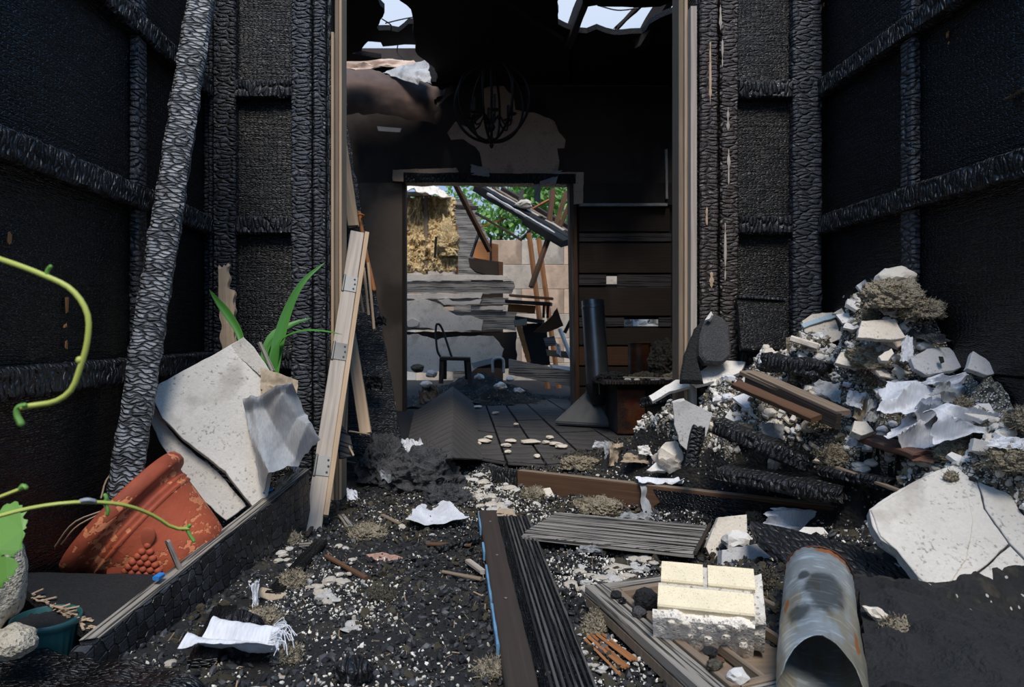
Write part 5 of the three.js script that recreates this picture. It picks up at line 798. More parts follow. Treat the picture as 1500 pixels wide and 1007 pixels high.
rock(1308, 408, 52, 30, M.plasterWarm, 'pinkish plaster lump crowning the rubble heap', { amp: 0.45, roll: 0.2, det: 3, d: 2.74 });
frag([[1255, 418], [1270, 408], [1282, 407], [1284, 422], [1262, 426]], 0.014, M.plaster, 'small flat board piece next to the crowning plaster lump');
frag([[1235, 434], [1240, 426], [1252, 426], [1257, 430], [1254, 436]], 0.012, M.plaster, 'smallest board chip high on the shoulder of the heap');
wool(1300, 440, 86, 48, 'large olive wool clump under the crowning plaster lump'); wool(1342, 468, 54, 32, 'wool clump sloping down beside the white rock'); wool(1269, 466, 28, 22, 'small wool clump above the flat beige slab');
frag([[1220, 459], [1250, 441], [1248, 458], [1238, 462]], 0.014, M.plasterWarm, 'pointed cream board piece left of the large wool clump');
rock(1367, 468, 16, 16, M.plaster, 'lone white rock beside the wool clump', { det: 2 });
frag([[1256, 494], [1262, 470], [1312, 467], [1318, 480], [1328, 494], [1306, 498]], 0.018, M.plasterWarm, 'flat beige slab below the large wool clump', 'plasterboard', { n: [0, 0.6, 0.8] });
frag([[1266, 485], [1292, 472], [1298, 486], [1272, 489]], 0.02, M.plaster, 'small board block lying on the flat beige slab', 'plasterboard', { lift: 0.05 });
one('black_cloth', sheet(P(1312, 472, 2.78), P(1372, 486, 2.62), P(1390, 496, 2.56), P(1336, 500, 2.66), { nu: 20, nv: 14, amp: 0.03, freq: 4, rag: 0.1 }), M.fleck, 'black burnt cloth scrap draped under the wool near the white rock', 'cloth');
frag([[1175, 470], [1190, 460], [1240, 456], [1255, 462], [1248, 474], [1224, 486], [1180, 490]], 0.02, M.plasterWarm, 'long cream slab with curved lower edge high on the heap', 'plasterboard', { n: [0.1, 0.6, 0.8], lift: 0.05 });
frag([[1174, 474], [1214, 461], [1242, 457], [1240, 460], [1200, 472], [1178, 480]], 0.008, M.paleBlue, 'pale blue-painted strip along the long cream slab', 'strip', { name: 'painted_strip', lift: 0.09 });
frag([[1186, 492], [1226, 484], [1252, 476], [1244, 492], [1212, 504], [1196, 503]], 0.018, M.plasterWarm, 'cream board piece tucked under the long cream slab', 'plasterboard', { n: [0.1, 0.5, 0.85] });
frag([[1103, 500], [1126, 474], [1140, 486], [1136, 494], [1112, 504]], 0.016, M.plaster, 'upright white board piece on the far shoulder of the heap', 'plasterboard', { n: [-0.3, 0.4, 0.85] });
wool(1143, 486, 46, 36, 'wool clump on the far shoulder of the heap');
for (let k = 0; k < 7; k++) rock(1113 + k * 9, 508 + k * 0.8, 12, 11, M.plasterWarm, ['first','second','third','fourth','fifth','sixth','last'][k] + ' cream rubble block in the row above the charred log, counted from the door lining', { amp: 0.25, det: 1, group: 'cream rubble blocks above the charred log' });
{ const p = hit(1178, 505); one('plaster_batten', bar(P(1158, 496, -p.z - 0.05), P(1198, 508, -p.z - 0.1), 0.05, 0.03, { ch: 0.006, rough: 0.005, freq: 20, side: 3 }), M.plasterWarm, 'squared white plaster bar pointing down the heap', 'plaster'); }
one('charred_log', bar(P(1112, 528, 3.22), P(1226, 546, 2.98), 0.12, 0.075, { ch: 0.016, rough: 0.02, freq: 14, side: 5, seg: 40, rag0: 0.06, rag1: 0.06 }), M.gator, 'thick charred log lying across the heap', 'log');
frag([[1010, 556], [1052, 524], [1062, 528], [1092, 530], [1086, 545], [1056, 556], [1020, 565]], 0.022, M.plaster, 'white slab with a crack resting at the tail of the heap', 'plasterboard', { n: [-0.2, 0.7, 0.6], lift: 0.06 });
frag([[950, 580], [990, 556], [1010, 556], [1012, 566], [980, 574], [956, 588]], 0.02, M.plaster, 'narrow white slab at the very tail of the heap near the stove', 'plasterboard', { n: [-0.2, 0.75, 0.6], lift: 0.10 });
{ // two brown boards forming a channel
  const r = base('wooden_channel', P(1070, 560, 3.2), 'brown timber channel sliding down the front of the heap', 'timber');
  part('top_board', bar(P(1096, 546, 3.18), P(1232, 606, 2.66), 0.09, 0.02, { ch: 0.003, rough: 0.002, up: V(0.1, 0.8, 0.45) }), M.pineDull, r, 'dusty top board');
  part('side_board', bar(P(1094, 556, 3.14), P(1228, 618, 2.62), 0.02, 0.06, { ch: 0.003, rough: 0.002 }), M.darkWood, r);
  part('lower_board', bar(P(1071, 560, 3.14), P(1196, 614, 2.68), 0.05, 0.022, { ch: 0.003, rough: 0.003, rag0: 0.06, up: V(0, 0.7, 0.7) }), M.brown, r);
}
frag([[1224, 532], [1232, 516], [1282, 514], [1290, 526], [1282, 538], [1240, 536]], 0.02, M.plasterWarm, 'bright cream slab in the middle of the heap', 'plasterboard', { n: [0, 0.55, 0.83], lift: 0.05 });
frag([[1287, 522], [1306, 510], [1310, 518], [1302, 529], [1292, 529]], 0.016, M.plasterWarm, 'cream shard between the bright slab and spotted paper');
crumple([[1318, 530], [1337, 528], [1336, 494], [1320, 492]], M.paper, 'white spotted paper scrap standing on the heap', 'paper', { n: [0, 0.3, 0.95], amp: 0.015 });
frag([[1334, 524], [1358, 511], [1390, 509], [1416, 534], [1398, 543], [1356, 549], [1340, 540]], 0.02, M.plasterGrey, 'big grey slab with a dark hole near the top right of the heap', 'plasterboard', { n: [0, 0.6, 0.8], lift: 0.06 });
frag([[1375, 522], [1382, 522], [1384, 530], [1378, 532]], 0.004, M.black, 'black patch standing in for the dark inside the hole of the big grey slab', 'shade', { name: 'hole_shade', lift: 0.078, n: [0, 0.6, 0.8] });  // no opening is cut: a thin black plate paints the shade of the hole
frag([[1417, 540], [1426, 514], [1444, 526], [1466, 546], [1446, 550]], 0.02, M.plasterGrey, 'triangular grey slab at the right end of the heap', 'plasterboard', { n: [0.1, 0.5, 0.85], lift: 0.05 });
rock(1354, 505, 22, 14, M.plaster, 'white oblong lump above the big grey slab');
wool(1398, 508, 26, 22, 'brown wool knot above the triangular slab'); wool(1424, 508, 24, 26, 'outermost brown wool knot at the edge of the heap');
wool(1274, 550, 90, 42, 'long wool clump lying below the bright cream slab');
crumple([[1352, 562], [1404, 574], [1422, 546], [1362, 550]], M.paper, 'white curled sheet below the big grey slab', 'paper', { n: [0, 0.5, 0.85], ridge: 0.03 });
crumple([[1188, 572], [1232, 592], [1230, 562], [1198, 556]], M.paperGrey, 'grey paper flap over the timber channel', 'paper', { n: [0, 0.6, 0.8], lift: 0.06 });
crumple([[1248, 612], [1268, 624], [1272, 586], [1256, 584]], M.cardboard, 'brown paper flap curling from the heap front', 'paper', { n: [-0.2, 0.2, 0.95] });
crumple([[1266, 618], [1284, 618], [1290, 588], [1272, 584]], M.paperGrey, 'pale paper flap next to the brown paper flap', 'paper', { n: [0.2, 0.2, 0.95] });
crumple([[1240, 592], [1262, 600], [1268, 576], [1242, 572]], M.paper, 'white flap beneath the long wool clump', 'paper', { n: [0, 0.3, 0.9] });
crumple([[1288, 598], [1360, 612], [1398, 580], [1300, 554]], M.paper, 'creased white sheet with dark torn edge mid-heap', 'paper', { ridge: 0.04, rag: 0.12 });
crumple([[1296, 640], [1384, 652], [1384, 604], [1330, 608]], M.paper, 'lower creased white sheet above the splintered board', 'paper', { ridge: 0.05, rag: 0.12, lift: 0.05 });
crumple([[1376, 636], [1484, 640], [1476, 608], [1352, 592]], M.paper, 'widest creased white sheet on the right of the heap', 'paper', { ridge: 0.06, rag: 0.12, lift: 0.05 });
crumple([[1340, 602], [1378, 614], [1392, 594], [1348, 586]], M.paper, 'white sheet fold standing up between the creased sheets', 'paper', { ridge: 0.07, lift: 0.07 });
frag([[1413, 606], [1434, 591], [1468, 592], [1464, 610], [1440, 616]], 0.02, M.plaster, 'grey-white slab above the widest creased sheet', 'plasterboard', { lift: 0.05 });
crumple([[1362, 578], [1416, 590], [1420, 568], [1378, 562]], M.paperGrey, 'grey sheet below the white curled sheet', 'paper', { ridge: 0.03 });
one('splintered_board', bar(P(1256, 636, 2.78), P(1368, 672, 2.36), 0.10, 0.022, { ch: 0.003, rough: 0.012, freq: 12, side: 4, rag0: 0.12, rag1: 0.06, up: V(0, 0.8, 0.55) }), mat(T.grain, [0.16, 0.075, 0.05], { bump: 0.004 }), 'reddish splintered board wedged under the creased sheets', 'board');
wool(1392, 660, 54, 30, 'wool clump below the widest creased sheet'); wool(1466, 672, 70, 40, 'large wool clump above the cracked slab'); wool(1482, 612, 40, 36, 'wool clump at the wall end of the heap'); wool(1200, 633, 40, 24, 'flat wool clump on the heap front ledge'); wool(1086, 634, 36, 20, 'wool clump on the ledge over the charred stump'); wool(1216, 664, 44, 36, 'wool clump hanging from the heap front'); wool(1434, 556, 40, 24, 'dark wool below the triangular slab', { m: M.woolDark });
frag([[1423, 660], [1428, 642], [1450, 648], [1446, 664]], 0.02, M.plasterGrey, 'small grey slab standing between wool clumps', 'plasterboard', { n: [0, 0.3, 0.9] });
crumple([[1444, 652], [1506, 662], [1506, 644], [1458, 638]], M.paper, 'flat white paper at the wall end below the creased sheets', 'paper');
frag([[985, 590], [1004, 586], [1044, 606], [1034, 640], [1010, 664], [996, 650], [988, 622]], 0.012, M.plasterGrey, 'upright grey board sheet at the foot of the heap tail', 'plasterboard', { n: [-0.1, 0.15, 1], lift: 0.09 });
frag([[984, 588], [1002, 584], [1014, 600], [1006, 616], [988, 610]], 0.006, M.plaster, 'white paper skin on the upright grey board', 'paper', { n: [-0.1, 0.15, 1], lift: 0.105, name: 'paper_skin' });
crumple([[1118, 640], [1148, 644], [1150, 622], [1112, 620]], M.paperGrey, 'grey torn lining on the ledge of the heap', 'paper', { n: [0, 0.5, 0.8] });
crumple([[1124, 690], [1144, 686], [1150, 650], [1128, 648]], M.paperGrey, 'ragged grey lining hanging from the ledge', 'paper', { n: [0, 0.1, 1], lift: 0.06, rag: 0.16 });
crumple([[1075, 640], [1102, 652], [1108, 632], [1078, 624]], M.paper, 'white lining curl over the charred stump', 'paper', { n: [0, 0.4, 0.9] });
crumple([[1240, 652], [1266, 656], [1270, 640], [1240, 638]], M.paper, 'white plastic scrap at the splintered board end', 'paper', { n: [0, 0.5, 0.8] });
frag([[1248, 632], [1252, 616], [1270, 618], [1280, 632], [1262, 638]], 0.03, M.plasterWarm, 'blocky cream lump at the splintered board end');
// charred framing under the ledge
for (const [a, b, w, t, l] of [[[1024, 618, 3.08], [1012, 690, 3.1], 0.06, 0.05, 'charred stump at the tail end of the ledge'], [[1044, 620, 3.04], [1196, 684, 2.80], 0.12, 0.06, 'charred beam along the ledge of the heap'], [[1200, 690, 2.80], [1318, 712, 2.5], 0.07, 0.04, 'charred rail above the fallen joist end'], [[1050, 690, 3.0], [1250, 724, 2.66], 0.20, 0.05, 'wide charred plank deep under the ledge']]) one('charred_beam', bar(P(...a), P(...b), w, t, { ch: 0.01, rough: 0.012, freq: 16, side: 5, rag0: 0.05, rag1: 0.05 }), M.gator, l, 'beam');
one('pine_board', bar(P(1226, 686, 2.72), P(1324, 722, 2.44), 0.016, 0.014, {}), M.pineDull, 'thin pale batten edge above the fallen joist end', 'batten');
// pieces around the cracked slab, joist and brick block
frag([[1050, 832], [1034, 802], [1052, 758], [1094, 754], [1094, 790], [1066, 812]], 0.03, M.plasterWarm, 'beige plaster slab upright behind the brick block', 'plasterboard', { n: [0, 0.35, 0.9], lift: 0.06 });
rock(1077, 792, 40, 26, M.plaster, 'white round lump in front of the beige slab');
frag([[1056, 832], [1058, 806], [1130, 794], [1134, 800], [1124, 832], [1090, 836]], 0.04, M.plasterGrey, 'grey-white plaster wedge beside the duct', 'plasterboard', { n: [0.1, 0.4, 0.9], lift: 0.05 });
crumple([[1112, 770], [1240, 794], [1244, 752], [1130, 746]], M.paper, 'crumpled white lining behind the duct', 'paper', { n: [0, 0.6, 0.8], ridge: 0.04, lift: 0.04 });
frag([[1166, 782], [1178, 772], [1206, 772], [1220, 790], [1200, 790]], 0.012, M.plaster, 'flat white board piece lying on the crumpled lining', 'plasterboard', { lift: 0.08 });
wool(1112, 760, 36, 26, 'wool clump beside the crumpled lining'); wool(1120, 846, 34, 30, 'dark wool between the brick block and duct', { m: M.woolDark });
wool(1312, 918, 40, 34, 'pale wool lump in the hollow below the cracked slab', { d: 1.66 }); rock(1284, 900, 34, 18, M.plasterWarm, 'muddy plaster lump in the hollow', { roll: -0.5, d: 1.74 });
for (const [x, y, w, h, l] of [[1262, 695, 26, 14, 'biggest rounded'], [1277, 690, 22, 12, 'second biggest rounded'], [1292, 688, 16, 12, 'middle-sized'], [1302, 692, 12, 9, 'small'], [1258, 684, 22, 10, 'flat rear'], [1336, 700, 12, 8, 'outlying small']]) rock(x, y, w, h, M.plaster, l + ' white rubble stone of those on the charred rail', { amp: 0.2, group: 'white stones on the charred rail' });
// between the joist and the inner room
crumple([[866, 658], [884, 672], [890, 650], [872, 646]], M.paper, 'upright white flap at the edge of the dark floor boards', 'paper', { n: [0, 0.2, 1] }); crumple([[886, 674], [898, 674], [898, 648], [886, 646]], M.paperGrey, 'grey curled strip next to the upright white flap', 'paper', { n: [0.4, 0.2, 0.9] });
crumple([[892, 684], [916, 682], [912, 648], [894, 650]], M.cardboard, 'buff curled paper behind the fallen joist', 'paper', { n: [-0.2, 0.2, 0.95], ridge: 0.03 }); crumple([[914, 670], [940, 678], [944, 656], [920, 660]], M.plasterGrey, 'grey wallboard curl behind the fallen joist', 'paper', { n: [0, 0.5, 0.8], ridge: 0.03 });
crumple([[910, 676], [952, 680], [946, 668], [916, 664]], M.cardboard, 'brown paper layer below the grey wallboard curl', 'paper', { n: [0, 0.6, 0.8] });
crumple([[936, 666], [956, 668], [950, 652], [934, 654]], M.plaster, 'small white curl right of the grey wallboard curl', 'paper', { n: [0, 0.4, 0.9] });
rock(983, 684, 46, 40, M.plasterWarm, 'jagged buff plaster lump above the fallen joist', { amp: 0.55, det: 3 });
frag([[948, 690], [962, 676], [1000, 662], [1004, 672], [976, 690]], 0.03, M.plaster, 'white torn plaster crest on the jagged lump', 'plasterboard', { n: [0, 0.5, 0.8], lift: 0.06, jag: 0.01 });
wool(846, 676, 56, 20, 'flat wool mat behind the fallen joist end'); wool(880, 742, 60, 22, 'wool mat below the fallen joist'); wool(780, 724, 36, 18, 'wool patch below the charred joist end'); wool(860, 736, 40, 16, 'brownish wool patch beside the wool mat');
frag([[718, 768], [730, 744], [752, 746], [758, 764], [742, 770]], 0.012, M.cardboard, 'tan board square at the head of the grooved board', 'board', { name: 'fibre_board', n: [0, 0.95, 0.3], lift: 0.01 });
frag([[792, 716], [806, 714], [812, 728], [798, 731]], 0.01, M.plasterWarm, 'beige board chip under the charred joist end', 'plasterboard', { n: [0, 0.8, 0.6] });
crumple([[846, 808], [884, 810], [880, 800], [850, 798]], M.paperGrey, 'grey curled card under the weathered plank', 'paper', { n: [0, 0.7, 0.7] });
crumple([[904, 758], [952, 762], [948, 752], [914, 750]], M.paperGrey, 'grey paper lying between joist and weathered plank', 'paper', { n: [0, 0.8, 0.6] });

// ------------------------------------------------------------------ the inner room's things
{ // fume hood standing on the boards, with a length of flue pipe
  const c = PY(868, 622, 0.06), r = base('metal_hood', c.clone(), 'grey pyramid fume hood standing on the dark floor boards', 'hood'), w = 0.235, h = 0.26, q = 0.03, pos = [], idx = [];
  const ring = (y, s) => [[-s, y, s], [s, y, s], [s, y, -s], [-s, y, -s]], lv = [[0, w], [0.03, w], [h, q], [h + 0.05, q]], rings = []; for (const off of [0, 0.004]) for (const [y, s] of lv) rings.push(ring(y, s - off));
  rings.flat().forEach((p) => pos.push(...p)); for (let o = 0; o < 2; o++) for (let l = 0; l < 3; l++) for (let k = 0; k < 4; k++) { const a = (o * 4 + l) * 4 + k, b = (o * 4 + l) * 4 + (k + 1) % 4, d = a + 4, e = b + 4; o ? idx.push(a, d, b, b, d, e) : idx.push(a, b, d, b, e, d); }
  for (const l of [0, 3]) for (let k = 0; k < 4; k++) { const a = l * 4 + k, b = l * 4 + (k + 1) % 4; idx.push(a, a + 16, b, b, a + 16, b + 16); }
  let g = new THREE.BufferGeometry(); g.setAttribute('position', new THREE.Float32BufferAttribute(pos, 3)); g.setIndex(idx); g = crease(boxUV(g), 20); g.rotateY(-0.42); g.translate(c.x, c.y, c.z - 0.12); part('hood_shell', g, M.steelDull, r);
  const S = (a, l) => { const p = V(a[0], a[1], a[2]).applyAxisAngle(V(0, 1, 0), -0.42).add(V(c.x, c.y, c.z - 0.12)); return p; };
  for (const [sx, sz] of [[-1, 1], [1, 1]]) part('folded_seam', tube([S([sx * w, 0.03, sz * w]), S([sx * q, h, sz * q])], 0.005, { n: 4, rad: 6 }), M.steel, r); part('rim_lip', tube([S([-w, 0.012, w]), S([w, 0.012, w])], 0.006, { n: 4, rad: 6 }), M.steel, r); part('rim_lip', tube([S([-w, 0.012, -w]), S([-w, 0.012, w])], 0.006, { n: 4, rad: 6 }), M.steel, r);
}
{
  const A = P(876, 566, 6.05), B = P(868, 441, 6.15), r = base('flue_pipe', A.clone(), 'shiny steel flue pipe standing above the fume hood', 'pipe'), ax = B.clone().sub(A).normalize(), L = A.distanceTo(B);
  const pr = [[0.094, 0], [0.096, 0], [0.096, L * 0.9], [0.099, L * 0.905], [0.099, L * 0.93], [0.096, L * 0.935], [0.096, L], [0.094, L], [0.094, 0]].map((q) => new THREE.Vector2(...q)), q = new THREE.Quaternion().setFromUnitVectors(V(0, 1, 0), ax);
  part('pipe_shell', fit(crease(boxUV(new THREE.LatheGeometry(pr, 40))), A, V(1, 0, 0).applyQuaternion(q), ax, V(0, 0, 1).applyQuaternion(q)), M.steel, r);
  part('lower_collar', fit(boxUV(new THREE.LatheGeometry([[0.05, -0.16], [0.099, -0.02], [0.1, 0.02], [0.094, 0.02], [0.045, -0.16]].map((q2) => new THREE.Vector2(...q2)), 32)), A, V(1, 0, 0), ax, V(0, 0, 1).applyQuaternion(q)), M.black, r);
  part('outlet_strap', bar(P(877, 560, 5.95), P(878, 578, 5.95), 0.022, 0.006, {}), M.pineGrey, r);
}
{ // stove
  const r = base('iron_stove', V(1.3, 0.05, -5.6), 'rusty iron stove with debris on its black top', 'stove'), bx2 = (n, x0, x1, y0, y1, z0, z1, m, l, o) => { const g = barGeo(x1 - x0, z1 - z0, y1 - y0, { ch: 0.008, rough: 0.004, freq: 12, seg: 8, side: 4, ...o }); g.translate(x0, (y0 + y1) / 2, (z0 + z1) / 2); return part(n, g, m, r, l); };
  bx2('firebox', 1.10, 1.72, 0.06, 0.44, -6.0, -5.52, M.black); bx2('side_panel', 1.10, 1.31, 0.055, 0.40, -5.525, -5.50, M.rust, 'rust-red front panel'); bx2('top_plate', 0.98, 1.76, 0.44, 0.475, -6.05, -5.40, M.charBrown); bx2('door_edge', 1.315, 1.34, 0.055, 0.40, -5.53, -5.48, M.iron);
  for (const [x, z] of [[1.13, -5.55], [1.68, -5.55], [1.13, -5.95], [1.68, -5.95]]) bx2('foot', x - 0.02, x + 0.02, -0.02, 0.065, z - 0.02, z + 0.02, M.iron);
  const R = rng(31); const L = ['wool tuft', 'dark wool tuft', 'plaster chip', 'white plaster chip', 'grey chip', 'flat chip'];
  const put2 = (g, x, z, m, n, l, c) => { g.translate(x, 0.478, z); one(n, g, m, l, c, 'debris on the stove top'); };
  put2(clump(0.13, 0.05, 0.1, { seed: 71, fib: 200, fl: 0.015, det: 14 }), 1.32, -5.55, M.woolDark, 'wool_clump', 'dark wool heap on the stove top', 'insulation'); put2(clump(0.12, 0.045, 0.1, { seed: 72, fib: 200, fl: 0.015, det: 14 }), 1.56, -5.58, M.wool, 'wool_clump', 'buff wool heap on the stove top', 'insulation'); put2(clump(0.14, 0.05, 0.09, { seed: 73, fib: 0, det: 14 }), 1.10, -5.62, M.black, 'char_heap', 'black char heap on the edge of the stove top', 'char');
  for (let k = 0; k < 16; k++) put2(chunk(0.012 + R() * 0.02, 0.008 + R() * 0.01, 0.012 + R() * 0.015, { det: 1, seed: 80 + k }), 1.15 + R() * 0.5, -5.43 - R() * 0.12, [M.plaster, M.plasterGrey, M.plasterWarm][k % 3], 'plaster_chip', 'small plaster chip lying on the stove top', 'chip');
  one('lath', bar(V(1.12, 0.50, -5.40), V(1.55, 0.49, -5.39), 0.012, 0.01, {}), M.pineGrey, 'thin grey lath lying across the stove top edge', 'lath');
  one('charred_beam', bar(P(940, 592, 4.6), P(1010, 574, 4.3), 0.1, 0.06, { rough: 0.014, freq: 14, side: 4, rag0: 0.05 }), M.gator, 'short charred beam poking out below the tail slab near the stove', 'beam');
}
{ const c = P(936, 545, 6.6).setY(0.03), g = new THREE.LatheGeometry([[0, 0], [0.1, 0], [0.104, 0.02], [0.1, 0.04], [0.1, 0.36], [0.105, 0.37], [0.1, 0.38], [0.1, 0.70], [0.106, 0.71], [0.1, 0.72], [0.09, 0.715], [0.09, 0.05], [0, 0.05]].map((q) => new THREE.Vector2(...q)), 32), r = base('rusty_drum', c.clone(), 'small rusty drum standing behind the stove', 'drum'); g.translate(c.x, c.y, c.z); part('drum_body', boxUV(g), M.rust, r); for (const y of [0.37, 0.71]) { const t = new THREE.TorusGeometry(0.103, 0.005, 8, 32); t.rotateX(Math.PI / 2); t.translate(c.x, c.y + y, c.z); part('hoop', t, M.rust, r); } }
{ const p = P(978, 545, 6.3), g = clump(0.16, 0.2, 0.14, { seed: 75, det: 18, fib: 150, fl: 0.02 }); const o = one('wool_clump', g, M.woolDark, 'grey sooty insulation mass behind the stove beside the drum', 'insulation'); o.position.copy(p).add(V(0, 0.06, 0)); }
one('plasterboard_piece', plateP([[990, 518, 5.6], [1000, 502, 5.6], [1003, 520, 5.6], [996, 524, 5.6]], 0.015, { jag: 0.004 }), M.plasterWarm, 'small pale board leaning beside the grey insulation mass', 'plasterboard');
// burnt chair and dark panel before the facing wall
{ const r = base('burnt_chair', P(1040, 560, 3.42), 'burnt chair with grey fuzzy back behind the heap tail', 'chair'); const rs = (l, th, m, n, o) => part(n, plateP(l, th, { jag: 0.006, sub: 0.03, bev: 0.012, ...o }), m, r);
  rs([[1024, 520, 3.42], [1026, 490, 3.45], [1034, 468, 3.47], [1046, 458, 3.48], [1060, 464, 3.48], [1070, 480, 3.47], [1072, 522, 3.42], [1060, 532, 3.4], [1034, 532, 3.4]], 0.06, M.fleck, 'back_cushion'); rs([[994, 560, 3.44], [1000, 520, 3.46], [1016, 482, 3.5], [1032, 464, 3.5], [1040, 462, 3.5], [1026, 490, 3.46], [1022, 530, 3.44], [1030, 560, 3.4]], 0.05, M.black, 'frame_side'); rs([[1034, 470, 3.44], [1042, 456, 3.44], [1046, 462, 3.44], [1042, 472, 3.44]], 0.01, M.plaster, 'torn_stuffing'); }
{ const r = base('char_or_shade_board', P(1116, 510, 3.45), 'charred square panel standing between the studs above the heap', 'panel'); part('panel_face', plateP([[1080, 436, 3.5], [1150, 440, 3.5], [1152, 512, 3.42], [1086, 512, 3.42]], 0.03, { jag: 0.003 }), M.crackle, r); part('top_edge', bar(P(1080, 435, 3.5), P(1150, 439, 3.5), 0.03, 0.012, { rough: 0.004 }), M.gatorPale, r); }

// ------------------------------------------------------------------ the roofless room beyond the doorway
{
  const d = 9.3, r = base('wall_far', null, 'broken far wall of grey boards and plaster, wool batts between studs above', null, null, 'structure'), pl = (n, l, m, dd = d, th = 0.03, o = {}) => part(n, plateP(l.map(([x, y]) => [x, y, dd]), th, { jag: 0.02, sub: 0.06, freq: 14, ...o }), m, r);
  pl('board', [[560, 401], [742, 404], [750, 411], [560, 411]], M.backPlaster, d - 0.02); pl('board', [[560, 412], [752, 412], [755, 421], [749, 430], [560, 430]], M.backBoard); pl('board', [[560, 431], [707, 430], [705, 437], [560, 438]], M.backPlaster, d - 0.02); pl('board', [[560, 438], [745, 436], [744, 447], [560, 452]], M.backBoard, d + 0.02); pl('board', [[690, 449], [742, 448], [742, 454], [690, 454]], M.backPlaster, d - 0.01); pl('board', [[560, 456], [757, 456], [756, 484], [560, 484]], M.backBoard, d + 0.03); pl('board', [[560, 486], [757, 486], [757, 540], [560, 540]], M.darkWood, d + 0.05);
  pl('plaster_remnant', [[560, 446], [597, 442], [620, 437], [640, 443], [652, 452], [668, 462], [690, 463], [707, 470], [705, 485], [650, 484], [597, 478], [560, 478]], M.backPlaster, d - 0.03); pl('plaster_remnant', [[560, 492], [612, 490], [640, 498], [676, 492], [722, 493], [738, 512], [736, 523], [712, 530], [690, 545], [560, 545]], M.backPlaster, d - 0.03); pl('plaster_flake', [[597, 472], [604, 466], [615, 472], [612, 478], [598, 480]], M.backPlaster, d - 0.06); pl('plaster_flake', [[640, 440], [655, 437], [664, 441], [690, 441], [706, 438], [703, 445], [680, 447], [650, 446]], M.backPlaster, d - 0.05);
  part('stud', bar(P(624, 402, d + 0.05), P(624, 284, d + 0.05), 0.05, 0.05, { up: V(0, 0, 1) }), M.pineDull, r); part('stud', bar(P(669, 402, d + 0.1), P(668, 330, d + 0.1), 0.04, 0.04, { up: V(0, 0, 1) }), M.orange, r); part('stud', bar(P(588, 402, d + 0.05), P(588, 284, d + 0.05), 0.05, 0.05, { up: V(0, 0, 1) }), M.pineDull, r);
  part('top_plate', bar(P(540, 284, d + 0.05), P(632, 285, d + 0.05), 0.12, 0.045, {}), M.pineGrey, r); part('ceiling_scrap', sheet(P(588, 274, 9.0), P(664, 292, 9.2), P(650, 278, 9.6), P(600, 268, 9.6), { nu: 20, nv: 10, amp: 0.08, rag: 0.1, th: 0.012 }), M.backPlaster, r);
  const bt = (x0, y0, x1, y1, sd) => part('wool_batt', sheet(P(x0, y0, d + 0.08), P(x1, y0 + 2, d + 0.1), P(x1 + 1, y1, d), P(x0, y1, d), { nu: 90, nv: 120, amp: 0.03, freq: 26, th: 0.05, rag: 0.04, seed: sd, fn: (u, v) => 0.10 * (fbm(u * 4, v * 7, sd + 3, 2) - 0.5) + 0.09 * (fbm(u * 12, v * 22, sd, 4) - 0.5) }), M.batt, r, 'yellow mineral wool batt'); bt(590, 289, 622, 398, 5); bt(627, 290, 664, 396, 8);
}
one('wool_clump', (() => { const g = clump(0.13, 0.34, 0.10, { seed: 64, det: 34, fib: 300, fl: 0.03, amp: 0.7, freq: 6 }), c = P(657, 362, 9.3); g.translate(c.x, c.y, c.z); return g; })(), M.batt, 'yellow wool bulging out of the far wall beside its stud', 'insulation');
one('black_fitting', bar(P(639, 347, 9.05), P(637, 378, 9.05), 0.03, 0.03, { rough: 0.006 }), M.black, 'small dark fitting hanging on the yellow wool', 'fitting');
one('shed_panel', plateP([[664, 292, 11], [690, 292, 11], [722, 365, 10.9], [722, 570, 10.9], [664, 570, 10.9]], 0.08, { jag: 0.02, sub: 0.1 }), M.greyBoard, 'slate grey charred panel standing beyond the yellow wool', 'panel');
{ const r = base('orange_cabinet', P(715, 402, 10.2), 'orange wooden cabinet with a curved dark base beyond the far wall', 'cabinet'); part('back_panel', plateP([[695, 352, 10.3], [730, 358, 10.3], [730, 384, 10.2], [694, 378, 10.2]], 0.04), M.orange, r); part('curved_front', plateP([[686, 378, 10], [736, 384, 10], [737, 404, 10], [716, 404, 10], [697, 398, 10], [688, 390, 10]], 0.2), M.darkWood, r); part('side_edge', plateP([[730, 383, 9.98], [737, 384, 9.98], [737, 404, 9.98], [731, 404, 9.98]], 0.05), M.brown, r); part('lower_case', plateP([[690, 402, 10.15], [737, 404, 10.15], [737, 575, 10.15], [690, 575, 10.15]], 0.3), M.darkWood, r); part('post', bar(P(719, 347, 10.05), P(719, 398, 10.05), 0.03, 0.03, { up: V(0, 0, 1) }), M.black, r); }
{ const r = base('boundary_wall', P(770, 560, 12.2).setY(-0.1), 'pale stained block wall behind the fallen rafters', 'wall', null, 'structure'); const R = rng(5); const x0 = 640, y0 = 352, rows = 6, bh = 36, bw2 = 62; for (let j = 0; j < rows; j++) for (let i = -1; i < 9; i++) { const px = x0 + (i + (j % 2) * 0.5) * bw2, py = y0 + j * bh; part('block', plateP([[px, py, 12.2], [px + bw2 - 0.35, py, 12.2], [px + bw2 - 0.35, py + bh - 0.35, 12.2], [px, py + bh - 0.35, 12.2]], 0.2, { bev: 0.006 }), R() < 0.35 ? M.concreteTan : M.concrete, r); } part('mortar_core', plateP([[560, 354, 12.25], [1150, 354, 12.25], [1150, 640, 12.25], [560, 640, 12.25]], 0.14), M.plasterGrey, r); }
const longbar = (n, a, b, w, t, m, l, c = 'timber', o = {}) => one(n, bar(P(...a), P(...b), w, t, { rough: 0.006, freq: 10, side: 2, ...o }), m, l, c);
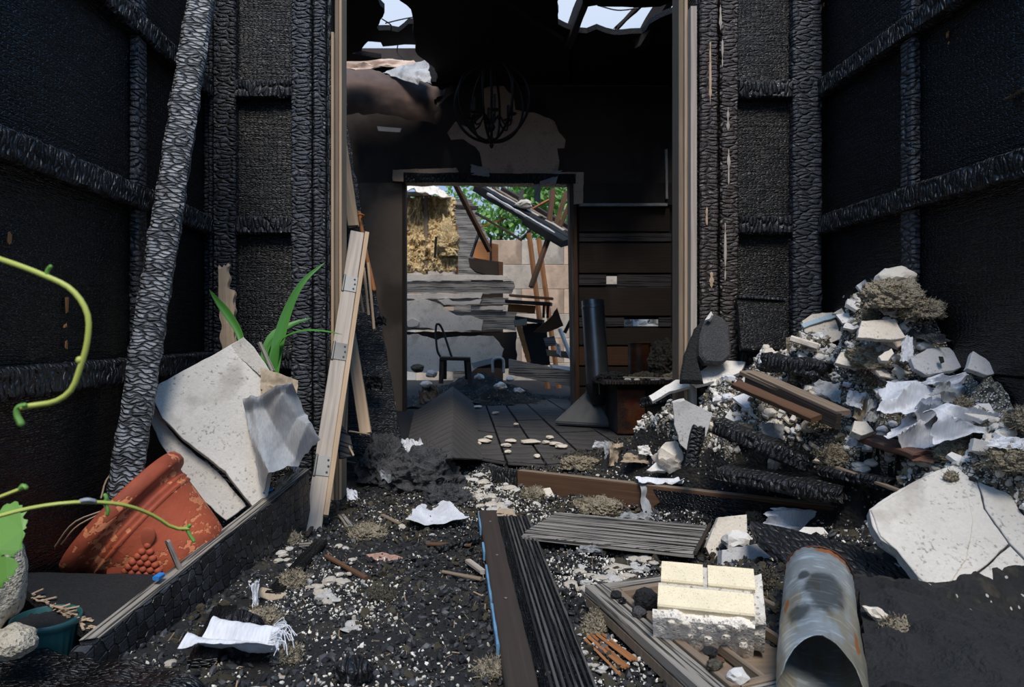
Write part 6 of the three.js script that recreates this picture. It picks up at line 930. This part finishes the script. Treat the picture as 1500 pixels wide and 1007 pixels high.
longbar('charred_strut', [666, 268, 9.0], [717, 368, 9.6], 0.06, 0.05, M.brown, 'long thin brown strut slanting across the sky gap'); longbar('charred_strut', [664, 303, 9.5], [700, 305, 9.6], 0.04, 0.05, M.darkWood, 'short level strut crossing the slanting strut'); longbar('charred_strut', [697, 312, 9.7], [764, 352, 9.4], 0.04, 0.03, M.darkWood, 'thin strut running below the fallen rafters'); longbar('charred_strut', [700, 334, 9.8], [742, 320, 9.8], 0.02, 0.02, M.orange, 'thin yellow lath over the green leaves', 'lath'); longbar('charred_strut', [690, 376, 9.5], [702, 340, 9.6], 0.03, 0.03, M.iron, 'thin dark rod leaning on the orange cabinet', 'rod'); longbar('charred_strut', [702, 338, 9.6], [716, 366, 9.6], 0.03, 0.03, M.iron, 'second dark rod meeting the first above the orange cabinet', 'rod');
{ const r = base('fallen_roof', P(760, 330, 9.8), 'fallen strip of roof with rafters hanging across the doorway view', 'roof'); const b = (n, a, c, w, t, m) => part(n, bar(P(...a), P(...c), w, t, { rough: 0.012, freq: 10, side: 3, up: V(0.3, 1, 0.6) }), m, r);
  b('rafter', [697, 274, 9.9], [832, 352, 9.2], 0.10, 0.12, M.black); b('rafter', [704, 272, 10.0], [826, 340, 9.3], 0.05, 0.06, M.pineGrey); b('rafter', [722, 276, 10.2], [838, 344, 9.6], 0.05, 0.05, M.pineDull); b('rafter', [735, 276, 10.4], [842, 338, 9.8], 0.05, 0.06, M.darkWood); b('rafter', [714, 284, 9.7], [812, 342, 9.15], 0.03, 0.03, M.plasterGrey);
  b('crosspiece', [722, 272, 10.1], [728, 290, 9.9], 0.04, 0.04, M.darkWood); b('crosspiece', [765, 280, 10.0], [758, 312, 9.6], 0.05, 0.05, M.darkWood); b('charred_end', [772, 322, 9.4], [830, 356, 9.1], 0.2, 0.1, M.black);
  b('hanger', [810, 278, 9.6], [804, 330, 9.5], 0.06, 0.06, M.brown); b('hanger', [830, 282, 9.6], [814, 330, 9.5], 0.06, 0.06, M.brown); b('hanger', [838, 290, 9.4], [818, 338, 9.4], 0.05, 0.05, M.brown); b('lath', [780, 306, 9.6], [810, 290, 9.6], 0.025, 0.02, M.orange); }
for (const [x, y, w, l] of [[768, 300, 0.1, 'pale burnt roof lump caught on the upper rafter'], [790, 322, 0.09, 'dark roof debris lump near the hangers'], [806, 334, 0.1, 'lowest dark debris lump at the rafter end']]) { const c = P(x, y, 9.5), g = chunk(w, w * 0.6, w, { det: 3, amp: 0.5 }); g.translate(c.x, c.y, c.z); one('roof_debris', g, x < 780 ? M.plasterWarm : M.black, l, 'debris'); }
longbar('orange_stud', [775, 342, 10.6], [803, 575, 10.4], 0.07, 0.05, M.orange, 'first orange stud standing before the pale block wall', 'stud'); longbar('orange_stud', [789, 350, 10.7], [819, 572, 10.5], 0.07, 0.05, M.orange, 'second orange stud standing before the pale block wall, nearer the jamb', 'stud'); longbar('brown_stud', [803, 350, 9.3], [778, 421, 9.1], 0.06, 0.05, M.brown, 'dark brown stud hanging crosswise before the orange studs', 'stud');
{ const r = base('wooden_bench', P(775, 462, 9.0), 'brown wooden bench with orange apron beyond the doorway', 'bench'); const b = (n, a, c, w, t, m, o = {}) => part(n, bar(P(...a), P(...c), w, t, { rough: 0.002, ...o }), m, r); b('top_board', [742, 442, 9.0], [808, 446, 8.9], 0.3, 0.04, M.darkWood); b('top_board', [747, 433, 9.4], [810, 438, 9.3], 0.2, 0.03, M.brown); b('apron', [744, 451, 9.0], [784, 454, 8.95], 0.02, 0.1, M.orange); b('leg', [797, 446, 8.9], [796, 466, 8.9], 0.03, 0.03, M.darkWood, { up: V(0, 0, 1) }); b('leg', [803, 446, 8.95], [802, 466, 8.95], 0.03, 0.03, M.darkWood, { up: V(0, 0, 1) }); b('rail', [756, 466, 8.9], [796, 472, 8.8], 0.12, 0.05, M.darkWood); }
{ const r = base('broken_cabinet', P(775, 535, 8.7), 'broken brown cabinet tipped over by the far doorway', 'cabinet'); const p2 = (n, l, m, th = 0.03) => part(n, plateP(l, th, { jag: 0.006 }), m, r); p2('side_panel', [[756, 478, 8.7], [764, 476, 8.7], [778, 530, 8.6], [772, 532, 8.6]], M.orange); p2('inner_back', [[764, 474, 8.85], [800, 474, 8.85], [806, 535, 8.8], [776, 535, 8.8]], M.black); p2('top_panel', [[752, 470, 8.8], [772, 466, 8.8], [772, 476, 8.75], [754, 478, 8.75]], M.pineDull); p2('door', [[782, 486, 8.6], [806, 466, 8.5], [816, 451, 8.5], [825, 478, 8.5], [800, 488, 8.55]], M.brown); p2('shelf', [[796, 496, 8.7], [812, 492, 8.7], [816, 506, 8.7], [800, 508, 8.7]], M.greyBoard); p2('shelf', [[800, 512, 8.65], [838, 516, 8.65], [838, 526, 8.65], [802, 522, 8.65]], M.pineDull); }
crumple([[814, 520], [824, 526], [822, 500], [812, 496]], M.paper, 'grey-white rag hanging in the broken cabinet', 'cloth', { n: [0, 0, 1] }).position.copy(P(818, 512, 8.45));
longbar('white_lath', [820, 482, 8.4], [856, 575, 8.2], 0.05, 0.03, M.plaster, 'white lath leaning by the broken cabinet', 'lath'); longbar('charred_strut', [827, 488, 8.5], [840, 462, 8.5], 0.05, 0.04, M.darkWood, 'dark strut rising behind the white lath');
one('grey_plank', plateP([[745, 526, 8.3], [842, 545, 8.1], [842, 568, 8.1], [745, 549, 8.3]], 0.04, { jag: 0.004 }), M.backBoard, 'wide grey plank slanting across the far doorway foot', 'plank'); one('grey_plank', plateP([[806, 534, 8.25], [842, 538, 8.25], [842, 546, 8.2], [812, 542, 8.2]], 0.03), M.plasterGrey, 'pale narrow plank above the wide grey plank', 'plank');
one('debris_mound', field(-0.85, 1.2, -9.1, -7.7, 0.03, (x, z) => 0.02 + 0.30 * Math.exp(-((x - 0.05) ** 2) / 0.25 - ((z + 8.6) ** 2) / 0.2) + 0.16 * (fbm(x * 5, z * 5, 4, 4) - 0.4) * Math.exp(-((x - 0.1) ** 2) / 0.5) + 0.05 * (fbm(x * 22, z * 22, 8, 2) - 0.5)), M.ash, 'low mound of dark debris just beyond the far doorway', 'rubble', null, 'stuff');
{ const r = base('plastic_stool', P(668, 565, 8.0), 'black scorched stool with a bent wire frame beyond the doorway', 'stool'); const b = (n, a, c, w, t, m) => part(n, bar(P(...a), P(...c), w, t, { rough: 0.003, up: V(0, 0, 1) }), m, r); part('seat', bar(P(645, 525, 8.0), P(689, 526, 8.0), 0.28, 0.035, { rough: 0.004 }), M.iron, r); b('leg', [647, 526, 7.9], [646, 562, 7.85], 0.05, 0.03, M.iron); b('leg', [686, 526, 7.9], [689, 566, 7.85], 0.05, 0.03, M.iron); b('leg', [652, 528, 8.2], [652, 556, 8.2], 0.04, 0.03, M.iron); b('leg', [682, 528, 8.2], [684, 556, 8.2], 0.04, 0.03, M.iron);
  part('wire_frame', tube([P(646, 524, 8.0), P(641, 515, 8.0), P(640, 475, 8.05), P(644, 476, 8.05), P(662, 524, 8.0)], 0.014, { n: 40, rad: 6 }), M.iron, r); }
{ const R = rng(19); for (const [x, y, d, w, m, l] of [[733, 566, 7.9, 0.07, M.plaster, 'white plaster shard on the debris mound'], [702, 553, 8.1, 0.06, M.plasterGrey, 'grey plaster chip on the debris mound near the stool'], [760, 573, 7.9, 0.06, M.plasterGrey, 'grey plaster chip at the end of the debris mound'], [624, 563, 7.9, 0.06, M.plaster, 'pale chip at the near end of the debris mound'], [632, 548, 8.1, 0.07, M.plasterGrey, 'grey lump below the wire frame'], [747, 556, 8.1, 0.05, M.plaster, 'small white chip beside the plaster shard'], [612, 540, 8.2, 0.08, M.woolDark, 'dark wool lump by the far jamb']]) { const g = chunk(w, w * 0.6, w, { det: 2 }), c = P(x, y, d); g.translate(c.x, c.y, c.z); one('plaster_lump', g, m, l, 'plaster'); }
  one('brown_rag', sheet(P(612, 588, 7.8), P(650, 592, 7.7), P(640, 566, 8.0), P(618, 562, 8.0), { nu: 20, nv: 16, amp: 0.08, rag: 0.1 }), M.soot, 'brown crumpled rag by the foot of the far jamb', 'cloth'); one('grey_plank', plateP([[690, 532, 8.6], [722, 524, 8.6], [724, 532, 8.6], [694, 540, 8.6]], 0.03), M.plasterGrey, 'small grey board poking out of the mound beside the stool', 'plank');
  one('bent_pipe', tube([P(722, 545, 8.4), P(723, 527, 8.4), P(736, 526, 8.4), P(738, 545, 8.4)], 0.018, { n: 24, rad: 6 }), M.plasterGrey, 'pale bent pipe loop standing on the debris mound', 'pipe');
  // rubble seen through the plank gaps
  for (let k = 0; k < 26; k++) { const g = chunk(0.05 + R() * 0.06, 0.05 + R() * 0.05, 0.05 + R() * 0.05, { det: 1 }), c = P(908 + R() * 66, 476 - R() * 12, 8.6 + R() * 0.5); g.translate(c.x, c.y, c.z); one('plaster_lump', g, [M.plaster, M.plasterWarm, M.stucco, M.plasterGrey][k % 4], 'sunlit rubble lump glimpsed through the lower plank gap', 'plaster', 'rubble behind the lower plank gap'); }
  one('rubble_bank', field(1.4, 3.2, -9.6, -8.2, 0.06, (x, z) => 0.9 + 0.1 * fbm(x * 4, z * 4, 2, 3) - 0.9 * sstep(0.2, 0.65, Math.abs(z + 8.9))), M.concrete, 'pale rubble bank behind the plank wall', 'rubble', null, 'stuff'); }
// tree beyond the ruin
function tree(p, h, rad, seed, label, n) {
  const R = rng(seed), root = base('leafy_tree', p, label, 'tree'); part('trunk', tube([p.clone(), p.clone().add(V(0.1, h * 0.4, 0)), p.clone().add(V(-0.05, h * 0.75, 0.1)), p.clone().add(V(0, h, 0))], (t) => mix(0.16, 0.03, t), { n: 16, rad: 10 }), M.bark, root);
  for (let k = 0; k < 6; k++) { const s = p.clone().add(V(0, h * (0.35 + 0.09 * k), 0)), a = k * 2.4 + R(); part('branch', tube([s, s.clone().add(V(Math.cos(a) * rad * 0.5, rad * 0.3, Math.sin(a) * rad * 0.5)), s.clone().add(V(Math.cos(a) * rad * 0.9, rad * 0.5, Math.sin(a) * rad * 0.9))], (t) => mix(0.06, 0.012, t), { n: 10, rad: 7 }), M.bark, root); }
  const pos = [], c0 = p.clone().add(V(0, h * 0.8, 0)), blobs = []; for (let k = 0; k < 16; k++) blobs.push([V((R() - 0.5) * 2 * rad, (R() - 0.5) * rad * 1.7, (R() - 0.5) * 2 * rad).add(c0), rad * (0.3 + 0.3 * R())]);
  for (let i = 0; i < n; i++) { const [bc, br] = blobs[(R() * blobs.length) | 0], dir = V(R() - 0.5, R() - 0.5, R() - 0.5).normalize(), q = bc.clone().addScaledVector(dir, br * Math.pow(R(), 0.4)), a = V(R() - 0.5, R() - 0.7, R() - 0.5).normalize(), b = a.clone().cross(V(R() - 0.5, R() - 0.5, R() - 0.5)).normalize(), L = 0.10 + 0.06 * R(), w = L * 0.32, m = q.clone().addScaledVector(a, L * 0.5), e = q.clone().addScaledVector(a, L), u = a.clone().cross(b).multiplyScalar(0.012); for (const t of [q, m.clone().addScaledVector(b, w).add(u), e, q, e, m.clone().addScaledVector(b, -w).add(u)]) pos.push(t.x, t.y, t.z); }
  const g = new THREE.BufferGeometry(); g.setAttribute('position', new THREE.Float32BufferAttribute(pos, 3)); g.setAttribute('uv', new THREE.Float32BufferAttribute(new Float32Array(pos.length / 3 * 2), 2)); g.computeVertexNormals(); const f = part('foliage', g, M.treeLeaf, root); f.userData.kind = 'stuff';
}
M.treeLeaf = new THREE.MeshPhysicalMaterial({ roughness: 0.7, transmission: 0.35, thickness: 0 }); M.treeLeaf.color.setRGB(0.22, 0.42, 0.09);
tree(P(735, 560, 15.5).setY(-0.15), 4.0, 1.5, 3, 'green leafy tree seen between the fallen rafters', 9000); tree(P(905, 560, 20).setY(-0.15), 5.4, 2.3, 8, 'green leafy tree partly hidden behind the far door jamb', 9000);

// ------------------------------------------------------------------ small debris on the ash
frag([[537, 812], [560, 808], [604, 820], [606, 826], [580, 828], [546, 820]], 0.012, mat(T.fuzz, [0.45, 0.27, 0.2], { bump: 0.004 }), 'pinkish foam scrap lying on the ash beside the grooved board', 'foam', { name: 'foam_scrap', n: [0, 0.9, 0.4], lift: 0.01, jag: 0.008 });
frag([[371, 866], [384, 860], [418, 870], [420, 876], [396, 880], [380, 874]], 0.012, M.cardboard, 'tan curled bark chip near the white plastic curl', 'chip', { name: 'bark_chip', n: [0, 0.8, 0.6], lift: 0.015 });
frag([[470, 936], [492, 928], [500, 934], [484, 944]], 0.008, M.pine, 'small orange-tan wood flake on the ash', 'chip', { name: 'wood_flake', n: [0, 0.8, 0.6], lift: 0.01 });
const stick = (a, b, w, t, m, l, o = {}) => { const A = hit(a[0], a[1]), B = hit(b[0], b[1]); A.y += 0.012; B.y += 0.012; one('wood_stick', bar(A, B, w, t, { rough: 0.002, ...o }), m, l, 'stick'); };
stick([478, 823], [537, 857], 0.018, 0.012, M.brown, 'short brown stick lying across white plaster crumbs'); stick([648, 848], [705, 858], 0.014, 0.01, M.pineDull, 'thin tan stick beside the grooved board'); stick([686, 830], [708, 848], 0.022, 0.014, M.pineGrey, 'pale bent wood end touching the grooved board'); stick([626, 802], [690, 804], 0.02, 0.012, M.brown, 'orange-brown lath near the grooved board head'); stick([640, 812], [700, 800], 0.03, 0.02, M.gator, 'charred slat near the grooved board head'); stick([450, 790], [465, 765], 0.016, 0.01, M.darkWood, 'thin dark rod standing near the jamb foot'); stick([500, 760], [512, 778], 0.03, 0.012, M.edgeWood, 'grey wood chip near the jamb foot'); stick([438, 806], [472, 805], 0.022, 0.012, M.edgeWood, 'grey slat lying at the jamb foot'); stick([456, 800], [462, 812], 0.02, 0.015, M.edgeWood, 'stub of grey lath at the jamb foot'); stick([560, 760], [586, 772], 0.02, 0.01, M.pineDull, 'tan splinter in front of the burnt fabric'); stick([400, 880], [470, 800], 0.05, 0.02, M.crackle, 'long charred slat pointing at the jamb foot'); stick([296, 985], [330, 900], 0.07, 0.02, M.crackle, 'black slat lying along the charred board on edge'); stick([505, 680], [545, 690], 0.015, 0.01, M.pine, 'tan splinter beside the burnt fabric heap');
for (let k = 0; k < 7; k++) stick([858 + k * 2.5, 944 - k * 2.2], [908 + k * 4, 996 - k * 3.5], 0.008, 0.006, M.orange, ['outermost', 'second', 'third', 'middle', 'fifth', 'sixth', 'innermost'][k] + ' strip of the orange splinter bundle by the panelled door');
{ const A = P(398, 1002, 1.75), B = P(480, 998, 1.75); one('pine_board', bar(A, B, 0.07, 0.02, {}), M.pineGrey, 'end of a pale board at the bottom edge below the white sack', 'board'); }
{ // torn woven sack with frayed threads
  const r = base('woven_sack', hit(345, 965), 'torn white woven sack with frayed threads at the bottom edge', 'sack'), p = [[262, 976, 1.78], [402, 990, 1.76], [414, 948, 1.92], [318, 944, 1.94]].map((q) => { const v = P(...q); v.y = Math.max(v.y, 0.06); return v; });
  part('cloth', sheet(p[0], p[1], p[2], p[3], { nu: 34, nv: 26, amp: 0.014, freq: 4, rag: 0.03, fn: (u, v) => 0.02 * Math.sin(v * 9 + u * 2) }), M.paper, r); const R = rng(12);
  for (let k = 0; k < 26; k++) { const a = p[1].clone().lerp(p[2], R()).add(V(-0.02, 0.01, 0)), b = a.clone().add(V(0.02 + R() * 0.03, 0.02 * R(), 0.02 * (R() - 0.3))), c = b.clone().add(V((R() - 0.3) * 0.04, -0.02 - 0.01 * R(), 0.03 * R())); part('thread', tube([a, b, c], 0.0012, { n: 8, rad: 5 }), M.paper, r); } }
one('plastic_curl', sheet(P(364, 860, 2.3), P(378, 852, 2.34), P(376, 900, 2.16), P(370, 905, 2.14), { nu: 8, nv: 24, amp: 0.02, rag: 0.06, fn: (u, v) => 0.04 * Math.sin(v * 3) }), M.paper, 'white plastic curl on the ash beside the tan bark chip', 'plastic');
wool(390, 905, 50, 40, 'olive wool tuft below the tan bark chip'); wool(430, 850, 36, 26, 'olive wool tuft near the jamb foot'); wool(420, 790, 40, 20, 'wool tuft between jamb foot and charred board'); wool(540, 780, 50, 24, 'brownish wool patch near the folded paper'); wool(880, 905, 40, 24, 'olive wool tuft beside the panelled door'); wool(868, 925, 34, 26, 'second olive wool tuft beside the panelled door, nearer the camera'); wool(720, 985, 44, 24, 'wool tuft at the bottom edge by the grooved board'); wool(420, 960, 40, 26, 'wool tuft beside the torn sack threads', {}); wool(560, 870, 40, 14, 'flat olive wool smear on the open ash', { m: M.woolDark });
rock(352, 916, 66, 44, M.gator, 'black charred lump above the torn sack', { amp: 0.3, det: 4 }); rock(930, 880, 36, 30, M.black, 'black coal lump on the panelled door', { amp: 0.4 }).position.copy(P(948, 878, 1.98)); rock(520, 985, 60, 40, M.gator, 'broad charred lump at the bottom edge', { amp: 0.35, det: 4 });
const onDoor = (px, py, s, m, l, sd) => { const c = PY(px, py, 0.085), g = chunk(s, s * 0.7, s, { det: 2, seed: sd }); g.translate(c.x, c.y + s * 0.3, c.z); one('door_debris', g, m, l, 'debris'); };
onDoor(902, 874, 0.016, M.black, 'small coal piece in the door corner', 5); onDoor(912, 882, 0.012, M.gator, 'smaller coal piece next to the door corner coal', 6); onDoor(936, 900, 0.02, M.fleck, 'grey ash lump on the door beside the bricks', 7); onDoor(1040, 958, 0.016, M.black, 'coal bit in front of the brick block', 8); onDoor(1080, 995, 0.022, M.plaster, 'white plaster lump on the door panel', 9); onDoor(1046, 978, 0.018, M.woolDark, 'wool bit in front of the brick block', 10); onDoor(1300, 985, 0.03, M.black, 'black lump inside the door frame beside the duct', 11);

// plaster chips by density: lots near the patches the photo shows
const spots = []; for (const [x, y, r, k] of [[690, 720, 0.25, 1], [740, 730, 0.25, 0.8], [880, 850, 0.14, 1.3], [905, 862, 0.1, 1.2], [940, 830, 0.14, 0.7], [500, 870, 0.14, 0.9], [445, 870, 0.12, 0.7], [530, 900, 0.12, 0.5], [470, 855, 0.12, 0.6], [700, 700, 0.2, 0.8], [830, 830, 0.15, 0.5], [1080, 650, 0.25, 1.4], [1160, 670, 0.2, 1.4], [1230, 680, 0.2, 1.2], [960, 700, 0.2, 0.9], [760, 760, 0.2, 0.6], [1330, 590, 0.4, 0.6], [1240, 500, 0.3, 0.6], [1420, 640, 0.3, 0.6], [930, 960, 0.14, 0.7], [890, 990, 0.1, 0.8], [1300, 720, 0.2, 0.5], [560, 1000, 0.15, 0.4], [600, 760, 0.2, 0.4]]) { const p = hit(x, y, 1.3, 5.5); spots.push([p.x, p.z, r, k]); }
const dens = (x, z) => { let s = 0.035 + 0.12 * sstep(0.52, 0.7, fbm(x * 5, z * 5, 7, 3)); if (x > 0.95 && z > -2.2) return 0.02; s += 0.4 * sstep(0.15, 0.4, mound(x, z)); for (const [a, b, r, k] of spots) s += k * Math.exp(-((a - x) ** 2 + (b - z) ** 2) / (r * r)); return s; };
const R7 = rng(2024), inside = (x, z) => !(x > 0.92 && z > -2.15) && x > XL + 0.06 && x < XR - 0.06 && z < -1.25 && z > -5.1 && (z > ZF + 0.1 || (x > -0.6 && x < 1.0)) && Math.abs(G(x + 0.025, z) - G(x - 0.025, z)) + Math.abs(G(x, z + 0.025) - G(x, z - 0.025)) < 0.075;
{ // the larger chips, one by one
  const kinds = []; for (let k = 0; k < 8; k++) kinds.push(chunk(1, 0.45 + 0.1 * (k % 3), 0.8, { det: 1, amp: 0.5, seed: 300 + k }));
  const mats = [M.plaster, M.plasterWarm, M.plasterGrey, M.plasterWarm, M.plaster]; const protos = kinds.map((g, k) => mats.map((m) => { const o = new THREE.Mesh(g, m); o.castShadow = o.receiveShadow = true; return o; })), protos0 = (R) => protos[(R() * 8) | 0][[0, 1, 3, 4][(R() * 4) | 0]]; let n = 0; const patch = [[453, 860, 30, 14], [498, 853, 32, 16], [488, 877, 42, 18], [470, 868, 24, 12], [462, 813, 18, 8], [402, 826, 20, 8], [430, 829, 20, 8], [509, 924, 30, 10], [445, 952, 10, 14], [619, 993, 14, 12], [513, 989, 18, 18], [550, 895, 18, 6], [509, 826, 18, 8], [500, 806, 20, 8], [634, 901, 8, 6], [888, 848, 80, 26], [905, 855, 50, 20], [935, 843, 22, 16], [910, 838, 60, 16], [849, 928, 14, 10], [863, 975, 18, 14], [879, 984, 24, 14], [860, 862, 50, 14], [700, 712, 50, 30], [720, 740, 40, 24], [690, 700, 40, 16], [740, 716, 40, 14], [408, 820, 26, 12], [940, 820, 40, 16], [1000, 800, 30, 14]].flatMap(([x, y, w, h]) => { const k = Math.max(2, Math.round(w * h / 90)); return Array.from({ length: Math.min(k, 9) }, () => [x + (R7() - 0.5) * w, y + (R7() - 0.5) * h, Math.min(w, 26)]); });
  for (const [x, y, w] of patch) { const p = hit(x, y, 1.3, 5.5), s = (0.22 + 0.28 * R7()) * w * -p.z / F, o = protos0(R7).clone(); o.name = numbered('plaster_chip'); o.position.set(p.x, p.y + s * 0.12, p.z); o.rotation.set((R7() - 0.5) * 0.3, R7() * 6.3, (R7() - 0.5) * 0.3); o.scale.set(s, s * 0.6, s); scene.add(o); tag(o, 'cream plaster crumb in a loose cluster on the ash', 'chip', 'clustered plaster crumbs on the ash'); }
  let guard = 0;
  while (n < 150 && guard++ < 20000) { const x = mix(-1.25, 1.7, R7()), z = -1.3 - 3.4 * Math.pow(R7(), 1.2); if (!inside(x, z) || R7() > dens(x, z) * 0.7) continue; const s = 0.008 + 0.016 * Math.pow(R7(), 2.2), o = protos[(R7() * 8) | 0][(R7() * 5) | 0].clone(); o.name = numbered('plaster_chip'); o.position.set(x, G(x, z) + s * 0.15, z); o.rotation.set((R7() - 0.5) * 0.5, R7() * 6.3, (R7() - 0.5) * 0.5); o.scale.setScalar(s); scene.add(o); tag(o, 'small broken plaster chip scattered on the black ash', 'chip', 'plaster chips scattered on the ash'); n++; }
}
function crumbs(name, geo, m, count, fn, label, size, d) { // uncountable crumbs
  const im = new THREE.InstancedMesh(geo, m, count), M4 = new THREE.Matrix4(), q = new THREE.Quaternion(), e = new THREE.Euler(), c = new THREE.Color(); let n = 0, guard = 0;
  while (n < count && guard++ < count * 40) { const x = mix(-1.3, 1.72, R7()), z = -1.2 - 3.8 * Math.pow(R7(), 1.35); if (!inside(x, z) || R7() > d(x, z)) continue; const s = size(R7()); e.set(R7() * 6, R7() * 6, R7() * 6); q.setFromEuler(e); M4.compose(V(x, G(x, z) + s * 0.25, z), q, V(s * (0.7 + R7() * 0.8), s * (0.5 + 0.4 * R7()), s * (0.7 + R7() * 0.6))); im.setMatrixAt(n, M4); const k = 0.6 + 0.5 * R7(); c.setRGB(...fn(k)); im.setColorAt(n, c); n++; }
  im.count = n; im.name = numbered(name); im.castShadow = im.receiveShadow = true; scene.add(im); tag(im, label, 'debris', null, 'stuff');
}
const cg = chunk(1, 0.8, 0.9, { det: 0, amp: 0.6, seed: 401 }), white = (k) => [k, k * 0.96, k * 0.89];
crumbs('plaster_crumbs', cg, mat(null, [0.7, 0.69, 0.66]), 15000, white, 'white plaster crumbs strewn over the black ash', (r) => 0.0018 + 0.006 * Math.pow(r, 3), (x, z) => dens(x, z) * 0.8);
{ // broken rubble packed over the heap
  const n0 = 6500, im = new THREE.InstancedMesh(chunk(1, 0.7, 0.85, { det: 1, amp: 0.55, seed: 431 }), mat(null, [1, 1, 1]), n0), R = rng(515), M4 = new THREE.Matrix4(), q = new THREE.Quaternion(), e = new THREE.Euler(), c = new THREE.Color(); let n = 0, guard = 0;
  while (n < n0 && guard++ < 200000) { const x = mix(0.7, XR - 0.07, R()), z = mix(-4.2, -1.9, R()), m = mound(x, z); if (m < 0.3 || R() > 0.25 + 1.2 * (m - 0.3) || (x > 1.0 && z < ZF + 0.06)) continue; const s = 0.004 + 0.016 * Math.pow(R(), 3), k = R(), t = 0.7 + 0.5 * R(); e.set(R() * 6, R() * 6, R() * 6); q.setFromEuler(e); M4.compose(V(x, G(x, z) + s * 0.3, z), q, V(s, s * (0.5 + 0.5 * R()), s * (0.7 + 0.6 * R()))); im.setMatrixAt(n, M4); k < 0.6 ? c.setRGB(0.62 * t, 0.59 * t, 0.54 * t) : k < 0.82 ? c.setRGB(0.2 * t, 0.17 * t, 0.115 * t) : c.setRGB(0.03, 0.03, 0.03); im.setColorAt(n, c); n++; }
  im.count = n; im.name = numbered('plaster_rubble'); im.castShadow = im.receiveShadow = true; scene.add(im); tag(im, 'fine broken plaster rubble packed over the heap', 'rubble', null, 'stuff');
}
crumbs('char_crumbs', cg, mat(null, [0.018, 0.018, 0.019], { roughness: 0.6 }), 30000, (k) => { const q = 0.6 + 3 * Math.pow((k - 0.6) * 2, 3); return [q, q, q * 1.05]; }, 'black char crumbs covering the ground', (r) => 0.002 + 0.013 * Math.pow(r, 4), (x, z) => 0.8);
crumbs('wool_crumbs', clump(1, 0.7, 1, { det: 4, fib: 0, seed: 411 }), M.wool, 4200, (k) => [k * 0.8, k * 0.8, k * 0.7], 'olive wool flecks between the char', (r) => 0.004 + 0.012 * Math.pow(r, 2), (x, z) => sstep(0.45, 0.62, fbm(x * 3.3 + 4, z * 3.3, 2, 3)) + 0.3 * sstep(0.15, 0.4, mound(x, z)));
crumbs('wood_slivers', (() => { const g = barGeo(8, 0.8, 0.6, { ch: 0.1, rough: 0.2, freq: 1, seg: 3 }); g.translate(-4, 0, 0); return g; })(), mat(T.grain, [0.5, 0.38, 0.26], { bump: 0 }), 1300, (k) => [k * 0.9, k * 0.85, k * 0.8], 'thin wood slivers mixed into the ash', (r) => 0.0016 + 0.003 * r * r, () => 0.5);
{ // chips on the floor boards
  for (const [x, y, w] of [[710, 646, 20], [716, 641, 12], [742, 652, 14], [748, 646, 16], [777, 647, 28], [800, 648, 12], [814, 650, 20], [806, 641, 12], [822, 654, 18], [744, 662, 10], [787, 668, 10], [700, 650, 10], [640, 640, 10], [726, 605, 10], [700, 596, 12], [756, 622, 8]]) { const c = PY(x, y, 0.062), k = -c.z / F, g = chunk(w * 0.5 * k, 0.012, w * 0.5 * k, { det: 2, amp: 0.5 }); g.translate(c.x, c.y, c.z); one('plaster_chip', g, M.plasterWarm, 'cream plaster flake lying on the dark floor boards', 'chip', 'plaster flakes on the floor boards'); } }

{ // loose fragments covering the heap
  const R = rng(77), poly = [[960, 600], [1010, 560], [1110, 500], [1200, 470], [1270, 430], [1330, 410], [1400, 480], [1480, 560], [1500, 690], [1330, 690], [1190, 686], [1060, 640], [1000, 640]];
  const inPoly = (x, y) => { let c = false; for (let i = 0, j = poly.length - 1; i < poly.length; j = i++) { const [a, b] = poly[i], [d, e] = poly[j]; if ((b > y) !== (e > y) && x < (d - a) * (y - b) / (e - b) + a) c = !c; } return c; };
  const mats = [M.plaster, M.plasterWarm, M.plasterGrey, M.plaster, M.plasterWarm, M.paper]; let n = 0;
  while (n < 210) { const x = mix(960, 1500, R()), y = mix(410, 690, R()); if (!inPoly(x, y)) continue; const c = hit(x, y, 1.5, 5.5); if (c.x > XR - 0.09 || (c.z < ZF + 0.06 && c.x > 0.95)) continue;
    const s = 0.02 + 0.05 * R() * R(), k = 4 + (R() * 3 | 0), nn = V((R() - 0.5) * 0.9, 0.75, 0.25 + 0.6 * R()).normalize(), u = V(1, 0, 0).addScaledVector(nn, -nn.x).normalize(), w = nn.clone().cross(u), pts = [], a0 = R() * 6;
    for (let i = 0; i < k; i++) { const a = a0 - i / k * 6.283 + (R() - 0.5) * 0.6, r = s * (0.6 + 0.6 * R()); pts.push(c.clone().add(nn.clone().multiplyScalar(0.008)).addScaledVector(u, Math.cos(a) * r).addScaledVector(w, Math.sin(a) * r * 0.8)); }
    const big = R() < 0.75; if (big) one('board_fragment', plate(pts, 0.008 + 0.008 * R(), { jag: 0.003, sub: 0.015, bev: 0.001 }), mats[(R() * 6) | 0], 'small broken plasterboard fragment lying loose on the rubble heap', 'fragment', 'loose fragments on the rubble heap');
    else { const g = chunk(s * 0.6, s * 0.45, s * 0.6, { det: 2, amp: 0.4 }); g.translate(c.x, c.y + 0.005, c.z); one('board_fragment', g, mats[(R() * 6) | 0], 'small broken plasterboard fragment lying loose on the rubble heap', 'fragment', 'loose fragments on the rubble heap'); } n++; }
}
renderer.render(scene, camera);
